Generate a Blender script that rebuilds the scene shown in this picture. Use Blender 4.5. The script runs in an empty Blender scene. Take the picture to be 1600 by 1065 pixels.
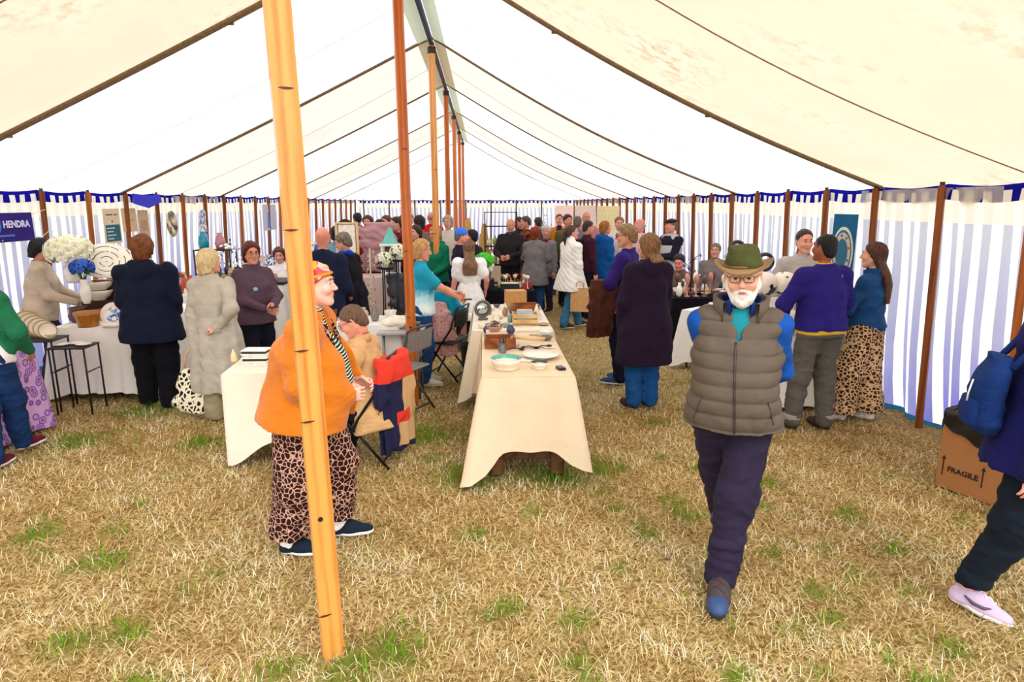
import bpy, bmesh, math, random
import numpy as np
from mathutils import Vector, Matrix
PI = math.pi
random.seed(7); np.random.seed(7)
SC = bpy.context.scene; COL = SC.collection

# ------------------------------------------------------------------ camera, sky, exposure
F_PX, CX, CY, CAM_H = 1000.0, 800.0, 532.5, 2.0
PITCH, YAW = math.atan(214.5/1000.0), math.radians(2.58)
camd = bpy.data.cameras.new('camera'); cam = bpy.data.objects.new('camera', camd); COL.objects.link(cam)
camd.sensor_width = 36; camd.lens = 36*F_PX/1600; camd.clip_start = .05; camd.clip_end = 300
cam.location = (0, 0, CAM_H); cam.rotation_euler = (PI/2-PITCH, 0, -YAW)
SC.camera = cam
w = bpy.data.worlds.new('overcast_sky'); SC.world = w; w.use_nodes = True
bg = w.node_tree.nodes['Background']; bg.inputs[0].default_value = (.93, .965, 1.0, 1); bg.inputs[1].default_value = 2.1
sun = bpy.data.lights.new('sun', 'SUN'); sun.energy = 1.2; sun.angle = math.radians(25); sun.color = (1, .95, .88)
suno = bpy.data.objects.new('sun', sun); COL.objects.link(suno); suno.rotation_euler = (math.radians(38), math.radians(24), 0)
SC.view_settings.view_transform = 'Standard'; SC.view_settings.look = 'None'
SC.view_settings.exposure = 0.28; SC.view_settings.gamma = 1.0; SC.view_settings.use_curve_mapping = False

def at(px, py, z=0.0):
    """world point at height z seen at photograph pixel (px, py)"""
    cx, cy = (px-CX)/F_PX, (CY-py)/F_PX
    c, s = math.cos(PITCH), math.sin(PITCH)
    dy, dz, dx = c+cy*s, -s+cy*c, cx
    X = dx*math.cos(YAW)+dy*math.sin(YAW); Y = -dx*math.sin(YAW)+dy*math.cos(YAW)
    t = (z-CAM_H)/dz
    return Vector((X*t, Y*t, z))
def on(px, py, y):
    """world point in the plane y seen at photograph pixel"""
    a = at(px, py, 0.0) if py > 330 else None
    cx, cy = (px-CX)/F_PX, (CY-py)/F_PX
    c, s = math.cos(PITCH), math.sin(PITCH)
    dy, dz, dx = c+cy*s, -s+cy*c, cx
    X = dx*math.cos(YAW)+dy*math.sin(YAW); Y = -dx*math.sin(YAW)+dy*math.cos(YAW)
    t = y/Y
    return Vector((X*t, y, CAM_H+dz*t))

# ------------------------------------------------------------------ tagging and object helpers
def tag(o, label=None, cat=None, group=None, kind=None):
    if label: o['label'] = label
    if cat: o['category'] = cat
    if group: o['group'] = group
    if kind: o['kind'] = kind
    return o
def empty(name, loc=(0, 0, 0), rz=0.0):
    o = bpy.data.objects.new(name, None); o.empty_display_size = .1
    o.location = loc; o.rotation_euler = (0, 0, rz); COL.objects.link(o); return o
def thing(name, label, cat, loc=(0, 0, 0), rz=0.0, group=None):
    return tag(empty(name, loc, rz), label, cat, group)
def link(name, me, parent=None, loc=(0, 0, 0), rz=0.0, kind=None):
    o = bpy.data.objects.new(name, me); COL.objects.link(o); o.location = loc; o.rotation_euler = (0, 0, rz)
    if parent: o.parent = parent
    if kind: o['kind'] = kind
    return o
def kids(o): return list(o.children)
def copy_tree(o, loc, rz=None, label=None, parent=None, scale=None):
    c = o.copy(); COL.objects.link(c); c.parent = parent
    if loc is not None: c.location = loc
    if rz is not None: c.rotation_euler = (0, 0, rz)
    if scale: c.scale = (scale,)*3
    if label: c['label'] = label
    for ch in kids(o): copy_tree(ch, None, parent=c)
    return c

class MB:
    def __init__(s): s.v = []; s.f = []; s.m = []; s.sm = []; s.uv = None
    def add(s, v, f, m=0, smooth=False):
        n = len(s.v); s.v += [tuple(p) for p in v]; s.f += [tuple(i+n for i in q) for q in f]
        s.m += [m]*len(f); s.sm += [smooth]*len(f); return s
    def box(s, c, d, m=0, R=None, taper=1.0):
        x, y, z = d[0]/2, d[1]/2, d[2]/2
        v = [Vector((a*x*(taper if e > 0 else 1), b*y*(taper if e > 0 else 1), e*z)) for e in (-1, 1) for a, b in ((-1, -1), (1, -1), (1, 1), (-1, 1))]
        if R: v = [R @ p for p in v]
        v = [p+Vector(c) for p in v]
        return s.add(v, [(3, 2, 1, 0), (4, 5, 6, 7), (0, 1, 5, 4), (1, 2, 6, 5), (2, 3, 7, 6), (3, 0, 4, 7)], m)
    def bbox(s, c, d, bev=.005, m=0, R=None):
        bm = bmesh.new(); bmesh.ops.create_cube(bm, size=1)
        for p in bm.verts: p.co = Vector((p.co.x*d[0], p.co.y*d[1], p.co.z*d[2]))
        bmesh.ops.bevel(bm, geom=bm.edges[:], offset=bev, segments=1, affect='EDGES')
        bm.verts.index_update()
        v = [(R @ p.co if R else p.co.copy())+Vector(c) for p in bm.verts]
        f = [[q.index for q in g.verts] for g in bm.faces]; bm.free()
        return s.add(v, f, m)
    def tube(s, path, r, n=8, m=0, cap=True, closed=False):
        P = [Vector(p) for p in path]; N = len(P); rr = r if hasattr(r, '__len__') else [r]*N
        up = Vector((0, 0, 1)); v = []; prev = None
        for i, p in enumerate(P):
            if closed: t = P[(i+1) % N]-P[i-1]
            else: t = P[min(i+1, N-1)]-P[max(i-1, 0)]
            t.normalize()
            if prev is None:
                a = t.cross(up) if abs(t.dot(up)) < .95 else t.cross(Vector((1, 0, 0)))
            else: a = prev-t*prev.dot(t)
            a.normalize(); b = t.cross(a); prev = a
            for k in range(n):
                an = 2*PI*k/n; v.append(p+(a*math.cos(an)+b*math.sin(an))*rr[i])
        f = []
        for i in range(N if closed else N-1):
            j = (i+1) % N
            for k in range(n): f.append((i*n+k, i*n+(k+1) % n, j*n+(k+1) % n, j*n+k))
        if cap and not closed: f.append(tuple(range(n))[::-1]); f.append(tuple((N-1)*n+k for k in range(n)))
        return s.add(v, [q[::-1] for q in f], m, True)
    def lathe(s, prof, n=20, c=(0, 0, 0), m=0, R=None, ms=None, wob=0):
        """prof: (radius, z); closes on axis where r=0"""
        v = []; f = []; base = []
        for r, z in prof:
            if r < 1e-6: base.append((len(v), 1)); v.append(Vector((0, 0, z)))
            else:
                base.append((len(v), n))
                for k in range(n):
                    q = r*(1+wob*math.sin(3*2*PI*k/n+z*20))
                    v.append(Vector((q*math.cos(2*PI*k/n), q*math.sin(2*PI*k/n), z)))
        mm = []
        for i in range(len(prof)-1):
            (a, na), (b, nb) = base[i], base[i+1]
            for k in range(n):
                k2 = (k+1) % n
                if na == 1 and nb == 1: continue
                if na == 1: f.append((a, b+k2, b+k))
                elif nb == 1: f.append((a+k, a+k2, b))
                else: f.append((a+k, a+k2, b+k2, b+k))
                mm.append(ms[i] if ms else m)
        if R: v = [R @ p for p in v]
        v = [p+Vector(c) for p in v]
        nb = len(s.f); s.add(v, f, m, True); s.m[nb:] = mm
        return s
    def prism(s, pts, h0, h1, m=0, R=None, c=(0, 0, 0)):
        n = len(pts); v = [Vector((x, y, h0)) for x, y in pts]+[Vector((x, y, h1)) for x, y in pts]
        if R: v = [R @ p for p in v]
        v = [p+Vector(c) for p in v]
        f = [tuple(range(n))[::-1], tuple(range(n, 2*n))]+[(i, (i+1) % n, n+(i+1) % n, n+i) for i in range(n)]
        return s.add(v, f, m)
    def grid(s, fn, nu, nv, m=0, closed_u=False, smooth=True):
        v = [fn(i/(nu if closed_u else nu-1), j/(nv-1)) for j in range(nv) for i in range(nu)]
        f = []
        for j in range(nv-1):
            for i in range(nu if closed_u else nu-1):
                i2 = (i+1) % nu; f.append((j*nu+i, j*nu+i2, (j+1)*nu+i2, (j+1)*nu+i))
        return s.add(v, f, m, smooth)
    def mesh(s, name, mats):
        me = bpy.data.meshes.new(name); me.from_pydata(s.v, [], s.f)
        for q in (mats if isinstance(mats, (list, tuple)) else [mats]): me.materials.append(q)
        me.polygons.foreach_set('material_index', s.m); me.polygons.foreach_set('use_smooth', s.sm)
        me.update(); return me
    def obj(s, name, mats, parent=None, loc=(0, 0, 0), rz=0.0, kind=None):
        return link(name, s.mesh(name, mats), parent, loc, rz, kind)

def array_mesh(name, V, Q, mat, uv=None, smooth=True):
    me = bpy.data.meshes.new(name); V = np.asarray(V, np.float32); Q = np.asarray(Q, np.int32); k = Q.shape[1]
    me.vertices.add(len(V)); me.vertices.foreach_set('co', V.ravel())
    me.loops.add(Q.size); me.loops.foreach_set('vertex_index', Q.ravel())
    me.polygons.add(len(Q)); me.polygons.foreach_set('loop_start', np.arange(0, Q.size, k, dtype=np.int32))
    me.polygons.foreach_set('use_smooth', np.full(len(Q), smooth))
    for q in (mat if isinstance(mat, (list, tuple)) else [mat]): me.materials.append(q)
    if uv is not None:
        l = me.uv_layers.new(name='UVMap'); l.data.foreach_set('uv', np.asarray(uv, np.float32)[Q.ravel()].ravel())
    me.update(calc_edges=True); return me
def sheet(name, P, mat, parent=None, uv=None, kind=None, smooth=True):
    """P: array (nu, nv, 3) of points, joined into one sheet"""
    nu, nv = P.shape[:2]; I = np.arange(nu*nv).reshape(nu, nv)
    Q = np.stack([I[:-1, :-1], I[1:, :-1], I[1:, 1:], I[:-1, 1:]], -1).reshape(-1, 4)
    me = array_mesh(name, P.reshape(-1, 3), Q, mat, None if uv is None else uv.reshape(-1, 2), smooth)
    return link(name, me, parent, kind=kind)

# ------------------------------------------------------------------ materials
def srgb(h):
    if isinstance(h, str):
        h = h.lstrip('#'); h = [int(h[i:i+2], 16)/255 for i in (0, 2, 4)]
    else: h = [c/255 for c in h]
    return tuple((c/12.92 if c <= .04045 else ((c+.055)/1.055)**2.4)**1.2 for c in h)+(1,)
class NT:
    def __init__(s, name):
        s.m = bpy.data.materials.new(name); s.m.use_nodes = True; s.t = s.m.node_tree
        s.t.nodes.clear(); s.out = s.n('ShaderNodeOutputMaterial')
    def n(s, typ, ins=None, **kw):
        x = s.t.nodes.new(typ)
        for k, v in kw.items(): setattr(x, k, v)
        for k, v in (ins or {}).items(): s.set(x, k, v)
        return x
    def set(s, x, k, v):
        if isinstance(v, bpy.types.NodeSocket): s.t.links.new(v, x.inputs[k])
        elif isinstance(v, bpy.types.Node): s.t.links.new(v.outputs[0], x.inputs[k])
        else: x.inputs[k].default_value = v
    def math(s, op, a, b=0.0, c=0.0): return s.n('ShaderNodeMath', {0: a, 1: b, 2: c}, operation=op)
    def ramp(s, fac, stops, interp='LINEAR'):
        x = s.n('ShaderNodeValToRGB', {0: fac}); r = x.color_ramp; r.interpolation = interp
        while len(r.elements) > 1: r.elements.remove(r.elements[-1])
        r.elements[0].position = stops[0][0]; r.elements[0].color = stops[0][1]
        for p, c in stops[1:]: r.elements.new(p).color = c
        return x
    def mix(s, fac, a, b):
        x = s.n('ShaderNodeMix', data_type='RGBA'); s.set(x, 0, fac); s.set(x, 6, a); s.set(x, 7, b); return x.outputs[2]
    def coord(s, which='Object', scale=None):
        x = s.n('ShaderNodeTexCoord').outputs[which]
        if scale: x = s.n('ShaderNodeMapping', {0: x, 3: scale}).outputs[0]
        return x
    def noise(s, vec, scale, detail=3, rough=.5): return s.n('ShaderNodeTexNoise', {'Vector': vec, 'Scale': scale, 'Detail': detail, 'Roughness': rough})
    def bump(s, h, strength=.3, dist=.01): return s.n('ShaderNodeBump', {'Height': h, 'Strength': strength, 'Distance': dist})
    def bsdf(s, color, rough=.7, bump=None, metal=0.0, spec=None, trans=0.0, sheen=0.0, alpha=None, coat=0.0):
        b = s.n('ShaderNodeBsdfPrincipled'); s.set(b, 'Base Color', color); s.set(b, 'Roughness', rough); s.set(b, 'Metallic', metal)
        if bump is not None: s.set(b, 'Normal', bump)
        if spec is not None: s.set(b, 'Specular IOR Level', spec)
        if trans: s.set(b, 'Transmission Weight', trans)
        if sheen: s.set(b, 'Sheen Weight', sheen)
        if coat: s.set(b, 'Coat Weight', coat)
        s.t.links.new(b.outputs[0], s.out.inputs[0]); return b
    def thin(s, color, amount=.6, tcolor=None, bump=None):
        d = s.n('ShaderNodeBsdfDiffuse', {0: color}); t = s.n('ShaderNodeBsdfTranslucent', {0: tcolor or color})
        if bump is not None: s.set(d, 'Normal', bump)
        m = s.n('ShaderNodeMixShader', {0: amount, 1: d, 2: t}); s.t.links.new(m.outputs[0], s.out.inputs[0]); return m
_mats = {}
def flat(c, rough=.6, metal=0.0, name=None, var=.12, bump=.0, scale=25, spec=None, coat=0.0, trans=0.0):
    """plain surface: one colour with slight procedural mottling"""
    key = ('flat', c, rough, metal, var, bump, scale, spec, coat, trans)
    if key in _mats: return _mats[key]
    k = NT(name or 'paint'); co = k.coord(); nz = k.noise(co, scale, 3)
    a = srgb(c); lo = tuple(x*(1-var) for x in a[:3])+(1,); hi = tuple(min(1, x*(1+var)) for x in a[:3])+(1,)
    col = k.ramp(nz, [(.3, lo), (.7, hi)])
    k.bsdf(col, rough, k.bump(nz, bump, .01) if bump else None, metal, spec, trans, 0, None, coat)
    _mats[key] = k.m; return k.m
def cloth(c, var=.14, bump=.35, rough=.9, name='fabric', weave=140, sheen=0.0):
    """woven cloth with soft creases"""
    key = ('cloth', c, var, bump, rough, weave, sheen)
    if key in _mats: return _mats[key]
    k = NT(name); co = k.coord(); n1 = k.noise(k.coord('Object', (1, 1, 1.9)), 7, 4, .6); n2 = k.noise(co, weave, 2)
    a = srgb(c); lo = tuple(x*(1-var) for x in a[:3])+(1,); hi = tuple(min(1, x*(1+var)) for x in a[:3])+(1,)
    h = k.math('MULTIPLY_ADD', n2, .12, n1)
    k.bsdf(k.ramp(n1, [(.3, lo), (.7, hi)]), rough, k.bump(h, bump, .03), 0, .25, 0, sheen)
    _mats[key] = k.m; return k.m
def spots(name, base, spot, scale=26, edge=(.30, .36), stretch=(1, 1, 1), third=None, rough=.9):
    """animal or leaf print: blotches of one colour on another"""
    k = NT(name); co = k.coord('Object', stretch)
    wob = k.noise(co, scale*.9, 2); v = k.n('ShaderNodeVectorMath', {0: wob.outputs[1], 1: (1/scale*.55,)*3}, operation='MULTIPLY')
    v = k.n('ShaderNodeVectorMath', {0: co, 1: v}, operation='ADD')
    vo = k.n('ShaderNodeTexVoronoi', {'Vector': v, 'Scale': scale}, feature='DISTANCE_TO_EDGE')
    col = k.ramp(vo, [(edge[0], srgb(base)), (edge[1], srgb(spot))])
    col = k.ramp(vo, [(0, srgb(base)), (edge[0], srgb(base)), (edge[1], srgb(spot))]+([(min(.98, edge[1]+.18), srgb(spot)), (min(1, edge[1]+.24), srgb(third))] if third else []))
    k.bsdf(col, rough, k.bump(k.noise(co, 8, 3), .3, .03), 0, .2); return k.m
def stripes(name, a, b, period, axis=2, duty=.5, rough=.9, cross=None):
    k = NT(name); x = k.n('ShaderNodeSeparateXYZ', {0: k.coord()})
    def st(ax, per, du): return k.math('LESS_THAN', k.math('FRACT', k.math('DIVIDE', x.outputs[ax], per)), du)
    c = k.mix(st(axis, period, duty), srgb(a), srgb(b))
    if cross: c = k.mix(k.math('MULTIPLY', st(0, period*1.05, .45), .6), c, srgb(cross))
    k.bsdf(c, rough, k.bump(k.noise(k.coord(), 8, 3), .3, .03), 0, .2); return k.m
def wood(c1, c2, name='timber', scale=(14, 14, .9), rough=.45, bump=.15, knots=True, coat=.0):
    key = ('wood', c1, c2, scale, rough, knots, coat)
    if key in _mats: return _mats[key]
    k = NT(name); co = k.coord('Object', scale)
    oi = k.n('ShaderNodeObjectInfo').outputs['Random']
    co = k.n('ShaderNodeVectorMath', {0: co, 1: k.n('ShaderNodeCombineXYZ', {0: k.math('MULTIPLY', oi, 31.0), 1: k.math('MULTIPLY', oi, 17.0), 2: k.math('MULTIPLY', oi, 9.0)})}, operation='ADD')
    g = k.noise(co, 1.6, 5, .65); w2 = k.n('ShaderNodeTexWave', {'Vector': co, 'Scale': .5, 'Distortion': 5.0, 'Detail': 3.0, 'Detail Scale': 1.2}, wave_type='BANDS', bands_direction='X')
    f = k.math('MULTIPLY_ADD', w2, .25, k.math('MULTIPLY', g, .8))
    col = k.ramp(f, [(.22, srgb(c2)), (.6, srgb(c1))])
    h = f
    k.bsdf(col, rough, k.bump(h, bump, .004), 0, .3, 0, 0, None, coat)
    _mats[key] = k.m; return k.m
def hairmat(c, c2=None, rough=.55):
    key = ('hair', c, c2)
    if key in _mats: return _mats[key]
    k = NT('hair'); nz = k.math('MULTIPLY_ADD', k.noise(k.coord('Object', (75, 8, 8)), 2.2, 4, .7), .55, k.math('MULTIPLY', k.noise(k.coord('Object', (8, 75, 8)), 2.2, 4, .7), .45))
    a = srgb(c); b = srgb(c2) if c2 else tuple(x*.45 for x in a[:3])+(1,)
    k.bsdf(k.ramp(nz, [(.40, b), (.60, a)]), rough, k.bump(nz, 1.0, .012), 0, .35); _mats[key] = k.m; return k.m
def skinmat(c):
    key = ('skin', c)
    if key in _mats: return _mats[key]
    k = NT('skin'); co = k.coord(); nz = k.noise(co, 22, 3); a = srgb(c)
    lo = (a[0]*.93, a[1]*.80, a[2]*.78, 1)
    b = k.bsdf(k.ramp(nz, [(.35, lo), (.65, a)]), .5, k.bump(k.noise(co, 160, 2), .08, .003), 0, .35)
    b.inputs['Subsurface Weight'].default_value = .12; b.inputs['Subsurface Radius'].default_value = (.012, .005, .003); b.inputs['Subsurface Scale'].default_value = .6
    _mats[key] = k.m; return k.m
# ------------------------------------------------------------------ the marquee: ground, roof, walls, poles
RX, HW = -0.72, 4.60                       # ridge line, half width
XL, XR = RX-HW, RX+HW
EAVE, RIDGE = 2.17, 4.38
BAY = 3.72; POLE_Y = [2.6+BAY*i for i in range(-1, 7)]     # -1.12 ... 24.92
Y0, Y1 = POLE_Y[1], 28.2      # the near end is open, the camera stands at the entrance
GREEN_SPOTS = [((x, y), r) for x, y, r in ((1330, 803, .11), (1075, 800, .14), (1010, 828, .12), (1195, 793, .09), (965, 795, .10), (1205, 858, .07), (1340, 893, .08), (1280, 920, .10),
    (1295, 968, .10), (1235, 985, .07), (1478, 998, .05), (1150, 985, .06), (905, 1040, .08), (165, 880, .16), (110, 1003, .13), (195, 990, .12), (440, 1045, .12), (540, 1050, .16), (300, 915, .08),
    (60, 835, .13), (1335, 930, .08), (1420, 925, .07), (1280, 1050, .05), (340, 890, .06), (320, 690, .25), (75, 820, .1), (660, 680, .35), (730, 740, .3), (620, 1020, .2), (1110, 870, .05), (1050, 785, .1), (900, 970, .1), (790, 955, .12), (1560, 870, .06), (180, 830, .1), (230, 640, .3), (120, 690, .25), (930, 730, .25), (860, 745, .3), (560, 640, .3))]
GPTS = np.array([list(at(*p)[:2])+[r] for p, r in GREEN_SPOTS]+[[rr_.uniform(-3.6, 3.4), 2.2+5*rr_.random()**1.3, rr_.uniform(.03, .12)] for rr_ in [random.Random(77)] for _ in range(70)])
GPTS[:, 2] *= .8
def green_amount(x, y):
    d = np.zeros_like(x)
    for gx, gy, r in GPTS: d = np.maximum(d, np.clip(1.35-np.hypot((x-gx)*.8, (y-gy)*1.1)/r, 0, 1))
    return d
def ground_bump(x, y): return .012*np.sin(x*2.3+1)*np.cos(y*1.9)+.008*np.sin(x*6.1+y*4.3)+.006*np.sin(y*9.7-x*3.1)
def lump(x, y):     # smooth pseudo noise for grass colour
    return (np.sin(x*3.1+2*np.sin(y*1.7))+np.sin(y*4.3+1.6*np.sin(x*2.2+1))+np.sin((x+y)*7.7+np.sin(y*5)))/3

k = NT('dry_turf'); co = k.coord(); n1 = k.noise(co, 2.2, 5, .6); n2 = k.noise(co, 42, 5, .75); n3 = k.noise(k.coord('Object', (1, 1, 1)), 11, 4, .6)
base = k.ramp(n2, [(.30, srgb('#5e4928')), (.44, srgb('#a2844f')), (.60, srgb('#dec793'))])
base = k.mix(k.ramp(n3, [(.5, (0, 0, 0, 1)), (.72, (.5, .5, .5, 1))]), base, srgb('#9c7a48'))
ga = k.n('ShaderNodeAttribute', attribute_name='green').outputs['Fac']
gm = k.math('MULTIPLY', k.math('ADD', k.math('MULTIPLY', k.ramp(n1, [(.52, (0, 0, 0, 1)), (.75, (1, 1, 1, 1))]), .45), ga), k.ramp(n2, [(.3, (.3, .3, .3, 1)), (.6, (1, 1, 1, 1))]))
base = k.mix(k.math('MINIMUM', gm, .9), base, srgb('#7c8a3a'))
k.bsdf(base, .95, k.bump(n2, .9, .03), 0, .1); TURF = k.m
gx = np.concatenate([np.linspace(-40, XL-.5, 8), np.linspace(XL, XR, 90), np.linspace(XR+.5, 40, 8)])
gy = np.concatenate([np.linspace(-30, -3, 8), np.linspace(-2.5, 12, 120), np.linspace(12.3, Y1, 40), np.linspace(Y1+1, 60, 8)])
GX, GY = np.meshgrid(gx, gy, indexing='ij'); GZ = ground_bump(GX, GY)-.012
fl = sheet('floor', np.stack([GX, GY, GZ], -1), TURF, kind='structure')
fa = fl.data.attributes.new('green', 'FLOAT', 'POINT'); fa.data.foreach_set('value', green_amount(GX, GY).ravel().astype(np.float32))

# grass blades: straw coloured, with green patches
def blades(name, n, xr, yr, pw, hmin, hmax, wd, seed):
    rs = np.random.RandomState(seed)
    u = rs.rand(n); y = yr[0]+(yr[1]-yr[0])*u**pw
    x = rs.rand(n)*(xr[1]-xr[0])+xr[0]
    vis = (x < y*.92+1.2) & (x > -y*.92-1.2); x, y = x[vis], y[vis]; n = len(x)
    g = green_amount(x, y); lm = lump(x, y); lm2 = lump(x*3.3+5, y*3.1)
    isg = (rs.rand(n) < g*.95*np.clip(.65+.6*lump(x*4+3, y*4), .1, 1)) | (rs.rand(n) < np.clip(.05+.13*lm+.07*lm2, .01, .4))
    L = hmin+(hmax-hmin)*rs.rand(n); L *= np.where(isg, .8+.5*g, 1); a = rs.rand(n)*2*PI
    lean = np.where(isg, .35+.5*rs.rand(n), .75+.75*rs.rand(n)); lean = np.minimum(lean, 1.42)
    dx, dy = np.cos(a), np.sin(a); px_, py_ = -dy, dx; W = wd*(.6+.8*rs.rand(n))*(.7+.08*y)
    z0 = ground_bump(x, y)-.016
    def pt(t, side, bend):
        r = L*t*np.sin(lean*(0.6+.4*bend)); h = L*t*np.cos(lean*(.6+.4*bend))
        return np.stack([x+dx*r+px_*W*side, y+dy*r+py_*W*side, z0+h+.004], -1)
    V = np.stack([pt(0, -1, 0), pt(0, 1, 0), pt(.55, -.8, .4), pt(.55, .8, .4), pt(1, 0, 1.)], 1).reshape(-1, 3)
    b = np.arange(n)[:, None]*5
    T = np.concatenate([b+np.array([[0, 1, 3]]), b+np.array([[0, 3, 2]]), b+np.array([[2, 3, 4]])], 1).reshape(-1, 3)
    straw = np.array([srgb('#efe0ba')[:3], srgb('#e2cf9f')[:3], srgb('#c7aa74')[:3], srgb('#f6edd6')[:3], srgb('#937748')[:3]])
    gre = np.array([srgb('#7fa32e')[:3], srgb('#6a9426')[:3], srgb('#8fb03c')[:3], srgb('#97994a')[:3]])
    pr = np.clip(rs.rand(n)*.8+.1+.30*lm+.22*lm2, 0, .999)
    c = straw[np.array([3, 0, 0, 1, 1, 2, 2, 4])[(8*(1-pr)).astype(int).clip(0, 7)]]
    gi = rs.randint(0, 3, n); gi = np.where(g > .25, gi, np.where(rs.rand(n) < .6, 3, gi)); c = np.where(isg[:, None], gre[gi], c)*(.82+.36*rs.rand(n))[:, None]
    C = np.repeat(np.concatenate([c, np.ones((n, 1))], 1), 5, 0)
    me = array_mesh(name, V, T, GRASS, smooth=False)
    at_ = me.color_attributes.new('tint', 'FLOAT_COLOR', 'POINT'); at_.data.foreach_set('color', C.astype(np.float32).ravel())
    return link(name, me)
k = NT('grass_blades'); k.thin(k.n('ShaderNodeVertexColor', layer_name='tint').outputs[0], .25); GRASS = k.m
g1 = blades('dry_grass', 125000, (-4.2, 3.75), (1.7, 7.5), 1.6, .03, .085, .0021, 1)
tag(g1, 'trampled straw coloured grass with green tufts over the foreground', 'grass', kind='stuff')
g2 = blades('short_grass', 32000, (XL+.1, XR-.1), (7.5, 15), 1.3, .03, .06, .0019, 2)
tag(g2, 'short brown and green grass between the far stalls', 'grass', kind='stuff')

# roof
def canvas_mat(name, c1, c2, stain, amount, seed):
    k = NT(name); co = k.coord(); n1 = k.noise(co, .8, 5, .6); n2 = k.noise(k.coord('Object', (1, 1, 1)), 9, 5, .7)
    col = k.ramp(n1, [(.3, srgb(c2)), (.65, srgb(c1))])
    dirt = k.math('MULTIPLY', k.ramp(n1, [(.48, (0, 0, 0, 1)), (.70, (1, 1, 1, 1))]), k.ramp(n2, [(.47, (0, 0, 0, 1)), (.66, (1, 1, 1, 1))]))
    col = k.mix(k.math('MULTIPLY', dirt, stain), col, srgb('#b49a74'))
    k.thin(col, amount, None, k.bump(n1, .2, .05)); return k.m
CREAM = canvas_mat('cream_canvas', '#e2cebb', '#dac4ae', .95, .62, 1)
PINKC = canvas_mat('blush_canvas', '#e2d2c9', '#dac8bf', .5, .64, 2)
WHITEC = canvas_mat('white_canvas', '#f1f3f6', '#e6ecf4', .04, .70, 3)
k = NT('webbing'); k.thin(k.ramp(k.noise(k.coord(), 30, 2), [(.3, srgb('#9c8870')), (.7, srgb('#b7a388'))]), .2); WEB = k.m
SEAM = flat('#b9ab97', .9)
def eave_z(y):
    f = ((y-POLE_Y[0])/(BAY/4)) % 1.0
    return EAVE-.035*np.sin(PI*f)
def roof_pt(u, y, side):
    sag = (.17 if side > 0 else .035)*np.sin(PI*u)*(1+.0*u)
    f = ((y-POLE_Y[0])/BAY) % 1.0; sag = sag+.05*np.sin(PI*f)*np.sin(PI*u)
    ez = eave_z(y)
    return np.stack([RX+side*HW*u*1.012, y+0*u, RIDGE+(ez-RIDGE)*u-sag], -1)
roof = empty('ceiling'); roof['kind'] = 'structure'
ROOF_M = [CREAM, CREAM, WHITEC, PINKC, WHITEC, PINKC, WHITEC]
uu = np.linspace(0, 1, 26)
for i in range(1, 7):
    for side in (-1, 1):
        yy = np.linspace(POLE_Y[i], POLE_Y[i+1], 25)
        U, Yg = np.meshgrid(uu, yy, indexing='ij')
        o = sheet('roof_panel', roof_pt(U, Yg, side), ROOF_M[i], roof)
        # seam cord halfway along the panel
        ym = (POLE_Y[i]+POLE_Y[i+1])/2
        MB().tube([tuple(p+np.array([0, 0, -.004])) for p in roof_pt(uu, np.full(26, ym), side)], .003 if i > 1 else .006, 5).obj('seam', SEAM if i > 1 else WEB, roof)
for i in range(1, 8):
    for side in (-1, 1):
        pts = roof_pt(uu, np.full(26, POLE_Y[i]), side); pts[:, 2] -= .012
        P = np.stack([pts+np.array([0, -.055, 0]), pts+np.array([0, .055, -.0])], 1)
        P2 = np.stack([pts+np.array([0, -.055, -.018]), pts+np.array([0, .055, -.018])], 1)
        sheet('webbing_strap', np.concatenate([P, P2[:, ::-1], P[:, :1]], 1), WEB, roof)
# hipped far end
HY = POLE_Y[-1]
def hip(u, t):      # u down the slope, t round from the left eave to the right eave
    lim = Y1+.06; corner = HW*1.012
    # walk along the eave: left side, back, right side
    Ls = (lim-HY); tot = 2*Ls+2*corner; s = t*tot
    ex = np.where(s < Ls, -corner, np.where(s < Ls+2*corner, -corner+(s-Ls), corner)); ey = np.where(s < Ls, HY+s, np.where(s < Ls+2*corner, lim, lim-(s-Ls-2*corner)))
    z = RIDGE+(EAVE-RIDGE)*u-.10*np.sin(PI*u)
    return np.stack([RX+ex*u, HY+(ey-HY)*u, z], -1)
U, T = np.meshgrid(uu, np.linspace(0, 1, 61), indexing='ij'); sheet('roof_panel', hip(U, T), WHITEC, roof)
for t in (.16, .3, .42, .58, .7, .84):
    pts = hip(uu, np.full(26, t)); MB().tube([tuple(p-np.array([0, 0, .01])) for p in pts], .008, 5).obj('seam', SEAM, roof)
# small tabs hanging from the webbing
for (i, side, u) in ((2, -1, .33), (2, -1, .78), (2, 1, .3), (2, 1, .62)):
    p = roof_pt(np.array([u]), np.array([POLE_Y[i]]), side)[0]
    MB().box((p[0], p[1]+.045, p[2]-.03), (.05, .02, .025)).obj('webbing_tab', WEB, roof)
# ridge: dark beam with pale lining each side
RIDGEB = flat('#33435c', .6); LIN = NT('ridge_lining'); LIN.thin(srgb('#dcdcc4'), .4); LIN = LIN.m
for i in range(1, 7):
    y0, y1 = POLE_Y[i]+.06, POLE_Y[i+1]-.06
    MB().bbox((RX, (y0+y1)/2, RIDGE-.10), (.055, y1-y0, .075), .006).obj('ridge_beam', RIDGEB, roof)
    for sd in (-1, 1):
        yy = np.linspace(POLE_Y[i], POLE_Y[i+1], 9); P = np.stack([np.stack([np.full(9, RX+sd*.03), yy, np.full(9, RIDGE-.055)], -1), np.stack([np.full(9, RX+sd*.20), yy, RIDGE-.13-.012*np.sin(np.linspace(0, PI, 9))], -1)], 1)
        sheet('ridge_lining', P, LIN, roof)

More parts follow.
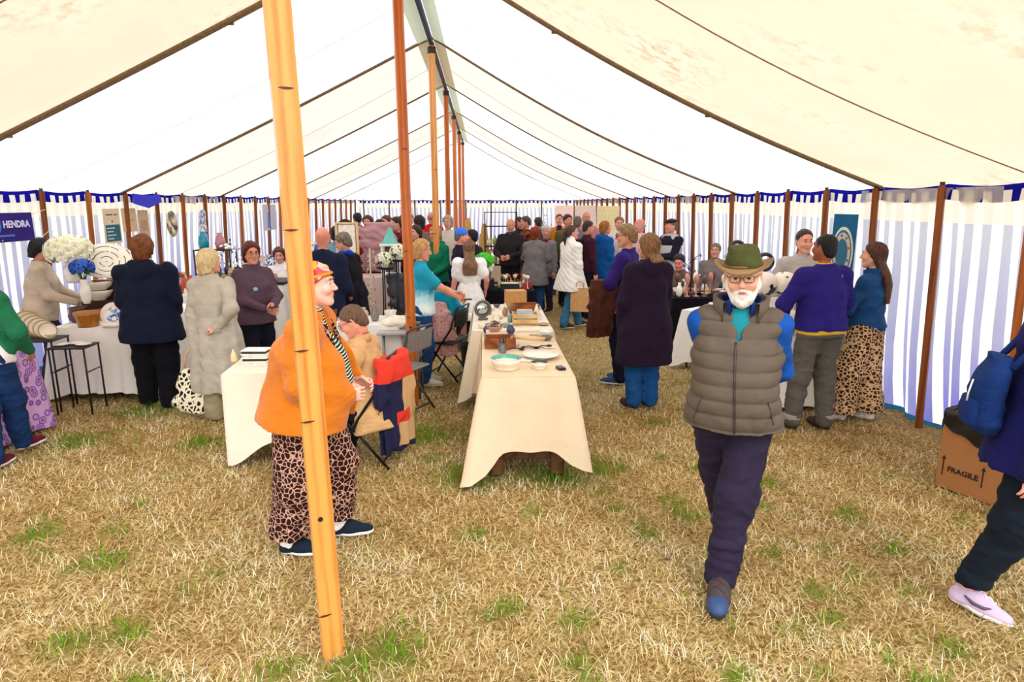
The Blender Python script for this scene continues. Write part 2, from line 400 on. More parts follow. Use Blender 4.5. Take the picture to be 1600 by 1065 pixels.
# centre poles
ORD = ['first', 'second', 'third', 'fourth', 'fifth', 'sixth', 'seventh', 'eighth', 'ninth', 'tenth', 'eleventh', 'twelfth', 'thirteenth', 'fourteenth', 'fifteenth', 'sixteenth', 'seventeenth', 'eighteenth', 'nineteenth',
       'twentieth', 'twenty-first', 'twenty-second', 'twenty-third', 'twenty-fourth', 'twenty-fifth', 'twenty-sixth', 'twenty-seventh', 'twenty-eighth', 'twenty-ninth', 'thirtieth', 'thirty-first', 'thirty-second', 'thirty-third']
PINE = wood('#e6a65c', '#c47c38', 'varnished_pine', rough=.35, coat=.25); PINE2 = wood('#cf7c36', '#a2561e', 'dark_pine', rough=.4, coat=.2); POST = wood('#94561f', '#5f3210', 'brown_post', rough=.5)
POST2 = wood('#b06a2c', '#7e4616', 'lighter_post', rough=.5); KNOT = flat('#5a2c0c', .6); HOLE = flat('#2b1206', .8); IRON = flat('#4a4238', .5, .6)
def bevel_post(w, d, h, bev):
    x, y = w/2, d/2; pts = [(-x+bev, -y), (x-bev, -y), (x, -y+bev), (x, y-bev), (x-bev, y), (-x+bev, y), (-x, y-bev), (-x, -y+bev)]
    return MB().prism(pts, 0, h)
for i, y in enumerate(POLE_Y):
    if i == 0: continue
    lab = ['thick varnished pine centre pole nearest the camera, knots down its face', 'darker orange centre pole behind the seated man, second in the ridge row', 'pale pine centre pole, third in the ridge row',
           'red-brown centre pole, fourth in the ridge row', 'thin centre pole fifth in the ridge row', 'thin centre pole sixth in the ridge row', 'farthest centre pole, last of the ridge row'][i-1]
    p = thing('centre_pole', lab, 'pole', (RX+(.018 if i == 1 else 0), y, 0))
    p.rotation_euler = (Matrix.Rotation(math.radians({1: -1.0, 2: -.4}.get(i, 0)), 3, 'Y') @ Matrix.Rotation(math.radians(24 if i == 1 else 18), 3, 'Z')).to_euler()
    sz = .095 if i == 1 else .092
    bevel_post(sz, sz, RIDGE-.13, .020).obj('shaft', PINE if i in (1, 3) else PINE2, p, (0, 0, -.01))
    MB().tube([(0, 0, RIDGE-.16), (0, 0, RIDGE-.02)], .014, 8).obj('spike', IRON, p)
    MB().bbox((0, 0, RIDGE-.2), (sz+.012, sz+.012, .09), .004).obj('iron_collar', IRON, p)
    if i in (1, 2, 3):
        for q in ((.22, 1.12, 1.9, 2.42, 3.0, 1.42) if i == 1 else (.9, 1.55, 2.5)):
            for a in range(1):
                pts = [(math.cos(t)*.026*(1+.3*math.sin(3*t)), math.sin(t)*.0045) for t in np.linspace(0, 2*PI, 12)[:-1]]
                Rm = Matrix.Rotation(PI/2, 3, 'X')
                MB().prism(pts, 0, .003, 0, Rm, (-.028 if q < 2 else .0, -sz/2+.0005, q)).obj('knot', KNOT, p)
        pts = [(math.cos(t)*.011, math.sin(t)*.011) for t in np.linspace(0, 2*PI, 13)[:-1]]
        MB().prism(pts, 0, .003, 0, Matrix.Rotation(PI/2, 3, 'X'), (-.012, -sz/2+.0005, .68 if i == 1 else .8)).obj('bolt_hole', HOLE, p)

# walls
k = NT('striped_wall_canvas'); uvx = k.n('ShaderNodeSeparateXYZ', {0: k.n('ShaderNodeUVMap').outputs[0]}); u, v = uvx.outputs[0], uvx.outputs[1]
fr = k.math('FRACT', k.math('DIVIDE', u, .176)); st = k.math('LESS_THAN', fr, .5)
co = k.coord(); nz = k.noise(co, 1.1, 3); nz2 = k.noise(co, 6, 3)
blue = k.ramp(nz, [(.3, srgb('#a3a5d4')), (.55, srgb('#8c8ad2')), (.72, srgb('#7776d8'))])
blue = k.mix(k.ramp(k.math('DIVIDE', v, 2.0), [(.05, (0, 0, 0, 1)), (.85, (1, 1, 1, 1))]), blue, srgb('#c3c5d2'))  # stripes pale upwards: light coming through the canvas, painted into their blue
whi = k.ramp(nz2, [(.3, srgb('#f4f3f4')), (.7, srgb('#fbfbfb'))])
col = k.mix(st, whi, blue)
top = k.math('GREATER_THAN', v, 1.84); col = k.mix(k.math('MULTIPLY', top, .75), col, srgb('#ece6d6'))
skirt = k.math('LESS_THAN', v, .035); col = k.mix(skirt, col, srgb('#2f6a8c'))
k.thin(col, .62, None, k.bump(nz2, .2, .03)); WALLM = k.m
k = NT('valance_canvas'); uvx = k.n('ShaderNodeSeparateXYZ', {0: k.n('ShaderNodeUVMap').outputs[0]})
fr = k.math('FRACT', k.math('DIVIDE', uvx.outputs[0], .176)); st = k.math('LESS_THAN', fr, .5); lowr = k.math('LESS_THAN', uvx.outputs[1], .088)
k.thin(k.mix(k.math('MULTIPLY', st, lowr), srgb('#28269a'), srgb('#f2efe8')), .25); VAL = k.m
def wall(name, pts_fn, length, out, skip=()):
    """pts_fn(s) -> x, y along the wall; out: outward unit vector"""
    n = int(length/.045); s = np.linspace(0, length, n); z = np.array([-.02, .04, .3, .65, 1.0, 1.4, 1.8, 1.95, 2.05, 2.13])
    S, Z = np.meshgrid(s, z, indexing='ij'); x, y = pts_fn(S)
    lowness = 1-Z/2.2
    wv = (.035*np.sin(S*2*PI/.62+1.3*np.sin(S*1.9))+.02*np.sin(S*2*PI/.27+2*np.sin(S*.8)))*(.25+.75*lowness)+.11*lowness+.05*np.sin(S*.9+Z)
    x = x+out[0]*(wv+.085); y = y+out[1]*(wv+.085)
    return sheet(name, np.stack([x, y, Z], -1), WALLM, None, np.stack([S+.02*np.sin(Z*3+S), Z], -1), 'structure')
def valance(name, pts_fn, length, inward, pw):
    n = int(length/.022); s = np.linspace(0, length, n); sag = .03*np.sin(PI*((s-pw) / (BAY/4) % 1.0)); z = np.array([0, .03, .088, .09, .13])
    S, Z = np.meshgrid(s, z, indexing='ij'); x, y = pts_fn(S); ripple = .012*np.sin(S*2*PI/.35)*(1-Z/.13)
    x = x+inward[0]*(.055+ripple); y = y+inward[1]*(.055+ripple)
    return sheet(name, np.stack([x, y, EAVE-.135-sag[:, None]*.9+Z], -1), VAL, None, np.stack([S, Z], -1), 'structure')
LEN = Y1-Y0
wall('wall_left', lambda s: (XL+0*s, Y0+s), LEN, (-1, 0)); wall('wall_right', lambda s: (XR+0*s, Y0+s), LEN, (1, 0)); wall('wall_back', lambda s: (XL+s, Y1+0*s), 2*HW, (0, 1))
valance('trim_1', lambda s: (XL+0*s, Y0+s), LEN, (-1, 0), 0); valance('trim_2', lambda s: (XR+0*s, Y0+s), LEN, (1, 0), 0); valance('trim_3', lambda s: (XL+s, Y1+0*s), 2*HW, (0, -.3), 0)
# wall poles
def wall_pole(x, y, side, label, m, w=.055, lean=.045, back=False):
    p = thing('wall_pole', label, 'pole', (x, y, 0), 0, None)
    b = MB(); foot = (side*lean*2.0, 0, -.02) if not back else (0, lean, -.02); n = 4
    b.tube([foot, (0, 0, EAVE-.02)], [w*.72, w*.68], 4).obj('shaft', m, p); p.children[0].data.polygons.foreach_set('use_smooth', [False]*len(p.children[0].data.polygons))
    MB().tube([(0, 0, EAVE-.06), (0, 0, EAVE+.01)], .02, 8).obj('pole_pin', IRON, p)
    return p
i = 0; y = POLE_Y[1]+BAY/4*.0
nl = nr = 0
yy = POLE_Y[1]
while yy < Y1-.3:
    c = on(0, 400, yy)
    if yy > 6.9:
        nl += 1; wall_pole(XL, yy, -1, f'brown wooden wall pole, {ORD[nl-1]} in view along the left striped wall', POST if nl % 3 else POST2)
    if yy > 4.3:
        nr += 1; wall_pole(XR, yy, 1, f'brown wooden wall pole, {ORD[nr-1]} in view along the right striped wall', POST2 if nr == 1 else POST)
    yy += BAY/4
GREYP = wood('#75655a', '#4c4038', 'grey_post')
for j in range(9):
    x = XL+.25+j*(2*HW-.5)/8
    wall_pole(x, Y1-.06, 0, f'thin dark wall pole on the far end wall, {ORD[j]} from the left corner', GREYP, .045, .04, True)
# ------------------------------------------------------------------ figures: blended volumes turned into one continuous surface
def V3(*a): return np.array(a if len(a) > 1 else a[0], float)
def unit(v): v = np.asarray(v, float); return v/(np.linalg.norm(v)+1e-9)
def rot(ax, deg):
    return np.array(Matrix.Rotation(math.radians(deg), 3, ax))
from mathutils.bvhtree import BVHTree
class Field:
    def __init__(s): s.ops = []; s.d = []
    def cone(s, a, b, ra, rb, k=.03, n=None, f=1.0, op='u'):
        """tapered limb from a to b; n, f: flattened by f along n"""
        a, b = V3(a), V3(b); ba = b-a; L = max(ba @ ba, 1e-9); n = None if n is None else unit(n)
        def ev(X, Y, Z):
            px, py, pz = X-a[0], Y-a[1], Z-a[2]; t = np.clip((px*ba[0]+py*ba[1]+pz*ba[2])/L, 0, 1)
            qx, qy, qz = px-t*ba[0], py-t*ba[1], pz-t*ba[2]
            if n is not None:
                e = (qx*n[0]+qy*n[1]+qz*n[2])*(f-1); qx, qy, qz = qx+e*n[0], qy+e*n[1], qz+e*n[2]
            return np.sqrt(qx*qx+qy*qy+qz*qz)-(ra+(rb-ra)*t)
        r = max(ra, rb)*max(1, 1/f)+.005; s.ops.append((op, k, ev, np.minimum(a, b)-r, np.maximum(a, b)+r)); return s
    def chain(s, pts, rs, k=.03, **kw):
        for i in range(len(pts)-1): s.cone(pts[i], pts[i+1], rs[i], rs[i+1], k, **kw)
        return s
    def ell(s, c, r, R=None, k=.03, op='u'):
        c, r = V3(c), V3(r); R = np.eye(3) if R is None else R
        def ev(X, Y, Z):
            x, y, z = X-c[0], Y-c[1], Z-c[2]
            q = [R[0, i]*x+R[1, i]*y+R[2, i]*z for i in range(3)]
            k0 = np.sqrt((q[0]/r[0])**2+(q[1]/r[1])**2+(q[2]/r[2])**2); k1 = np.sqrt((q[0]/r[0]**2)**2+(q[1]/r[1]**2)**2+(q[2]/r[2]**2)**2)
            return k0*(k0-1)/(k1+1e-9)
        m = r.max(); s.ops.append((op, k, ev, c-m, c+m)); return s
    def loft(s, keys, o=(0, 0, 0), R=None, k=.03, p=2.3, op='u', flute=None):
        """keys: (z, cx, cy, a, b) along local z"""
        K = np.array(keys, float); K = K[np.argsort(K[:, 0])]; o = V3(o); R = np.eye(3) if R is None else R
        zz = np.linspace(K[0, 0], K[-1, 0], 60)
        def sm(col):
            v = np.interp(zz, K[:, 0], col); pad = np.pad(v, 3, mode='edge'); return np.convolve(pad, np.ones(7)/7, 'valid')
        C = [sm(K[:, i]) for i in range(1, 5)]
        def ev(X, Y, Z):
            x, y, z = X-o[0], Y-o[1], Z-o[2]
            q = [R[0, i]*x+R[1, i]*y+R[2, i]*z for i in range(3)]
            cx, cy, a, b = [np.interp(q[2], zz, c) for c in C]
            ux, uy = (q[0]-cx)/a, (q[1]-cy)/b
            e = (np.abs(ux)**p+np.abs(uy)**p)**(1/p); d = (e-1)*np.minimum(a, b)*(.6+.4*np.clip(e, 0, 1))
            if flute: d = d+flute[0]*np.sin(flute[1]*np.arctan2(uy, ux)+flute[2])*np.clip((zz[-1]-q[2])/(zz[-1]-zz[0]), 0, 1)
            cap = np.maximum(zz[0]-q[2], q[2]-zz[-1]); return np.maximum(d, cap)
        A = K[:, 3].max()+abs(K[:, 1]).max()+.03; B = K[:, 4].max()+abs(K[:, 2]).max()+.03
        cs = np.array([R @ np.array((x, y, z))+o for x in (-A, A) for y in (-B, B) for z in (K[0, 0], K[-1, 0])])
        s.ops.append((op, k, ev, cs.min(0), cs.max(0))); return s
    def half(s, o, n, k=.005, op='s'):
        """cut away everything on the +n side of the plane"""
        o, n = V3(o), unit(n)
        s.ops.append((op, k, lambda X, Y, Z: -((X-o[0])*n[0]+(Y-o[1])*n[1]+(Z-o[2])*n[2]), None, None)); return s
    def fold(s, amp, freq, seed=0, mask=None):
        rs = np.random.RandomState(seed); W = [(unit(rs.randn(3)*np.array((1, 1, 1.35)))*freq*(.6+.9*rs.rand()), rs.rand()*6) for _ in range(4)]
        def ev(X, Y, Z):
            d = 0
            for i, (w_, p_) in enumerate(W): d = d+np.sin(w_[0]*X+w_[1]*Y+w_[2]*Z+p_+(.9*d if i else 0))
            d = amp*d*.5
            return d*mask(X, Y, Z) if mask else d
        s.d.append(ev); return s
    def disp(s, fn): s.d.append(fn); return s
    def arrays(s, h):
        lo = np.min([o[3] for o in s.ops if o[0] == 'u'], 0)-2.5*h-.012; hi = np.max([o[4] for o in s.ops if o[0] == 'u'], 0)+2.5*h+.012
        n = np.ceil((hi-lo)/h).astype(int)+1; ax = [lo[i]+h*np.arange(n[i]) for i in range(3)]
        D = np.full(n, .5, np.float32)
        for op, k, ev, a, b in s.ops:
            if a is None: i0, i1 = np.zeros(3, int), n
            else:
                mgn = 2.5*h+k+.01; i0 = np.clip(((a-mgn-lo)/h).astype(int), 0, n-1); i1 = np.clip(((b+mgn-lo)/h).astype(int)+2, 1, n)
            sl = tuple(slice(i0[i], i1[i]) for i in range(3))
            X, Y, Z = ax[0][sl[0]][:, None, None], ax[1][sl[1]][None, :, None], ax[2][sl[2]][None, None, :]
            e = ev(X, Y, Z); d = D[sl]
            if op == 'u':
                t = np.clip(.5+.5*(d-e)/max(k, 1e-4), 0, 1); D[sl] = d+(e-d)*t-k*t*(1-t)
            else:
                e = -e; t = np.clip(.5-.5*(d-e)/max(k, 1e-4), 0, 1); D[sl] = d+(e-d)*t+k*t*(1-t)
        if s.d:
            X, Y, Z = ax[0][:, None, None], ax[1][None, :, None], ax[2][None, None, :]
            for fn in s.d: D = D+fn(X, Y, Z).astype(np.float32)
        D[0] = D[-1] = .5; D[:, 0] = D[:, -1] = .5; D[:, :, 0] = D[:, :, -1] = .5
        return surfnet(D, lo, h)
CORN = [(i, j, k) for i in (0, 1) for j in (0, 1) for k in (0, 1)]
EDG = [(a, b) for a in range(8) for b in range(a+1, 8) if sum(abs(CORN[a][t]-CORN[b][t]) for t in range(3)) == 1]
def surfnet(D, lo, h):
    S = D < 0; n = np.array(D.shape)
    cnt = sum(S[i:n[0]-1+i, j:n[1]-1+j, k:n[2]-1+k].astype(np.int8) for i, j, k in CORN)
    act = (cnt > 0) & (cnt < 8); I = np.argwhere(act)
    if len(I) == 0: return np.zeros((0, 3)), np.zeros((0, 4), int)
    vid = np.full(n-1, -1, np.int64); vid[act] = np.arange(len(I))
    val = np.stack([D[I[:, 0]+i, I[:, 1]+j, I[:, 2]+k] for i, j, k in CORN], 1)
    P = np.zeros((len(I), 3)); w_ = np.zeros(len(I))
    for a, b in EDG:
        m = (val[:, a] < 0) != (val[:, b] < 0); t = np.zeros(len(I)); t[m] = val[m, a]/(val[m, a]-val[m, b])
        ca, cb = np.array(CORN[a]), np.array(CORN[b]); P[m] += ca+(cb-ca)*t[m, None]; w_[m] += 1
    P = (P/w_[:, None]+I)*h+lo
    Q = []
    for ax in range(3):
        u, v = [(1, 2), (2, 0), (0, 1)][ax]
        sl0 = [slice(None)]*3; sl1 = [slice(None)]*3; sl0[ax] = slice(0, n[ax]-1); sl1[ax] = slice(1, n[ax])
        for t in (u, v): sl0[t] = slice(1, n[t]-1); sl1[t] = slice(1, n[t]-1)
        s0, s1 = S[tuple(sl0)], S[tuple(sl1)]
        for m, flip in ((s0 & ~s1, False), (~s0 & s1, True)):
            E = np.argwhere(m)
            if len(E) == 0: continue
            E[:, u] += 1; E[:, v] += 1
            def c(du, dv):
                q = E.copy(); q[:, u] -= du; q[:, v] -= dv; return vid[q[:, 0], q[:, 1], q[:, 2]]
            q = np.stack([c(1, 1), c(0, 1), c(0, 0), c(1, 0)], 1); Q.append(q[:, ::-1] if flip else q)
    return P, np.concatenate(Q)
def join_arrays(parts):
    V = []; Q = []; n = 0
    for v, q in parts: V.append(v); Q.append(q+n); n += len(v)
    return np.concatenate(V), np.concatenate(Q)
def field_obj(name, F, h, mat, parent):
    V, Q = F.arrays(h); return link(name, array_mesh(name, V, Q, mat), parent)
_cache = {}
def cached(key, fn):
    if key not in _cache: _cache[key] = fn()
    return _cache[key]
def xf(a, R, o, s=1.0):
    V, Q = a; return (V*s) @ R.T+V3(o), Q

# ---- head (local: x right, y forward, z up, origin between the ears)
def head_arrays(h, kind):
    fem, old, wide = kind
    def mk():
        F = Field(); w_ = wide
        F.ell((0, -.014, .034), (.073*w_, .094, .084)); F.ell((0, .022, -.03), (.058*w_, .070, .086), k=.03)
        F.cone((0, .03, -.078), (0, .070, -.100), .040*w_, .020*w_, k=.03)
        for s in (-1, 1):
            F.cone((s*.052*w_, -.005, -.04), (s*.020, .062, -.098), .024, .016, k=.03)
            F.ell((s*.036*w_, .066, -.026), (.026, .026, .024), k=.025)
        F.cone((-.034, .079, .032), (.034, .079, .032), .013, .013, k=.02)
        for s in (-1, 1): F.ell((s*.031, .101, .011), (.018, .017, .012), k=.012, op='s')
        F.cone((0, .089, .016), (0, .112, -.024), .0075, .0115, k=.012)
        for s in (-1, 1): F.ell((s*.011, .104, -.028), (.0085, .010, .007), k=.008)
        F.cone((-.019, .0855, -.0585), (.019, .0855, -.0585), .0065, .0065, k=.006); F.cone((-.015, .0845, -.069), (.015, .0845, -.069), .0075, .0075, k=.006)
        for s in (-1, 1):
            R = rot('Z', -s*18)
            F.ell((s*.076*w_, -.012, 0), (.010, .019, .031), R, k=.010); F.ell((s*.081*w_, -.006, .003), (.006, .010, .018), R, k=.004, op='s')
        F.cone((0, -.028, -.03), (0, -.028, -.088), .052 if not fem else .046, .050 if not fem else .044, k=.035)
        return F.arrays(h)
    return cached(('head', round(h, 4), kind), mk)
# ---- hand (local: +y fingers, +z back of hand; right hand: thumb on -x)
def hand_arrays(h, pose):
    def mk():
        F = Field(); c0 = {'relax': 18, 'grip': 62, 'fist': 78, 'flat': 5, 'hold': 38}[pose]
        F.loft([(-.045, 0, 0, .024, .019), (0, 0, 0, .029, .020), (.03, 0, 0, .039, .017), (.075, .001, .001, .042, .0145), (.092, .001, .001, .040, .011)], (0, 0, 0), np.array([[1, 0, 0], [0, 0, 1], [0, -1, 0]], float), k=.006)
        for x, L, sp in ((-.030, .071, -7), (-.010, .081, -2), (.010, .075, 3), (.029, .058, 9)):
            p = V3(x, .085, .001); ang = 0; r = .0092
            for seg, fr in enumerate((.45, .31, .24)):
                ang -= c0*(.75 if seg == 0 else 1.1); a = math.radians(ang); d = V3(math.sin(math.radians(sp))*math.cos(a), math.cos(math.radians(sp))*math.cos(a), math.sin(a))
                q = p+d*L*fr; F.cone(p, q, r, r*.88, k=.003); p = q; r *= .88
        t0, t1 = V3(-.026, .018, -.006), V3(-.050, .056, -.018); inw = {'relax': .3, 'grip': .9, 'fist': 1.1, 'flat': .05, 'hold': .6}[pose]
        t2 = t1+V3(-.006+.024*inw, .032, -.010-.012*inw); t3 = t2+V3(.002+.018*inw, .024, -.006-.008*inw)
        F.chain([t0, t1, t2, t3], [.016, .0125, .0105, .0085], k=.005)
        return F.arrays(h)
    return cached(('hand', round(h, 4), pose), mk)
def shoe_arrays(h, kind):
    def mk():
        F = Field(); Sn = Field()
        for G, zc, grow in ((F, None, 0), (Sn, .022, .004)):
            G.cone((0, -.062, .030), (0, .03, .034), .036+grow, .038+grow, k=.03); G.cone((0, .03, .03), (.004, .125, .020), .040+grow, .033+grow, k=.04)
            G.cone((-.004, .06, .022), (-.002, .15, .016), .036+grow, .028+grow, k=.03)
            if zc is None:
                G.cone((0, -.055, .04), (0, -.045, .10 if kind == 'shoe' else .17), .038, .040 if kind == 'shoe' else .040, k=.03); G.cone((0, -.03, .085), (0, .06, .05), .033, .028, k=.03)
                G.half((0, 0, .012), (0, 0, -1))
            else: G.half((0, 0, zc), (0, 0, 1)); G.half((0, 0, -.006), (0, 0, -1))
        if kind == 'shoe': F.half((0, -.05, .098), (0, -.25, 1))
        return F.arrays(h), Sn.arrays(h*1.35)
    return cached(('shoe', round(h, 4), kind), mk)

def ik(a, t, l1, l2, hint):
    d = t-a; L = np.linalg.norm(d); L2 = min(max(L, abs(l1-l2)+.02), (l1+l2)*.998); u = unit(d); t = a+u*L2
    x = (l1*l1-l2*l2+L2*L2)/(2*L2); hgt = math.sqrt(max(l1*l1-x*x, 0)); hv = V3(hint); hv = hv-u*(hv @ u); return a+u*x+unit(hv)*hgt, t

def hair_field(kind, wide=1.0):
    """hair volumes in head space"""
    F = Field(); w_ = wide
    if kind in ('short', 'crop', 'buzz', 'bob', 'long', 'pony', 'bun', 'curly', 'wavy', 'bobback'):
        g = {'buzz': .005, 'crop': .009, 'short': .016, 'bob': .018, 'long': .013, 'pony': .009, 'bun': .009, 'curly': .030, 'wavy': .020, 'bobback': .018}[kind]
        F.ell((0, -.016, .036), (.073*w_+g, .094+g, .084+g), k=.02)
        if kind in ('short', 'crop', 'buzz', 'curly', 'wavy', 'pony', 'bun'):
            F.ell((0, -.060, -.030), (.058*w_+g*.6, .050+g*.6, .062), k=.03)
            F.half((0, .066, .064), (0, 1, -.95), k=.010); F.half((0, .004, -.015), (0, .95, -.75), k=.012)
            F.half((0, -.08, -.078), (0, .3, -1), k=.01)
        if kind == 'curly':
            F.ell((0, -.05, -.03), (.09*w_, .07, .08), k=.03); F.half((0, .05, .02), (0, 1, -.55), k=.015)
        if kind in ('bob', 'bobback', 'wavy', 'long'):
            for s in (-1, 1): F.cone((s*.066*w_, .002, .045), (s*.070*w_, .006, -.085), .028, .024, k=.03)
            F.loft([(-.115, 0, -.05, .082*w_, .052), (-.04, 0, -.05, .088*w_, .062), (.05, 0, -.045, .08*w_, .066)], k=.03)
            F.half((0, .066, .062), (0, 1, -.62), k=.010)
            F.ell((0, .085, -.03), (.054*w_, .075, .088), k=.014, op='s')
    if kind in ('bun', 'pony'): F.half((0, .056, .074), (0, 1, -.8), k=.010)
    if kind == 'bun': F.ell((0, -.115, .055), (.038, .036, .036), k=.012)
    if kind == 'fringe':      # bald on top, hair round the back
        F.ell((0, -.030, .000), (.080*w_, .092, .060), k=.01); F.half((0, 0, .040), (0, -.25, 1), k=.01); F.half((0, .018, 0), (0, 1, -.3), k=.01); F.half((0, -.05, -.055), (0, .2, -1), k=.01)
    return F
def tuft(amp, f=70):
    return lambda X, Y, Z: amp*(np.sin(f*np.arctan2(X, -Y+.02)*.35+Z*20)+.6*np.sin(f*(X*.8+Z*.4))+.4*np.sin(f*1.7*(Y-.5*X+.3*Z)))

def person(loc, yaw, label, H=1.7, build=1.0, fem=False, skin='#e2b49c', res=1.0, lean=0, side=0, head=(0, 0, 0), belly=0.0, top=None, under=None, bottom=None, shoes=None, hair=None,
           feet=((-.10, 0), (.10, 0)), knee=((-.1, 1, 0), (.1, 1, 0)), hips=.93, hipy=0.0, hands=None, elbow=None, hpose=('relax', 'relax'), hback=(None, None), hdir=(None, None), old=0, facewide=1.0, glasses=None, eyes=True,
           beard=None, lift=(0, 0), toe=(0, 0), heelup=(0, 0), twist=0, shw=None, eyebrow='#5a4030', group=None, smile=False, lip='#b5605a', legs=True, footyaw=None, bare=False):
    """one figure facing local +y; index 0 is the figure's left side (-x), 1 its right side (+x)"""
    s = H/1.75; hb = .017*res; hh = .0085*res
    P = thing('person', label, 'person', (loc[0], loc[1], 0), math.radians(yaw), group)
    sk = skinmat(skin); hc = V3(0, hipy, hips)*s
    RT = rot('Z', twist) @ rot('Y', side) @ rot('X', -lean)
    def T(x, y, z): return hc+RT @ (V3(x, y, z-.93)*s)           # a torso point given in the upright 1.75 m figure
    sw = (shw or (.165 if fem else .190))*(.75+.25*build)
    sh = [T(-sw, 0, 1.385), T(sw, 0, 1.385)]
    hj = [hc+V3(-.088*s*(.6+.4*build), 0, -.02*s), hc+V3(.088*s*(.6+.4*build), 0, -.02*s)]
    hands = hands or (None, None); elbow = elbow or (None, None)
    W = []; E = []
    for i in (0, 1):
        sg = -1 if i == 0 else 1
        t = V3(hands[i])*s if hands[i] is not None else sh[i]+V3(sg*.075, .05, -.545)*s
        e, wv = ik(sh[i], t, .29*s, .265*s, elbow[i] if elbow[i] is not None else (sg*.45, -1, -.15)); E.append(e); W.append(wv)
    K = []; A = []
    for i in (0, 1):
        t = V3(feet[i][0]*s, feet[i][1]*s, (.085+lift[i])*s); kn, an = ik(hj[i], t, .42*s, .41*s, knee[i]); K.append(kn); A.append(an)
    # the head
    RH = rot('Z', twist*.5) @ rot('Z', head[0]) @ rot('X', head[1]) @ rot('Y', head[2])
    neck = T(0, -.005, 1.475); hs = .985*s; hcen = neck+rot('X', -lean*.5) @ (V3(0, .022, .150)*s)
    parts = [xf(head_arrays(hh, (fem, old, facewide)), RH, hcen, hs)]
    b = build
    # the body, one blended surface (kept inside the clothes where there are any)
    F = Field(); q = .93
    F.loft([(z*s, x*s, y*s, a*s, c*s) for z, x, y, a, c in [(.86, 0, 0, .150*b*q, .110*b*q), (.95, 0, 0, .155*b*q, .108*b*q), (1.08, 0, .01*belly, .128*b*q, .092*b*q+belly*.4), (1.26, 0, 0, .150*b*q, .105*q), (1.40, 0, -.01, sw*.86, .075), (1.465, 0, -.01, .07, .055)]], hc-RT @ (V3(0, 0, .93)*s), RT, k=.03)
    F.cone(T(0, -.01, 1.42), hcen+RH @ (V3(0, -.018, -.07)*s), .056*s, .046*s, k=.03)
    for i in (0, 1):
        F.chain([sh[i], E[i], W[i]], [.046*s, .038*s, .027*s], k=.03); F.cone(sh[i]*.7+E[i]*.3, sh[i]*.2+E[i]*.8, .042*s, .037*s); F.cone(E[i], E[i]*.4+W[i]*.6, .037*s, .034*s)
        if legs:
            F.chain([hj[i], K[i], A[i]], [.078*s, .055*s, .037*s], k=.03); F.cone(K[i]*.8+A[i]*.2, K[i]*.4+A[i]*.6, .045*s, .044*s)
            F.cone(A[i], A[i]+V3(0, .09, -.045)*s, .034*s, .026*s)
    parts.append(F.arrays(hb*(1.3 if bare else 1.6 if res < 1.4 else 2.3)))
    HF = []
    for i in (0, 1):
        sg = -1 if i == 0 else 1
        y_ = unit(W[i]-E[i]) if hdir[i] is None else unit(hdir[i])
        bk = V3(hback[i]) if hback[i] is not None else V3(sg, .15, .25); z_ = unit(bk-y_*(bk @ y_)); x_ = np.cross(y_, z_)
        R = np.stack([x_, y_, z_], 1)
        V, Q = hand_arrays(max(.0045, hh*.85) if res < 1.3 else .0098, hpose[i])
        if i == 0: V = V*np.array((-1, 1, 1)); Q = Q[:, ::-1]
        parts.append(((V*s*.98) @ R.T+W[i], Q)); HF.append((R, W[i]))
    Vb, Qb = join_arrays(parts); body = link('body', array_mesh('body', Vb, Qb, sk), P)
    info = dict(P=P, T=T, RT=RT, s=s, hc=hc, sh=sh, E=E, W=W, K=K, A=A, hcen=hcen, RH=RH, hs=hs, HF=HF, hb=hb, hh=hh, sw=sw, b=b, body=body, belly=belly, hj=hj)
    HP = lambda x, y, z: hcen+RH @ (V3(x, y, z)*hs)
    info['HP'] = HP
    # face
    if eyes:
        m = MB(); R3 = Matrix(RH.tolist()); n_ = 10 if res < 1.3 else 6
        for sg in (-1, 1):
            prof = [(0, .0118), (.0050, .0107), (.0090, .0077), (.0118, 0), (0, -.0118)]; Rm = R3 @ Matrix.Rotation(-PI/2, 3, 'X')
            m = MB(); m.lathe([(r*hs, z*hs) for r, z in prof], n_, HP(sg*.031, .0805, .011), 0, Rm, [1, 2, 2, 2] if res > 1.3 else [0, 1, 2, 2]); m.obj('eye', [EYE_PUPIL, EYE_IRIS, EYE_WHITE], P)
            m = MB(); m.tube([HP(sg*.016, .096, .031), HP(sg*.03, .097, .036), HP(sg*.046, .083, .030)], [.0035*hs, .0042*hs, .002*hs], 5); m.obj('eyebrow', hairmat(eyebrow), P)
            if res < 1.0:
                m = MB(); m.tube([HP(sg*.018, .0875, .0135), HP(sg*.025, .0935, .0185), HP(sg*.034, .0930, .0185), HP(sg*.045, .082, .012)], [.0018*hs, .003*hs, .003*hs, .0018*hs], 5); m.obj('eyelid', sk, P)
        m = MB(); up = .006 if smile else 0
        m.tube([HP(-.024, .079, -.064+up), HP(-.012, .0905, -.0645), HP(0, .0935, -.0655), HP(.012, .0905, -.0645), HP(.024, .079, -.064+up)], [.0015*hs, .0042*hs, .005*hs, .0042*hs, .0015*hs], 6); m.obj('lips', flat(lip, .5), P)
    if hair:
        kind, hm = hair[0], hair[1]; amp = hair[2] if len(hair) > 2 else (.0045 if hair[0] in ('bob', 'long', 'bobback') else .0030)
        a = cached(('hair', kind, facewide, round(hh, 4), amp), lambda: hair_field(kind, facewide).disp(tuft(amp, 60 if res < 1.3 else 45)).arrays(hh*1.35))
        link('hair', array_mesh('hair', *xf(a, RH, hcen, hs), hm), P)
    if glasses: add_glasses(info, glasses)
    # clothes
    if under: garment(info, under)
    if top: garment(info, top)
    if bottom: lower(info, bottom)
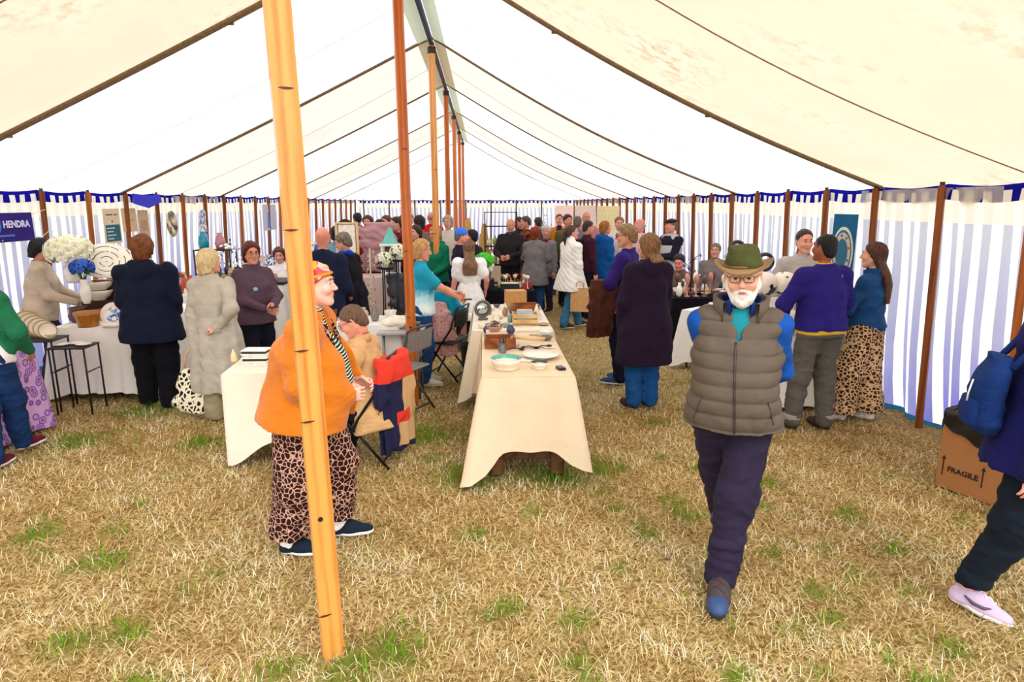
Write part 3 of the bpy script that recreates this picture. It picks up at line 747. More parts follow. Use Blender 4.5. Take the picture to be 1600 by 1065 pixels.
    if shoes:
        for i in (0, 1):
            up, so = shoe_arrays(max(.008, hh*(1.0 if res < .9 else 1.5)), shoes.get('kind', 'shoe'))
            fd = (K[i]-hj[i]); ang = (footyaw[i] if footyaw else 0)+(-6 if i else 6)
            R = rot('Z', ang) @ rot('X', -heelup[i])
            an = V3(A[i]); base = an+R @ V3(0, .045, -.085)*s
            if heelup[i]:
                base = an+R @ V3(0, .045, -.085)*s
            so_ = s*shoes.get('size', 1.0)
            sho = link('shoe', array_mesh('shoe', *xf((up[0], up[1]), R, base, so_), shoes['m']), P)
            link('sole', array_mesh('sole', *xf(so, R, base, so_), shoes.get('sole') or flat('#e8e4dc', .7)), sho)
            if shoes.get('laces'):
                tr = BVHTree.FromPolygons([Vector(v) for v in up[0]], [tuple(map(int, q)) for q in up[1]])
                def top(x, y):
                    h = tr.ray_cast(Vector((x, y, .3)), Vector((0, 0, -1)))[0]; return base+R @ (V3(x, y, (h.z if h else .06)+.002)*so_)
                for t in range(5):
                    y = .012+.017*t; ml = MB(); ml.tube([top(x, y+.010*(x/.024)*(1 if t % 2 else -1)) for x in (-.024, -.012, 0, .012, .024)], .0034, 5); ml.obj('lace', shoes['laces'], sho)
            if shoes.get('toecap'):
                tc = Field(); tc.cone((0, .03, .03), (.004, .125, .020), .043, .036, k=.04); tc.cone((-.004, .06, .022), (-.002, .15, .016), .039, .031, k=.03); tc.half((0, .092, .02), (0, -1, .35)); tc.half((0, 0, .014), (0, 0, -1)); tc.half((0, 0, .050), (0, -.3, 1))
                link('toe_cap', array_mesh('toe_cap', *xf(tc.arrays(.006), R, base, so_), shoes['toecap']), sho)
    return info
EYE_PUPIL, EYE_IRIS, EYE_WHITE = flat('#0c0a0a', .15), flat('#3d2c22', .2), flat('#efe9e4', .25)
def add_glasses(I, m):
    HP, hs = I['HP'], I['hs']; b = MB()
    for sg in (-1, 1):
        pts = [HP(sg*.032+.024*math.copysign(abs(math.cos(t))**.7, math.cos(t)), .106-.10*abs(sg*.032+.024*math.cos(t))**1.3*1.2, .008+.0175*math.copysign(abs(math.sin(t))**.7, math.sin(t))) for t in np.linspace(0, 2*PI, 17)[:-1]]
        b.tube(pts, .0020*hs, 5, closed=True)
        b.tube([HP(sg*.056, .098, .014), HP(sg*.074, .060, .014), HP(sg*.083, .0, .012), HP(sg*.082, -.02, .002)], .0018*hs, 5)
    b.tube([HP(-.008, .107, .012), HP(0, .111, .015), HP(.008, .107, .012)], .0018*hs, 5)
    b.obj('glasses', m, I['P'])
def garment(I, g):
    """coat, jumper, shirt, dress: torso and sleeves in one surface"""
    T, RT, s, hc, sh, E, W, b, sw = I['T'], I['RT'], I['s'], I['hc'], I['sh'], I['E'], I['W'], I['b'], I['sw']
    th = g.get('thick', .014); hem = g.get('hem', .84); fl = g.get('flare', 0.0); be = I['belly']
    F = Field(); fr = g.get('front', 0)
    keys = [(1.08, 0, .01+be*.6, .142*b+th+g.get('waist', 0), .104*b+th+be), (1.26, 0, .008, .158*b+th, .116*(.5+.5*b)+th+be*.4), (1.35, 0, -.002, sw*.92+th*.4, .092+th*.9), (1.41, 0, -.008, sw*g.get('yoke', .74)+th*.3, .074+th*.6), (1.45, 0, -.010, sw*.50+th*.3, .064+th*.6), (1.478, 0, -.012, .078+th*.4, .060+th*.6), (1.50+g.get('collar', 0), 0, -.012, .062+th*.4, .058+th*.5)]
    if hem < 1.0: keys += [(.94, 0, be*.4, .166*b+th+fl*.25, .122*b+th+be*.6+fl*.2)]
    if hem < .86: keys += [(.84, 0, be*.2, .172*b+th+fl*.5, .126*b+th+fl*.4+be*.3)]
    if hem < 1.0: keys += [(hem, 0, be*.15+g.get('hemy', 0), .172*b+th+fl, .128*b+th+fl*.85+be*.2)]
    else: keys += [(hem, 0, 0, .150*b+th, .11*b+th)]
    upright = g.get('drape', hem < .7)
    if upright and abs(I['RT'][2, 1]) > .02:
        keysU = [k for k in keys if k[0] >= .93]; keysD = [k for k in keys if k[0] <= 1.09]
        F.loft([(z*s, x*s, y*s, a*s, c*s) for z, x, y, a, c in keysU], hc-RT @ (V3(0, 0, .93)*s), RT, k=.03)
        F.loft([(z*s, x*s, y*s, a*s, c*s) for z, x, y, a, c in keysD], hc-V3(0, 0, .93)*s, None, k=.05, flute=g.get('flute'))
    else: F.loft([(z*s, x*s, y*s, a*s, c*s) for z, x, y, a, c in keys], hc-RT @ (V3(0, 0, .93)*s), RT, k=.03, flute=g.get('flute'))
    sl = g.get('sleeve', 1.0); ar = g.get('arm', 1.0)
    for i in (0, 1):
        sg = -1 if i == 0 else 1; bb = .85+.15*b
        if sl <= 0:
            F.cone(T(sg*sw*.45, -.004, 1.40), T(sg*sw*g.get('cap', .86), 0, 1.397), .056*s+th*.5, .054*s+th*.7, k=.04); continue
        r0, r1, r2 = (.049*ar*bb+th*.6)*s, (.041*ar*bb+th*.55)*s, (.030*ar*bb+th*.5)*s
        F.cone(T(sg*.45*sw, -.004, 1.402), sh[i], .050*s+th*.4, r0, k=.05)
        if sl <= .5:
            e = sh[i]+(E[i]-sh[i])*min(1, sl*2); F.cone(sh[i], e, r0, r0*.95+(r1-r0)*sl, k=.04)
        else:
            wv = E[i]+(W[i]-E[i])*(sl-.5)*2*.99; F.cone(sh[i], E[i], r0, r1, k=.04); F.cone(E[i], wv, r1, r2*g.get('cuff', 1.0), k=.04)
        if sl > .5:
            def cr(X, Y, Z, e=E[i], w_=W[i]):
                d2 = (X-e[0])**2+(Y-e[1])**2+(Z-e[2])**2; d3 = (X-w_[0])**2+(Y-w_[1])**2+(Z-w_[2])**2; u_ = unit(w_-sh[i])
                t = X*u_[0]+Y*u_[1]+Z*u_[2]
                return .0042*(np.exp(-d2/.008)+.7*np.exp(-d3/.006))*np.sin(t*150/s+3*np.sin(X*31+Z*17)+2*np.sin(Y*37))
            if not g.get('quilt'): F.disp(cr)
    if g.get('hood'):
        F.cone(T(-.07, -.085, 1.455), T(.07, -.085, 1.455), .055*s, .055*s, k=.03); F.ell(T(0, -.115, 1.40), (.10*s, .05*s, .075*s), k=.04)
    if g.get('highcollar'):
        F.cone(T(0, -.012, 1.47), T(0, .0, 1.53), .072*s, .066*s, k=.02)
        c0 = T(0, .004, 1.50); F.cone(c0, T(0, .012, 1.60), .056*s, .060*s, k=.004, op='s')
    if g.get('vneck'):
        v = g['vneck']; F.loft([((1.50-v)*s, 0, .22*s, .006, .18*s), (1.50*s, 0, .22*s, g.get('vwide', .055)*s, .20*s), (1.60*s, 0, .22*s, (g.get('vwide', .055)+.02)*s, .21*s)], hc-RT @ (V3(0, 0, .93)*s), RT, k=.006, op='s')
    if g.get('open'):           # an open front: wedge cut out
        w0, z1 = g['open']; F.loft([(hem-.05, 0, .22, w0, .16), (1.2, 0, .22, w0*.9, .16), (1.56, 0, .20, w0*.7, .16)], hc-RT @ (V3(0, 0, .93)*s), RT, k=.01, op='s')
    am, fq = g.get('fold', (.0045, 34)); F.fold(am, fq, g.get('seed', 3))
    if g.get('quilt'):
        step, amp = g['quilt']; ax = g.get('quiltax', (0, 0, 1)); n = RT @ unit(ax); o = T(0, 0, 0)
        F.disp(lambda X, Y, Z: -amp*s*(np.abs(np.sin(PI*((X-o[0])*n[0]+(Y-o[1])*n[1]+(Z-o[2])*n[2])/step))**.55-.6))
    if g.get('extra'): g['extra'](F, I)
    o = field_obj(g.get('name', 'jacket'), F, I['hb']*g.get('fine', .85 if I['hb'] < .02 else 1.05), g['m'], I['P'])
    if g.get('label'): o['label'] = g['label']
    g['obj'] = o
    return o
def lower(I, g):
    s, hj, K, A, hc, RT, b = I['s'], I['hj'], I['K'], I['A'], I['hc'], I['RT'], I['b']
    th = g.get('thick', .012); F = Field(); r = g.get('r', (.088, .066, .058)); r = [x*(.55+.45*b)*s for x in r]; up = g.get('up', 1.05)
    if g.get('skirt'):
        F.loft([(z*s, 0, 0, a*s, c*s) for z, a, c in g['skirt']], k=.03, flute=g.get('flute'))
    else:
        zz = hc[2]/s-.93
        F.loft([(z*s, x*s, y*s, a*s, c*s) for z, x, y, a, c in [(.86, 0, 0, .150*b+th, .112*b+th), (.93, 0, -.005, .162*b+th, .120*b+th+I['belly']*.3), (up, 0, 0, g.get('upw', .128)*b+th, .094*b+th+I['belly']*.6)]], hc-RT @ (V3(0, 0, .93)*s), RT, k=.04)
        for i in (0, 1):
            e = A[i]+(K[i]-A[i])*g.get('short', 0.0); e = e+unit(e-K[i])*g.get('drop', 0.0)
            F.cone(hj[i], K[i], r[0]+th*s, r[1]+th*s, k=.03); F.cone(K[i], e, r[1]+th*s, r[2]+th*s, k=.05)
            if g.get('bag'):
                m = K[i]*.5+A[i]*.5; F.ell(m, (r[1]*1.05, r[1]*1.1, .18*s), k=.06)
        if not g.get('short'): F.half((0, 0, .018), (0, 0, -1))
        else: F.half((0, 0, min((A[i]+(K[i]-A[i])*g['short'])[2] for i in (0, 1))-.012), (0, 0, -1))
    if not g.get('skirt'):
        zk, za = (K[0][2]+K[1][2])/2, (A[0][2]+A[1][2])/2+.07*s
        F.disp(lambda X, Y, Z: g.get('crease', .0030)*(np.exp(-((Z-zk)/.10)**2)+1.2*np.exp(-((Z-za)/.09)**2)+.35)*np.sin(Z*95/s+4.5*np.sin(X*17+Y*13+Z*6)+2.5*np.sin(Y*33+Z*15)))
    am, fq = g.get('fold', (.005, 34)); F.fold(am, fq, g.get('seed', 5))
    if g.get('extra'): g['extra'](F, I)
    o = field_obj(g.get('name', 'trousers'), F, I['hb']*g.get('fine', 1.0 if I['hb'] < .013 else (1.2 if I['hb'] < .02 else 1.4)), g['m'], I['P'])
    if g.get('label'): o['label'] = g['label']
    return o
# ------------------------------------------------------------------ people near the camera
def loc_of(px, py, z=0.0): p = at(px, py, z); return (p.x, p.y)
def inl(loc, yaw, H, p):
    """world point -> figure's own coordinates in 1.75 m units"""
    s = H/1.75; q = Matrix.Rotation(math.radians(-yaw), 3, 'Z') @ (Vector(p)-Vector((loc[0], loc[1], 0))); return (q.x/s, q.y/s, q.z/s)
def feet_px(loc, yaw, H, l, r): return tuple(inl(loc, yaw, H, at(*p))[:2] for p in (l, r))
def head_piece(I, name, F, h, m, parent=None):
    return link(name, array_mesh(name, *xf(F.arrays(h), I['RH'], I['hcen'], I['hs']), m), parent or I['P'])
def ribbon(I, name, pts, r, m, n=6, parent=None):
    b = MB(); b.tube(pts, r, n); return b.obj(name, m, parent or I['P'])
WHITE_RUBBER = flat('#ece8e0', .6)
def surf_pt(I, z, ang, off=0.0, g=None):
    """a point on the front of the torso garment at height z and angle from straight ahead"""
    T = I['T']; zs = [.84, .94, 1.08, 1.26, 1.37]; b = I['b']; th = g.get('thick', .014); be = I['belly']; fl = g.get('flare', 0)
    a = np.interp(z, zs, [.172*b+th+fl*.5, .166*b+th+fl*.25, .142*b+th, .158*b+th, I['sw']*.9]); c = np.interp(z, zs, [.126*b+th+be*.3, .122*b+th+be*.6, .104*b+th+be, .116*(.5+.5*b)+th+be*.4, .092+th]); cy = np.interp(z, zs, [be*.2, be*.4, be*.6, .008, -.002])
    t = math.radians(ang); e = (abs(math.sin(t))**2.3+abs(math.cos(t))**2.3)**(-1/2.3)
    return T(math.sin(t)*e*(a+off), cy+math.cos(t)*e*(c+off), z)

def bvh(o): return BVHTree.FromPolygons([v.co for v in o.data.vertices], [p.vertices[:] for p in o.data.polygons])
def front(I, tree, x, z, off=.004, back=False):
    """the outermost point of a garment straight in front of (or behind) x, z of the torso"""
    d = I['RT'] @ V3(0, -1 if not back else 1, 0); o = I['T'](x, .6 if not back else -.6, z)
    h = tree.ray_cast(Vector(o), Vector(d))[0]
    return (np.array(h) if h is not None else I['T'](x, .15, z))-d*off
# the man walking towards the camera
H = 1.79; yaw = 159; L = loc_of(1131, 900); L = (L[0], L[1]+.05)
fL = inl(L, yaw, H, at(1123, 925)); fR = inl(L, yaw, H, (at(1140, 850).x, L[1]+.40, 0))
vest = dict(m=cloth('#6d6156', var=.10, bump=.25, weave=300, name='quilted_nylon'), thick=.034, hem=.878, flare=.008, sleeve=0, cap=.78, name='quilted_vest', vneck=.17, vwide=.075, quilt=(.076, .012), fold=(.0035, 30), collar=-.02, fine=.75, yoke=1.0)
fleece = dict(m=cloth('#1559a5', var=.22, bump=.3, weave=260), thick=.012, hem=.95, name='blue_fleece', arm=1.08, cuff=1.0, fine=1.05, fold=(.004, 40), vneck=.085, vwide=.045)
MAN = person(L, yaw, 'white-bearded man in green brimmed hat and taupe quilted vest walking towards the camera', H=H, build=1.2, skin='#e9b9a2', res=.5, belly=.035, lean=2, head=(-3, -6, 3), facewide=1.10,
    feet=((fL[0], fL[1]), (fR[0], fR[1])), knee=((.05, 1, 0), (.05, 1, 0)), hips=.915, heelup=(0, -25), lift=(0, .05), hands=((-.06, -.21, .93), (.06, -.19, .86)), elbow=((-1, -.02, .1), (.3, -1, 0)), hpose=('grip', 'relax'), hdir=((1, -.1, -.2), (-1, -.1, -.2)), hback=((0, 1, 0), (0, 1, 0)),
    under=fleece, top=vest, bottom=dict(m=cloth('#352b44', var=.2, bump=.6, weave=200), r=(.094, .076, .064), thick=.012, fold=(.0055, 42), name='trousers'), shoes=dict(m=flat('#4a3f40', .75, bump=.3), kind='boot', size=1.18, sole=flat('#39322f', .8), laces=flat('#5c2d33', .8), toecap=flat('#34507c', .6)), hair=('fringe', hairmat('#e8e2da', '#b9b0a6')),
    glasses=flat('#3a241f', .3), eyebrow='#d8cfc6', smile=True, lip='#c9786c', footyaw=(-8, 0), shw=.172)
I = MAN
F = Field(); F.cone((0, .052, -.092), (0, .062, -.112), .046, .036, k=.02)
for sg in (-1, 1): F.cone((sg*.062, .012, -.045), (sg*.030, .062, -.100), .021, .026, k=.02); F.cone((sg*.066, .004, .0), (sg*.064, .012, -.045), .012, .02, k=.02); F.cone((sg*.004, .097, -.050), (sg*.030, .082, -.062), .0075, .008, k=.01); F.cone((sg*.030, .078, -.066), (sg*.034, .070, -.090), .010, .018, k=.015)
F.cone((-.012, .103, -.0655), (.012, .103, -.0655), .007, .007, k=.006, op='s'); F.disp(tuft(.0016, 120)); head_piece(I, 'beard', F, .0045, hairmat('#f4f1ec', '#d6d0c8'))
F = Field(); F.loft([(.045, 0, -.008, .090, .112), (.075, 0, -.008, .088, .110), (.105, 0, -.008, .080, .102), (.134, 0, -.01, .070, .092), (.150, 0, -.01, .060, .082)], k=.01, p=2.5); F.ell((0, .01, .172), (.022, .07, .030), k=.03, op='s'); F.fold(.003, 50, 2)
HAT = head_piece(I, 'hat_crown', F, .006, cloth('#53562c', var=.18, bump=.4, name='felt'))
HAT['label'] = 'olive green felt crown'
def brim(u, v):
    t = u*2*PI; r = v; rx, ry = .082+.056*r, .104+.060*r
    x, y = rx*math.cos(t), -.008+ry*math.sin(t); z = .052+.030*r**2*abs(math.cos(t))**2-.020*r**1.5*abs(math.sin(t))**1.5
    return I['HP'](x, y, z)
b = MB(); b.grid(brim, 40, 6, closed_u=True); n_ = len(b.v); top_ = list(b.v)
off = I['RH'] @ V3(0, 0, .006); b.v += [tuple(np.array(p)+off) for p in top_]; b.f += [tuple(i+n_ for i in q)[::-1] for q in b.f]; b.m += b.m[:]; b.sm += b.sm[:]
for i in range(40): j = (i+1) % 40; b.f.append((200+i, 200+j, n_+200+j, n_+200+i)[::-1]); b.m.append(0); b.sm.append(True)
b.f = [q[::-1] for q in b.f]
br = b.obj('hat_brim', cloth('#9a7f5c', var=.12, bump=.3, name='felt'), I['P']); br['label'] = 'tan wide hat brim'
b = MB(); b.tube([I['HP'](.089*math.cos(t), -.008+.111*math.sin(t), .064) for t in np.linspace(0, 2*PI, 33)[:-1]], .0065, 6, closed=True); b.obj('hat_band', flat('#8c6548', .7), HAT)
b = MB(); b.lathe([(.0065, 0), (.0085, .002), (.0065, .004), (.004, .002)], 10, I['HP'](.082, .030, .108), 0, Matrix(I['RH'].tolist()) @ Matrix.Rotation(PI/2, 3, 'Y')); b.obj('eyelet', flat('#b9a06a', .3, .8), HAT)
b = MB(); b.tube([I['HP'](-.052+.006*t, .089-.02*t, .073+.02*t) for t in (0, .3, .6, 1)], [.003, .006, .006, .001], 6); b.obj('hat_pin', flat('#e8dfc4', .4), HAT)
vt = bvh(vest['obj'])
ribbon(I, 'zip', [front(I, vt, .012*math.sin(z*6), z, .003) for z in np.linspace(.888, 1.325, 26)], .0055, flat('#4b3a38', .5))
# standing vest collar and fleece collar, teal t-shirt
T = I['T']
def collar_band(I, name, r0, r1, z0, z1, m, gap=40, thick=.009, lean=0.0, n=22):
    T = I['T']; b = MB(); A_ = np.radians(np.linspace(gap, 360-gap, n)); V = []
    for q, (rr, zz) in enumerate(((r0, z0), (r1, z1), (r1+thick, z1), (r0+thick, z0))):
        for t in A_: V.append(T(math.sin(t)*rr*1.12, -.008+math.cos(t)*rr+lean*(zz-z0), zz-(.055 if zz == z0 else .03)*max(0, math.cos(t))))
    N = n; f = []
    for q in range(4):
        w_ = (q+1) % 4
        for i in range(N-1): f.append((q*N+i, q*N+i+1, w_*N+i+1, w_*N+i))
    b.add(V, f, 0, True); return b.obj(name, m, I['P'])
collar_band(I, 'vest_collar', .094, .098, 1.445, 1.53, vest['m'], 38, .022, .15)
collar_band(I, 'fleece_collar', .080, .084, 1.43, 1.525, cloth('#1b2f6a', var=.15), 26, .010, .15)
F = Field(); F.loft([(z*I['s'], 0, y*I['s'], a*I['s'], c*I['s']) for z, y, a, c in ((1.22, .03, .06, .098), (1.34, .024, .068, .088), (1.43, .01, .072, .078), (1.475, .0, .067, .066))], I['hc']-I['RT'] @ (V3(0, 0, .93)*I['s']), I['RT'], k=.02)
field_obj('t_shirt', F, .009, cloth('#1f8d98'), I['P'])
for sg in (-1, 1): ribbon(I, 'pocket_zip', [front(I, vt, sg*x, z, .002) for x, z in ((.185, .93), (.178, .96), (.17, .99), (.162, 1.02), (.155, 1.05))], .0045, flat('#54473f', .6))

# the woman in the orange cardigan behind the first pole
H = 1.70; yaw = -88; L = at(500, 850); L = (L.x-.025, L.y)
ft = feet_px(L, yaw, H, (528, 834), (452, 862))
LEO = spots('leopard_print', '#d3ab97', '#3a1a17', 33, (.03, .085)); STRIPE_T = stripes('green_stripe_jersey', '#2f4a44', '#eef2e2', .017, 2, .30)
carm = cloth('#d07e18', var=.10, bump=.5, weave=60, name='orange_knit', sheen=.2)
WO = person(L, yaw, 'woman in an orange cardigan and leopard print dungarees standing behind the nearest pole', H=H, build=1.5, fem=True, skin='#efbfae', res=.55, belly=.06, lean=8, head=(-4, 2, 0), feet=ft, hips=.92,
    hands=((-.12, .27, 1.0), (.13, .25, 1.0)), elbow=((-1, -.9, -.4), (1, -1.0, -.4)), hpose=('hold', 'hold'), hdir=((.2, 1, -.05), (-.35, 1, -.1)), shw=.17, smile=True, eyebrow='#8a6a50',
    under=dict(m=STRIPE_T, thick=.010, hem=1.0, name='striped_top', sleeve=.3, fold=(.004, 30)),
    bottom=dict(m=LEO, r=(.118, .110, .084), thick=.012, short=.13, fold=(.006, 26), fine=1.05, name='dungarees', up=1.25, upw=.118),
    top=dict(m=carm, thick=.048, hem=.84, flare=.04, name='orange_cardigan', arm=1.22, cuff=1.1, open=(.125, 0), fold=(.005, 26), collar=-.02), shoes=dict(m=cloth('#1d2c3c'), sole=WHITE_RUBBER), hair=('crop', hairmat('#b58a6c', '#8a6046')))
I = WO
for i in (0, 1):
    a = I['A'][i]; k_ = unit(I['K'][i]-a)
    F = Field(); F.cone(a-k_*.005, a+k_*.10, .050, .060, k=.01); F.fold(.006, 60, i); so = field_obj('sock', F, .009, cloth('#f3efe9', bump=.6), I['P'])
F = Field(); F.ell((0, -.014, .046), (.088, .108, .090), k=.02); F.half((0, .07, .062), (0, 1, -1.25), k=.008); F.half((0, -.02, .012), (0, .25, -1), k=.008); F.fold(.004, 60, 4)
k = NT('headscarf'); co = k.coord(); vo = k.n('ShaderNodeTexVoronoi', {'Vector': co, 'Scale': 17.0}); nz = k.noise(co, 9, 2)
k.bsdf(k.ramp(vo.outputs[1], [(0, srgb('#c4202c')), (.3, srgb('#e7a31e')), (.5, srgb('#c8566a')), (.68, srgb('#e9b8a0')), (.85, srgb('#b3232f'))], 'CONSTANT'), .8, k.bump(nz, .4, .02)); hs_ = head_piece(I, 'headscarf', F, .006, k.m)
b = MB(); b.tube([I['HP'](math.cos(t)*.088, -.02+math.sin(t)*.112, .045+.022*math.sin(t)) for t in np.linspace(0, 2*PI, 29)[:-1]], .009, 6, closed=True); b.obj('twisted_band', cloth('#d9981e'), hs_)
for sg in (-1, 1):   # dungaree straps
    ribbon(I, 'strap', [I['T'](sg*.085, .170, 1.22), I['T'](sg*.09, .135, 1.33), I['T'](sg*.085, .090, 1.41), I['T'](sg*.08, .03, 1.465), I['T'](sg*.07, -.05, 1.46)], .012, LEO)
b = MB()
for sg in (-1, 1): b = MB(); b.tube([I['HP'](sg*.083, -.004, -.028), I['HP'](sg*.084, -.003, -.048)], [.003, .006], 6); b.obj('earring', flat('#8a1f1f', .3), I['P'])
# ------------------------------------------------------------------ the other visitors and stallholders
PLACED = []
def hp(px, py, H, r=.54):
    """stand someone of height H where the photo shows the head, stepping back from anyone already there"""
    p = at(px, py, H); d = Vector((p.x, p.y)).normalized()*.08; q = Vector((p.x, p.y))
    for _ in range(40):
        if all((q-Vector(o)).length > r for o in PLACED): break
        q += d
    PLACED.append((q.x, q.y)); return (q.x, q.y)
def Tr(c, **kw): d = dict(m=cloth(c, var=.2, bump=.5, weave=200)); d.update(kw); return d
def Tp(c, **kw): d = dict(m=cloth(c) if isinstance(c, str) else c); d.update(kw); return d
def Sh(c, **kw): d = dict(m=flat(c, .7)); d.update(kw); return d
JEANS, DKJEANS = '#2c5584', '#1d2f58'
def logo_patch(I, o, x, z, r, m, back=False, name='printed_badge'):
    t = bvh(o); pts = []
    for ring in (0, 1):
        for k_ in range(12):
            a = 2*PI*k_/12; rr = (0.0 if ring == 0 else r)
            pts.append(front(I, t, x+rr*math.cos(a), z+rr*math.sin(a)*.75, .004, back))
    b = MB(); b.add([pts[0]]+pts[12:], [(0, 1+i, 1+(i+1) % 12) for i in range(12)]); return b.obj(name, m, I['P'])

# seated man in the beige shirt
yaw = 82; H = 1.76; L = loc_of(592, 716); ft = ((-.13, .40), (.12, .30))
SEAT = person(L, yaw, 'seated man in a beige shirt with cropped grey-brown hair, looking down', H=H, build=1.12, skin='#e8a894', res=.7, hips=.43, lean=13, head=(6, -28, 0), feet=ft, knee=((-.2, 1, .6), (.2, 1, .6)), belly=.03,
    hands=((-.10, .36, .66), (.12, .30, .62)), elbow=((-.7, -.6, -.6), (.7, -.6, -.6)), hpose=('hold', 'hold'), hdir=((.3, 1, -.1), (-.3, 1, -.1)), top=Tp('#cfa878', thick=.03, hem=.80, flare=.03, name='shirt', fold=(.006, 30), arm=1.25, cuff=1.2, m=cloth('#d2ae80', bump=.7)),
    bottom=Tr('#1b1d3c', r=(.095, .075, .065)), shoes=Sh('#2a2626'), hair=('crop', hairmat('#8d7058', '#5d4636')), glasses=flat('#2b1a1c', .3), eyebrow='#5c4535')
collar_band(SEAT, 'shirt_collar', .082, .088, 1.45, 1.515, cloth('#d2ae80', bump=.7), 20, .008)

# purple jumper man and the woman in denim at the right-hand stall
yaw = 14; H = 1.75; L = loc_of(1266, 668); ft = feet_px(L, yaw, H, (1236, 668), (1287, 668))
PLACED.append(L)
PU = person(L, yaw, 'short dark-haired man in purple-blue jumper and grey jeans, back turned, at right stall', H=H, build=1.25, skin='#a86a48', res=.85, feet=ft, hands=((-.16, .30, 1.02), (.18, .26, 1.0)), elbow=((-1, -.5, -.4), (1, -.5, -.3)), head=(8, 4, 0), lean=3, hpose=('hold', 'hold'),
    under=Tp('#d9b54a', thick=.012, hem=.885, sleeve=0, name='shirt', fold=(.001, 20)), top=Tp('#2f2378', thick=.032, hem=.92, flare=-.003, name='purple_jumper', arm=1.15, fold=(.006, 30), m=cloth('#31247c', bump=.6)), bottom=Tr('#6a6660', r=(.090, .070, .058), fold=(.006, 36), m=cloth('#69655e', bump=.9, var=.25)),
    shoes=Sh('#4b3028', kind='boot', sole=flat('#2e211c', .8)), hair=('buzz', hairmat('#1c1214', '#0c0809')), eyes=False)
for i in (0, 1):
    a = PU['A'][i]; F = Field(); F.cone(a+V3(0, 0, .03), a+V3(0, 0, .05), .080, .080, k=.01); F.half(a+V3(0, 0, -.005), (0, 0, -1)); F.half(a+V3(0, 0, .055), (0, 0, 1)); field_obj('turned_up_hem', F, .010, cloth('#a39d92'), PU['P'])
yaw = 38; H = 1.66; L = loc_of(1338, 652); L = (L[0], L[1]); ft = feet_px(L, yaw, H, (1312, 655), (1356, 654))
LEO2 = spots('tan_leopard_print', '#d4b48c', '#4a2a1c', 30, (.09, .15))
PLACED.append(L)
DE = person(L, yaw, 'woman with long brown hair in a denim jacket and tan leopard print trousers, back turned', H=H, build=1.08, fem=True, res=.85, feet=ft, hands=((-.10, .28, 1.0), (.14, .25, 1.0)), elbow=((-1, -.5, -.4), (1, -.6, -.3)), head=(18, 0, 0), hpose=('hold', 'hold'),
    top=Tp('#1f4a78', thick=.022, hem=.93, flare=.01, name='denim_jacket', fold=(.006, 36), m=cloth('#22527f', var=.35, bump=.8)), bottom=dict(m=LEO2, r=(.112, .112, .118), thick=.01, fold=(.006, 26), name='wide_trousers', short=.02), shoes=Sh('#e9e4dc', sole=WHITE_RUBBER), hair=('long', hairmat('#6b4630', '#432818')))
def long_hair(I, m, L=.42, w0=.085, w1=.07, back=-.055, amp=.004, h=None, name='hair_length', flutes=14):
    F = Field(); R = I['RH']*.25+np.eye(3)*.75; R = np.linalg.qr(I['RH']*.3+I['RT']*.7)[0]; R = R*np.sign(np.diag(R))[None, :] if abs(np.diag(R)).min() > .1 else I['RH']
    F.loft([(-L, 0, back-.10, w1*.8, .028), (-L*.6, 0, back-.095, w1, .042), (-.17, 0, back-.06, w0, .05), (-.06, 0, back, w0, .055), (.04, 0, -.03, w0*.9, .07)], k=.03, flute=(amp, flutes, 0))
    V, Q = F.arrays(h or I['hh']*1.2); return link(name, array_mesh(name, *xf((V, Q), I['RH'] if h is None else R, I['hcen'], I['hs']), m), I['P'])
long_hair(DE, hairmat('#7a5238', '#4a2d1c'), .46, .088, .080)
collar_band(DE, 'jacket_collar', .080, .086, 1.45, 1.51, cloth('#22527f', var=.35, bump=.8), 30, .01)

# stallholder in the grey jumper
H = 1.735; L = hp(1258, 359, H); yaw = 172
GR = person((L[0], L[1]), yaw, 'smiling stallholder in a pale grey jumper with tied-back hair behind the right stall', H=H+.01, build=1.08, fem=True, skin='#e6b199', res=.9, head=(4, -6, 2), hands=((-.26, .20, .98), (.30, .22, .95)), elbow=((-1, -.4, -.3), (1, -.4, -.3)), smile=True,
    top=Tp('#b9b2ac', thick=.026, hem=.86, name='grey_jumper', arm=1.15, highcollar=True, m=cloth('#bdb6af', bump=.5)), bottom=Tr('#1c4656'), shoes=Sh('#333030'), hair=('bun', hairmat('#5b4636', '#33251b'), .0015), lip='#c05a5a')
logo_patch(GR, GR['P'].children[[c.name.split('.')[0] for c in GR['P'].children].index('grey_jumper')], -.06, 1.30, .018, flat('#3a4252', .6))

# woman at the right edge, cut by the frame
yaw = -112; H = 1.70; L = loc_of(1512, 935); L = (L[0]+.15, L[1]-.07); ft = (inl(L, yaw, H, at(1730, 1000))[:2], inl(L, yaw, H, at(1512, 922))[:2])
RW = person(L, yaw, 'person in navy coat and blue backpack striding out at the right edge', H=H, build=1.22, fem=True, res=.7, feet=((-.10, .42), (.10, -.22)), heelup=(0, 14), lift=(0, .03), lean=3, hands=((-.24, .12, .80), (.25, -.08, .80)), elbow=((-1, -1, 0), (1, -1, 0)), hpose=('relax', 'relax'), skin='#eab5a4', footyaw=(0, -10),
    top=Tp('#1b1a5c', thick=.034, hem=.78, flare=.02, name='navy_coat', arm=1.25, cuff=1.25, fold=(.008, 28), hood=True, highcollar=True, m=cloth('#1c1a5e', bump=.7, weave=300)), bottom=Tr('#131a2a', r=(.100, .078, .054), short=.13, fold=(.006, 30), m=cloth('#14202e', var=.3, bump=.6)), shoes=dict(m=cloth('#c9b3c8', bump=.3, weave=300), sole=WHITE_RUBBER, laces=flat('#efe6ee', .7), size=1.05), hair=('bob', hairmat('#5a3a28', '#37221a')))
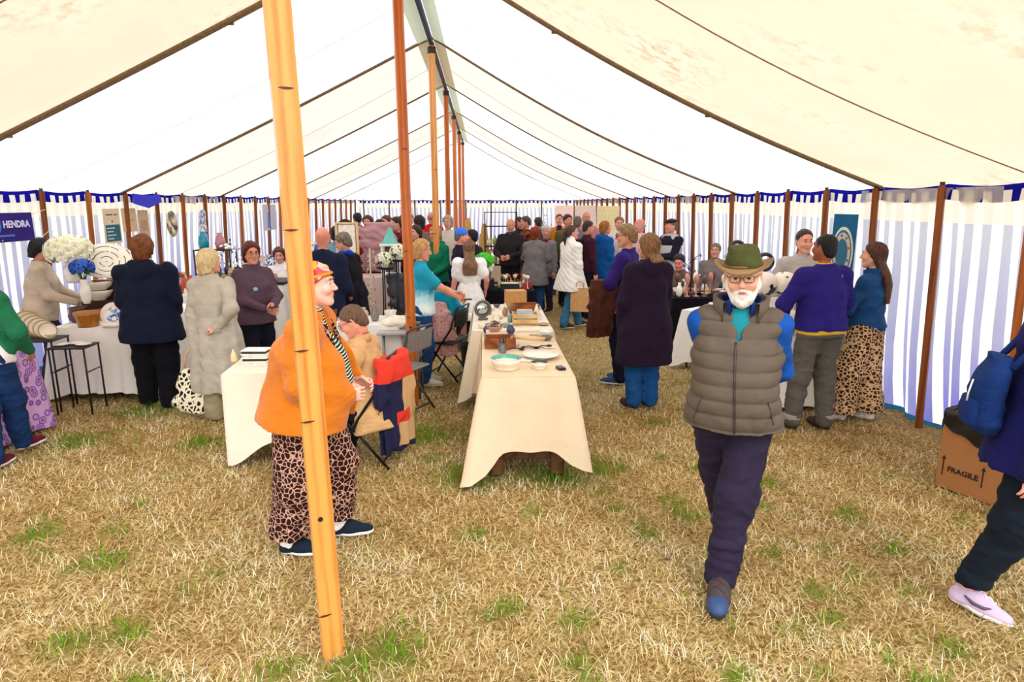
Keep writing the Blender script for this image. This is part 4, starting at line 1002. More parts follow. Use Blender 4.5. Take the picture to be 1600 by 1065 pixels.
# green-topped visitor at the left edge
yaw = -6; H = 1.64; L = loc_of(6, 724); ft = feet_px(L, yaw, H, (-8, 738), (38, 706))
k = NT('shoe_burgundy'); 
PLACED.append(L)
GN = person(L, yaw, 'dark curly-haired visitor in green top and blue jeans at the left edge', H=H, build=1.15, fem=True, res=.8, feet=ft, hands=((-.24, .12, .86), (.20, .22, .93)), elbow=((-1, -1, 0), (1, -.9, -.2)), hpose=('relax', 'hold'), lean=2, skin='#c98f74', head=(-10, 0, 0),
    under=Tp('#eadfe0', thick=.012, hem=.87, flare=.005, sleeve=0, name='white_shirt'), top=Tp('#2c7a58', thick=.020, hem=.93, name='green_top', arm=1.1, fold=(.006, 32), m=cloth('#2d7d5b', bump=.5)), bottom=Tr(JEANS, r=(.092, .074, .062), m=cloth('#1f4272', var=.3, bump=.7)), shoes=dict(m=cloth('#6d1f3c'), sole=WHITE_RUBBER), hair=('curly', hairmat('#2c1512', '#150808'), .006))
F = Field(); F.ell((0, -.05, -.09), (.10, .075, .10), k=.04); F.disp(tuft(.006, 70)); head_piece(GN, 'hair_length', F, .012, hairmat('#2c1512', '#150808'))
collar_band(GN, 'patterned_collar', .082, .088, 1.45, 1.50, spots('collar_dots', '#1c2a26', '#e8e8e0', 60, (.2, .25)), 20, .008)
o = [c for c in GN['P'].children if c.name.startswith('green_top')][0]
t_ = bvh(o); b = MB()
for dz in (0, .012): b.add([front(GN, t_, x, 1.33+dz+z, .003, True) for x, z in ((.075, 0), (.125, .002), (.125, .010), (.075, .008))], [(0, 1, 2, 3)])
b.obj('small_print', flat('#dfe9e2', .6), GN['P'])

# navy coat, back turned, left
yaw = 8; H = 1.71; L = loc_of(252, 634); ft = feet_px(L, yaw, H, (234, 632), (268, 636))
PLACED.append(L)
NV = person(L, yaw, 'auburn-haired visitor in a dark navy hooded coat, back turned at the pottery table', H=H, build=1.36, res=.95, feet=ft, hands=((-.18, .24, .98), (.19, .22, .96)), elbow=((-.35, -1, -.3), (.35, -1, -.3)), hpose=('hold', 'hold'), head=(-6, 6, 0), eyes=False,
    top=Tp('#17233f', thick=.034, hem=.70, flare=.035, name='navy_coat', arm=1.2, hood=True, fold=(.006, 28), m=cloth('#16213c', bump=.5, weave=300)), bottom=Tr('#0e0f1c', r=(.105, .085, .072)), shoes=Sh('#1d1614', sole=flat('#1a1412', .8)), hair=('wavy', hairmat('#a5693a', '#5f3418'), .006))
# long grey cardigan, carrying the tote bag
yaw = -14; H = 1.60; L = loc_of(350, 650); ft = feet_px(L, yaw, H, (338, 655), (366, 640))
hl = inl(L, yaw, H, on(300, 543, L[1]-.05)); hr_ = (.14, -.16, .98)
PLACED.append(L)
GC = person(L, yaw, 'fair-haired woman in long pale grey cardigan, back turned, hand on hip, holding tote bag', H=H, build=1.22, fem=True, res=.9, feet=ft, hands=((hl[0]+.02, hl[1], hl[2]+.07), hr_), elbow=((-1, -.4, 0), (1.2, -.5, .1)), hpose=('grip', 'fist'), hdir=((0, .1, -1), (-1, -.2, -.1)), hback=((-1, 0, 0), (0, -.4, 1)), head=(-24, 2, 0),
    top=Tp('#b7b0a4', thick=.026, hem=.30, flare=.045, name='long_cardigan', arm=1.15, fold=(.005, 30), flute=(.012, 9, .5), fine=.72, m=cloth('#bfb8ac', bump=.6)), bottom=Tr('#a3977d', r=(.09, .085, .085)), shoes=Sh('#d8cdb8'), hair=('bobback', hairmat('#efe2bd', '#c9ad78'), .004))
F = Field(); F.ell((0, -.10, -.06), (.05, .04, .09), k=.03); F.disp(tuft(.004, 90)); head_piece(GC, 'gathered_hair', F, .009, hairmat('#e6d4a4', '#b3945e'))
F = Field(); F.ell((.02, -.108, -.005), (.03, .015, .02), k=.01); head_piece(GC, 'hair_clip', F, .008, flat('#cfa98a', .4))
# stallholder with the phone
H = 1.62; yaw = -128; L = hp(374, 380, H)
PH = person((L[0]+.05, L[1]+.15), yaw, 'auburn-haired stallholder in a mauve-brown top with glasses, holding a phone', H=H, build=1.2, fem=True, res=1.0, head=(-18, -4, 0), hands=((-.03, .31, 1.06), (.06, .30, 1.03)), elbow=((-1, -.5, -.5), (1, -.5, -.5)), hpose=('hold', 'hold'), skin='#dfa58d',
    top=Tp('#6a5260', thick=.022, hem=.84, name='mauve_top', m=cloth('#6b5462')), bottom=Tr('#1a1c30'), shoes=Sh('#2b2626'), hair=('bob', hairmat('#7d3b22', '#4a1e12')), glasses=flat('#5a2620', .3))
logo_patch(PH, [c for c in PH['P'].children if c.name.startswith('mauve_top')][0], .07, 1.24, .026, flat('#9cc4de', .6))
def seated(px, py, ztop, yaw, label, **kw):
    p = at(px, py, ztop); H = kw.pop('H', 1.65); s = H/1.75
    hips = ztop/s-.84; return person((p.x, p.y), yaw, label, H=H, hips=hips, feet=((-.12, .34), (.12, .30)), knee=((-.2, 1, .6), (.2, 1, .6)), **kw)
seated(436, 384, 1.38, 170, 'brown-haired stallholder in white seated behind the white-cloth side table', fem=True, res=1.2, head=(20, -12, 0), top=Tp('#f0e4e0', thick=.022, name='white_top'), bottom=Tr('#3a3230'), shoes=Sh('#333030'), hair=('bob', hairmat('#7a5238', '#4e3020')), skin='#e3ab98')
H = 1.66; person((-4.92, 7.25), -70, 'dark-haired stallholder in a beige top bending behind the white flowers at the left wall', H=H, build=1.25, fem=True, res=1.1, lean=8, hips=.90, head=(0, -20, 0), hands=((-.15, .42, .98), (.18, .40, .98)), top=Tp('#c9b9a4', thick=.026, hem=.82, name='beige_top', m=cloth('#cdbca6')), bottom=Tr('#3c3a44'), shoes=Sh('#2d2928'), hair=('wavy', hairmat('#2a1a18', '#120a0a'), .005), skin='#d9a58c')
# dark coat, blue scarf
H = 1.66; L = hp(541, 363, H); yaw = 66
BS = person(L, yaw, 'grey-haired woman in a near-black coat with a bright blue scarf and glasses, looking down', H=H, build=1.32, fem=True, res=1.0, lean=4, head=(8, -16, 0), hands=((-.14, .26, .98), (.14, .26, .98)), elbow=((-1, -.6, -.3), (1, -.6, -.3)), hpose=('hold', 'hold'), skin='#e6b6a2', facewide=1.0,
    top=Tp('#15111f', thick=.034, hem=.66, flare=.02, name='dark_coat', arm=1.2, m=cloth('#16121f', bump=.4)), bottom=Tr('#1d1a22'), shoes=Sh('#1d1a1a'), hair=('short', hairmat('#a2937e', '#5b4b3b'), .005), glasses=flat('#3a2418', .3), eyebrow='#7d6a58')
F = Field(); T = BS['T']; F.chain([T(-.08, .0, 1.47), T(0, .075, 1.44), T(.08, .0, 1.47), T(0, -.08, 1.49), T(-.08, 0, 1.47)], [.036]*5, k=.03); F.chain([T(.02, .085, 1.43), T(.035, .135, 1.33), T(.04, .15, 1.24)], [.032, .030, .028], k=.02); F.fold(.006, 60, 5); field_obj('scarf', F, .013, cloth('#1d55b8', bump=.7), BS['P'])
b = MB()
for z in (1.02, 1.14, 1.26): MB().lathe([(0, 0), (.011, .001), (.011, .005), (0, .006)], 8, T(.015, .172, z), 0, Matrix.Rotation(-PI/2, 3, 'X')).obj('button', flat('#3d3644', .4), BS['P'])
H = 1.76; L = hp(500, 353, H)
person(L, -12, 'bald man in a dark navy jacket mostly hidden by the nearest pole', H=H, build=1.2, res=1.2, skin='#e3a58e', lean=3, head=(20, 8, 0), top=Tp('#1d2744', thick=.03, hem=.80, name='navy_jacket', hood=False), bottom=Tr('#2b2c38'), shoes=Sh('#2b2626'), hands=((-.2, .25, .98), (.2, .25, .98)))
# turquoise top, green hoodie, blue knitted hat
k = NT('turquoise_fade'); zc = k.n('ShaderNodeSeparateXYZ', {0: k.coord()}).outputs[2]; nz = k.noise(k.coord(), 16, 3)
k.bsdf(k.ramp(k.math('MULTIPLY', k.math('MULTIPLY_ADD', nz, .16, zc), .5), [(.435, srgb('#5cc0d4')), (.47, srgb('#eef6f4')), (.53, srgb('#c4e8ee')), (.585, srgb('#1fa7c6'))]), .9); TQ = k.m
k.m.node_tree.nodes
H = 1.62; L = hp(657, 374, H)
TU = person(L, -82, 'short blonde woman in a turquoise and white t-shirt holding out a phone', H=H, build=1.08, fem=True, res=1.1, skin='#e6ab90', head=(-4, -10, 0), bare=True, hands=((-.02, .42, 1.10), (.05, .43, 1.06)), elbow=((-1, -.8, -.7), (1, -.8, -.7)), hpose=('hold', 'hold'), top=dict(m=TQ, thick=.02, hem=.86, sleeve=.34, name='turquoise_t_shirt', arm=1.2), bottom=Tr(JEANS), shoes=Sh('#d8d2cc'), hair=('bob', hairmat('#e3bd83', '#a87f4c')))
H = 1.66; L = hp(680, 353, H)
HG = person(L, 152, 'woman with glasses in a bright green hoodie beside the second pole', H=H, build=1.1, fem=True, res=1.1, head=(-10, -10, 0), hands=((-.12, .24, 1.0), (.12, .24, 1.0)), top=Tp('#0f7a5c', thick=.026, hem=.84, name='green_hoodie', hood=True, m=cloth('#0f7f60', bump=.5)), bottom=Tr('#15202e'), shoes=Sh('#26262b'), hair=('bob', hairmat('#c0a88c', '#8c7458')), glasses=flat('#5a1c22', .3), skin='#e6ab98')
H = 1.66; L = hp(720, 356, H)
BH = person(L, -70, 'visitor in a bright blue knitted hat and dark jacket', H=H, build=1.1, res=1.2, head=(-10, -4, 0), top=Tp('#241d33', thick=.03, hem=.78, name='dark_jacket'), bottom=Tr('#1f1d2b'), shoes=Sh('#26262b'), skin='#e8a698', hair=('crop', hairmat('#8d7c70', '#5d5048')))
F = Field(); F.ell((0, -.018, .05), (.086, .106, .086), k=.01); F.half((0, 0, .022), (0, .12, -1)); F.disp(lambda X, Y, Z: .0025*np.sin(28*np.arctan2(X, Y))); head_piece(BH, 'knitted_hat', F, .010, cloth('#4a86dc', bump=.6))
H = 1.62; L = hp(738, 361, H-.02)
BC = person(L, 60, 'visitor in a black cap behind the blue knitted hat', H=H, res=1.6, top=Tp('#2a2228', thick=.03, hem=.8), bottom=Tr('#1f1d2b'), shoes=Sh('#26262b'), skin='#c98a70', hair=('crop', hairmat('#2a1c18', '#150d0b')))
def cap(I, m, h=.010, peak=True):
    F = Field(); F.ell((0, -.014, .050), (.084, .104, .078), k=.01); F.half((0, 0, .045), (0, 0, -1))
    if peak: F.cone((-.035, .10, .050), (.035, .10, .050), .040, .040, n=(0, 0, 1), f=5, k=.01)
    return head_piece(I, 'cap', F, h, m)
cap(BC, flat('#1b171b', .8))
# girl in the white dress
H = 1.50; L = loc_of(738, 543); L = (L[0]-.03, L[1])
k = NT('white_cotton'); k.bsdf(srgb('#f3efec'), .9, k.bump(k.noise(k.coord(), 30, 3), .4, .01)); WHITEC2 = k.m
PLACED.append(L)
GW = person(L, 8, 'girl in a white puff-sleeved dress with long straight light brown hair, back turned', H=H, build=1.05, fem=True, res=1.0, eyes=False, hands=((-.30, .02, .82), (.28, .10, .92)), hpose=('relax', 'hold'), skin='#e0a890', bottom=dict(skirt=[(.50, .36, .30), (.62, .31, .26), (.80, .25, .20), (1.0, .19, .15), (1.10, .165, .125)], m=WHITEC2, flute=(.016, 13, 0), name='dress_skirt', fold=(.006, 26)),
    top=dict(m=WHITEC2, thick=.024, hem=1.02, sleeve=.30, arm=1.75, name='dress_bodice', fold=(.007, 44)), shoes=Sh('#d9d4cc'), hair=('long', hairmat('#9b7650', '#5f4228')))
long_hair(GW, hairmat('#ab8763', '#5f4228'), .42, .092, .125, -.06, .006, flutes=18)
F = Field(); F.loft([(z*GW['s'], 0, 0, a*GW['s'], c*GW['s']) for z, a, c in ((.50, .385, .325), (.56, .375, .315), (.62, .345, .285))], k=.02, flute=(.022, 21, 0)); field_obj('ruffle', F, .014, WHITEC2, GW['P'])
F = Field(); F.loft([(z*GW['s'], 0, 0, a*GW['s'], c*GW['s']) for z, a, c in ((1.30, .20, .13), (1.37, .215, .135), (1.43, .19, .11))], k=.02, flute=(.015, 17, 0)); field_obj('neck_frill', F, .013, WHITEC2, GW['P'])
# white quilted coat, paper bag
yaw = -62; H = 1.67; L = loc_of(890, 512); ft = feet_px(L, yaw, H, (903, 510), (880, 514))
WCM = cloth('#efe8dd', bump=.3, weave=300, var=.05)
PLACED.append(L)
WCO = person(L, yaw, 'woman in a flared white quilted coat with a brown ponytail, carrying a paper bag', H=H, build=1.12, fem=True, res=.95, feet=ft, hands=((-.26, .08, .80), (.24, .02, .78)), elbow=((-1, -1, 0), (1, -1, 0)), hpose=('grip', 'grip'), head=(-16, 4, 0), skin='#dba48e',
    top=dict(m=WCM, thick=.034, hem=.66, flare=.10, name='quilted_coat', arm=1.25, cuff=1.25, quilt=(.062, .010), quiltax=(.75, .0, 1), fold=(.003, 20), highcollar=True, fine=.75), bottom=Tr(JEANS, m=cloth('#4f86aa', var=.3)), shoes=Sh('#3a2226'), hair=('pony', hairmat('#6f5240', '#463024')))
F = Field(); F.ell((0, -.115, .01), (.022, .022, .022), k=.01); F.chain([(0, -.125, .0), (0, -.15, -.10), (0, -.135, -.22)], [.026, .028, .012], k=.02); F.disp(tuft(.003, 80)); head_piece(WCO, 'ponytail', F, .010, hairmat('#4a342c', '#2a1b16'))
# plum coat and her companion
yaw = 16; H = 1.72; L = loc_of(1003, 634); ft = feet_px(L, yaw, H, (990, 636), (1015, 634))
PLACED.append(L)
PL = person(L, yaw, 'woman in knee-length dark plum coat with shoulder-length fair hair, back turned', H=H, build=1.28, fem=True, res=.85, feet=ft, hands=((-.20, .10, .86), (.24, .12, .84)), elbow=((-1, -1, 0), (1, -1, 0)), hpose=('relax', 'relax'), head=(14, 2, 0), skin='#dba791',
    top=Tp('#2a1733', thick=.036, hem=.47, flare=.035, name='plum_coat', arm=1.25, cuff=1.25, hood=True, fold=(.006, 26), m=cloth('#2b1836', bump=.5, weave=300)), bottom=Tr('#1f5488', r=(.085, .070, .062), m=cloth('#205a92', var=.25)), shoes=Sh('#4a2b22', kind='boot', sole=flat('#33211b', .8)), hair=('bobback', hairmat('#a98458', '#5f4229'), .004))
long_hair(PL, hairmat('#ab875c', '#5f4229'), .19, .088, .080, -.05, .004)
yaw = 62; H = 1.78; L = loc_of(968, 600); L = (L[0]+.05, L[1]+.1)
PLACED.append(L)
SG = person(L, yaw, 'tall woman in sunglasses with fair hair and purple sleeves, brown coat over her arm', H=H, build=1.1, fem=True, res=.95, head=(14, -4, 0), hands=((-.20, .30, 1.0), (.16, .26, .98)), elbow=((-1, -.6, -.4), (1, -.6, -.4)), hpose=('hold', 'hold'), skin='#d9a68c',
    under=Tp('#f0ecea', thick=.016, hem=.80, name='white_top'), top=Tp('#3b2173', thick=.03, hem=.90, name='purple_jumper', open=(.14, 0), arm=1.2, m=cloth('#3a2174')), bottom=Tr('#1c2038'), shoes=Sh('#2c4a7a', sole=WHITE_RUBBER), hair=('short', hairmat('#b89a70', '#6b4f34'), .006))
b = MB(); I = SG
for sg in (-1, 1): b = MB(); b.lathe([(0, .004), (.022, .002), (.025, -.002), (0, -.004)], 12, I['HP'](sg*.031, .106, .009), 0, Matrix(I['RH'].tolist()) @ Matrix.Rotation(-PI/2, 3, 'X')); b.obj('dark_lens', flat('#16100f', .1), I['P'])
add_glasses(SG, flat('#1c1413', .3))
# grey and navy jacket with a flat cap
H = 1.755; L = hp(1050, 341, H)
FC = person((L[0], L[1]), 112, 'man in a flat dark cap and grey jacket with navy shoulders behind the jewellery stall', H=H, build=1.15, res=1.2, head=(-4, 4, 0), hands=((-.05, .30, 1.12), (.10, .30, 1.10)), elbow=((-1, -.6, -.6), (1, -.6, -.6)), hpose=('hold', 'hold'), skin='#e3a892', top=Tp('#c3c3c2', thick=.05, hem=.82, name='grey_jacket', sleeve=.0, cap=.6, m=cloth('#c4c4c4', bump=.4)), under=Tp('#2b2438', thick=.018, hem=.9, name='navy_sleeves', arm=1.25), bottom=Tr('#22202c'), shoes=Sh('#26262b'), hair=('crop', hairmat('#8d8078', '#5d544e')))
F = Field(); T = FC['T']; F.loft([(z*FC['s'], 0, 0, a*FC['s'], c*FC['s']) for z, a, c in ((1.30, .235, .172), (1.38, .22, .15), (1.46, .11, .10))], FC['hc']-FC['RT'] @ (V3(0, 0, .93)*FC['s']), FC['RT'], k=.02); field_obj('jacket_yoke', F, .017, cloth('#2b2438'), FC['P'])
F = Field(); F.ell((0, .005, .075), (.090, .118, .040), R=rot('X', -8), k=.02); F.cone((-.03, .115, .052), (.03, .115, .052), .03, .03, n=(0, 0, 1), f=4, k=.015); head_piece(FC, 'flat_cap', F, .010, cloth('#3a2a2c'))
seated(1066, 392, 1.31, 150, 'pink-faced stallholder in a dark cap bending over the jewellery stall', res=1.3, skin='#e59a8c', lean=14, head=(0, -18, 0), top=Tp('#7a6458', thick=.026), bottom=Tr('#2c2830'), shoes=Sh('#26262b'), hair=('short', hairmat('#2e2430', '#191319')))
seated(1119, 378, 1.40, 150, 'grey-haired stallholder half hidden behind the walking man', res=1.3, skin='#dba690', top=Tp('#8c8078', thick=.026), bottom=Tr('#2c2830'), shoes=Sh('#26262b'), hair=('short', hairmat('#9c9084', '#675c52'), .005))

# middle distance
PLAID = stripes('tartan_shirt', '#7d3428', '#4a2a24', .085, 2, .5, .9, '#b0702f')
def mid(px, py, H, yaw, label, hair=None, top=None, bottom='#23233a', skin='#e0a890', res=1.45, shoes='#2a2628', **kw):
    L = hp(px, py, H); return person(L, yaw, label, H=H, res=res, skin=skin, hair=hair, top=top if isinstance(top, dict) else Tp(top, thick=.024), bottom=Tr(bottom), shoes=Sh(shoes), **kw)
hold = dict(hands=((-.10, .28, 1.05), (.10, .28, 1.04)), elbow=((-1, -.6, -.4), (1, -.6, -.4)), hpose=('hold', 'hold'))
p = mid(836, 354, 1.60, -28, 'woman with long auburn hair in a grey marl cardigan and jeans, facing away', ('bobback', hairmat('#a8502a', '#6a2c16'), .005), Tp('#85807f', thick=.03, hem=.62, flare=.04, name='grey_cardigan', m=cloth('#878281', bump=.6)), JEANS, build=1.25, fem=True, res=1.15, head=(-12, 4, 0), **hold)
p = mid(854, 353, 1.60, 140, 'white-haired older woman with a burgundy scarf', ('wavy', hairmat('#e2ddd6', '#aaa49c'), .005), Tp('#8f8d92', thick=.026, hem=.72), '#39354a', fem=True, head=(20, -6, 0))
F = Field(); T = p['T']; F.chain([T(-.08, .0, 1.46), T(0, .08, 1.43), T(.08, .0, 1.46)], [.036]*3, k=.03); F.chain([T(.02, .09, 1.43), T(.03, .15, 1.25)], [.035, .03], k=.02); field_obj('scarf', F, .016, cloth('#7c1f3a'), p['P'])
mid(798, 341, 1.73, 158, 'balding man in a charcoal jumper looking down at the black-cloth table', ('fringe', hairmat('#c9bdb2', '#94877c')), Tp('#3a3238', thick=.026, hem=.86, name='charcoal_jumper', vneck=.06), '#25222c', head=(0, -18, 0), build=1.12, **hold)
mid(822, 337, 1.765, 96, 'grey-haired man in a red-brown tartan shirt and khaki trousers', ('crop', hairmat('#6e625a', '#463c36')), Tp(PLAID, thick=.026, hem=.84, name='tartan_shirt'), '#6f5f42', head=(0, -8, 0), build=1.15, **hold)
mid(811, 339, 1.74, 120, 'dark-clad man half hidden behind the tartan shirt', ('crop', hairmat('#57453a', '#332822')), '#2c2630', head=(0, -6, 0))
p = mid(874, 334, 1.78, 178, 'person in an amber jacket over a purple top behind the white quilted coat', ('crop', hairmat('#7d5a46', '#4e362a')), Tp('#d28a1e', thick=.03, hem=.84, open=(.10, 0), name='amber_jacket'), '#2a3a7a', under=Tp('#4a2468', thick=.016, hem=.84, name='purple_top'), res=1.6)
mid(903, 337, 1.78, 20, 'tall grey-haired man behind the ponytailed woman', ('crop', hairmat('#8c8078', '#5e544d')), '#8a8590', head=(-30, 0, 0))
p = mid(919, 344, 1.72, -78, 'man in a burgundy jumper with glasses and a dark backpack', ('crop', hairmat('#5b4538', '#3a2a22')), '#4c1c30', '#1d2238', head=(-6, -2, 0), glasses=flat('#3a2418', .3))
F = Field(); T = p['T']; F.loft([(1.0, 0, -.20, .14, .09), (1.2, 0, -.21, .15, .10), (1.40, 0, -.18, .12, .07)], k=.03); field_obj('backpack', F, .02, cloth('#2b1f2c'), p['P'])
mid(945, 346, 1.70, -66, 'woman with long ginger hair in a blue coat', ('long', hairmat('#c98a4c', '#8a5226')), Tp('#1666a8', thick=.03, hem=.70, flare=.03, name='blue_coat', hood=True), '#1d2c58', build=1.2, fem=True, head=(-10, 0, 0))
mid(1001, 341, 1.75, 100, 'balding pink-faced man in a pale pink shirt near the right wall', ('fringe', hairmat('#d8cac0', '#a89a90')), '#e2c4c0', skin='#e7a99a', res=1.7)
# far visitors
far = [(539, 342, 1.76, 90, 'man in a dark flat cap in the left aisle', ('crop', hairmat('#3b2b26')), '#2c3a58', 'cap'), (526, 352, 1.68, -20, 'dark-haired visitor behind the bald man', ('bob', hairmat('#2e211e')), '#7da0a8', 0), (557, 352, 1.66, 60, 'auburn-haired visitor in a red top behind the blue scarf', ('bob', hairmat('#7c4326')), '#b0212a', 0),
       (558, 332, 1.82, 30, 'dark-haired visitor in a black jacket, far left aisle', ('short', hairmat('#2a2022')), '#231c28', 0), (604, 336, 1.80, 150, 'brown-haired visitor in a navy jacket over a white shirt, far left aisle', ('short', hairmat('#7c5a44')), '#232640', 0), (593, 342, 1.76, -40, 'visitor in a black top beside the navy jacket', ('crop', hairmat('#2b2220')), '#22202a', 0),
       (619, 338, 1.79, 120, 'visitor in a burgundy jumper, face turned left, far aisle', ('crop', hairmat('#4a3630')), '#6a2238', 0), (629, 336, 1.80, 30, 'visitor in a dusky plum top left of the second pole', ('crop', hairmat('#3a2a26')), '#7a3c4e', 0), (655, 336, 1.80, 40, 'dark-haired visitor between the second and third poles', ('bob', hairmat('#3d2a22')), '#8c7a6c', 0),
       (673, 330, 1.84, 10, 'visitor in a bright red t-shirt with white lettering, back turned', ('fringe', hairmat('#b8aaa0')), '#d5232a', 'red'), (650, 352, 1.66, 150, 'brown-haired visitor in a tan cardigan beside the second pole', ('bob', hairmat('#5b3c2c')), '#a0805e', 0), (841, 344, 1.72, 20, 'brown-haired visitor behind the tartan shirt', ('short', hairmat('#5a4032')), '#5e4a44', 0),
       (916, 330, 1.85, 190, 'pink-faced visitor far down the right aisle', ('fringe', hairmat('#cdb9ae')), '#c98a94', 0), (887, 336, 1.80, 200, 'visitor in an olive jacket far down the right aisle', ('short', hairmat('#57443a')), '#6e6a4a', 0), (700, 336, 1.79, 170, 'visitor in cream by the thin far poles', ('bob', hairmat('#d3c2a4')), '#ddd2c4', 0), (640, 334, 1.77, 200, 'visitor in a grey fleece far down the left aisle', ('short', hairmat('#8a7a6e')), '#77767e', 0),
       (575, 338, 1.79, 160, 'visitor in a teal jacket far down the left aisle', ('wavy', hairmat('#6e4e3a'), .005), '#2f6a70', 0), (968, 340, 1.76, 170, 'visitor in a white jacket behind the ginger-haired woman', ('short', hairmat('#a88c66'), .005), '#e6dedb', 0)]
for px, py, H, yw, lab, hr, tc, ex in far:
    I = mid(px, py, H, yw, lab, hr, tc, random.choice(['#23233a', '#2c2a30', '#2a3c64', '#4a4438']), random.choice(['#e0a890', '#dba18a', '#e8b4a0']), res=1.9, fem=hr[0] in ('bob', 'wavy'), head=(random.uniform(-15, 15), -5, 0), hands=hold['hands'] if random.random() < .5 else None)
    if ex == 'cap': cap(I, flat('#2a1f22', .8), .014)
    if ex == 'red':
        t_ = bvh([c for c in I['P'].children if c.name.startswith('jacket')][0])
        for x in (-.07, 0, .07): b = MB(); b.add([front(I, t_, x+dx, 1.16+dz, .006, True) for dx, dz in ((-.025, 0), (.025, 0), (.025, .12), (-.025, .12))], [(0, 1, 2, 3)]); b.obj('white_letter', flat('#f0e8e6', .7), I['P'])
# ------------------------------------------------------------------ tables, cloths and small wares
STEEL, BLACKM, GREYPL = flat('#8d8f92', .35, .7), flat('#17161a', .5), flat('#5d5f66', .6)
def drape_mesh(w, d, h, drop, flare=.06, wave=.02, lam=.22, corner=None, seed=0, sag=None, nlev=11, stretch=False):
    """cloth over a w x d table (centred, top at h)"""
    rs = random.Random(seed); ph = [rs.random()*6 for _ in range(8)]
    n_x, n_y = max(8, int(w/.03)), max(8, int(d/.03)); per = []
    for i in range(n_x): per.append((-w/2+w*i/n_x, -d/2, 0, -1))
    for i in range(n_y): per.append((w/2, -d/2+d*i/n_y, 1, 0))
    for i in range(n_x): per.append((w/2-w*i/n_x, d/2, 0, 1))
    for i in range(n_y): per.append((-w/2, d/2-d*i/n_y, -1, 0))
    cor = [(-w/2, -d/2), (w/2, -d/2), (w/2, d/2), (-w/2, d/2)]; corner = corner or [.12]*4
    N = len(per); V = []; s = 0; S = []
    for i, p in enumerate(per): S.append(s); q = per[(i+1) % N]; s += math.hypot(q[0]-p[0], q[1]-p[1])
    for lev in range(nlev):
        t = lev/(nlev-1)
        for i, (x, y, nx, ny) in enumerate(per):
            dc = [math.hypot(x-c[0], y-c[1]) for c in cor]; ci = min(range(4), key=lambda k_: dc[k_]); e = math.exp(-(dc[ci]/.085)**2)
            nxx, nyy = nx, ny
            cx_, cy_ = math.copysign(.7071, cor[ci][0]), math.copysign(.7071, cor[ci][1]); f = math.exp(-(dc[ci]/.06)**2)
            nxx, nyy = nx*(1-f)+cx_*f, ny*(1-f)+cy_*f
            if stretch:
                ed = 1-math.exp(-(dc[ci]/.22)**2); zz = h-(drop-.20*ed)*t; o = .004-.055*ed*math.sin(PI*t)*.6+.012*t*(1-ed)
            else:
                wv = wave*t**1.2*(math.sin(2*PI*S[i]/lam+ph[0])+.6*math.sin(2*PI*S[i]/(lam*.57)+ph[1]+2*t)+.4*math.sin(2*PI*S[i]/(lam*2.3)+ph[2]))
                zz = h-(drop+corner[ci]*e)*t; o = .004+flare*t**.8+wv*(1-.5*e)+e*(.05+.5*corner[ci])*t
            V.append((x+nxx*o, y+nyy*o, max(zz, .015)))
    b = MB(); F = []
    for l in range(nlev-1):
        for i in range(N): j = (i+1) % N; F.append((l*N+i, (l+1)*N+i, (l+1)*N+j, l*N+j)[::-1])
    b.add(V, F, 0, True)
    gx_, gy_ = 14, 14; T = [(-w/2+w*i/gx_, -d/2+d*j/gy_, h+.0015+(.002*math.sin(i*2.1+j*1.3+ph[3])) if 0 < i < gx_ and 0 < j < gy_ else h) for j in range(gy_+1) for i in range(gx_+1)]
    b.add(T, [(j*(gx_+1)+i, j*(gx_+1)+i+1, (j+1)*(gx_+1)+i+1, (j+1)*(gx_+1)+i) for j in range(gy_) for i in range(gx_)], 0, True)
    return b
def table(loc, w, d, h, rz, label, top_m, leg_m=None, kind='trestle', thick=.03, inset=.06, legw=.03, cat='table', name='trestle_table', group=None):
    t = thing(name, label, cat, (loc[0], loc[1], 0), rz, group); leg_m = leg_m or STEEL
    MB().bbox((0, 0, h-thick/2), (w, d, thick), .006).obj('tabletop', top_m, t)
    for sx in (-1, 1):
        for sy in (-1, 1):
            MB().tube([(sx*(w/2-inset), sy*(d/2-inset), h-thick), (sx*(w/2-inset)+.01*sx, sy*(d/2-inset), 0)], legw/2, 8).obj('leg', leg_m, t)
        MB().tube([(sx*(w/2-inset), -(d/2-inset), h*.35), (sx*(w/2-inset), d/2-inset, h*.35)], legw*.4, 6).obj('stretcher', leg_m, t)
    return t
def tcloth(loc, w, d, h, rz, label, m, **kw):
    o = drape_mesh(w+.014, d+.014, h+.004, **kw).obj('tablecloth', m, None, (loc[0], loc[1], 0), rz); return tag(o, label, 'tablecloth')
def linen(c, name='linen', bump=.45): 
    key = ('linen', c)
    if key in _mats: return _mats[key]
    k = NT(name); co = k.coord(); n1 = k.noise(co, 5, 4, .6); n2 = k.noise(co, 260, 2); a = srgb(c)
    k.bsdf(k.ramp(n1, [(.3, tuple(x*.93 for x in a[:3])+(1,)), (.7, a)]), .92, k.bump(k.math('MULTIPLY_ADD', n2, .1, n1), bump, .03), 0, .15); _mats[key] = k.m; return k.m
def glaze(c, rough=.25): return flat(c, rough, var=.1, scale=14, coat=.2, name='glaze')
def prop(name, label, cat, loc, group=None, rz=0.0): return thing(name, label, cat, loc, rz, group)
def ob(b, name, mats, label, cat, loc, group=None, rz=0.0): return tag(b.obj(name, mats, None, loc, rz), label, cat, group)
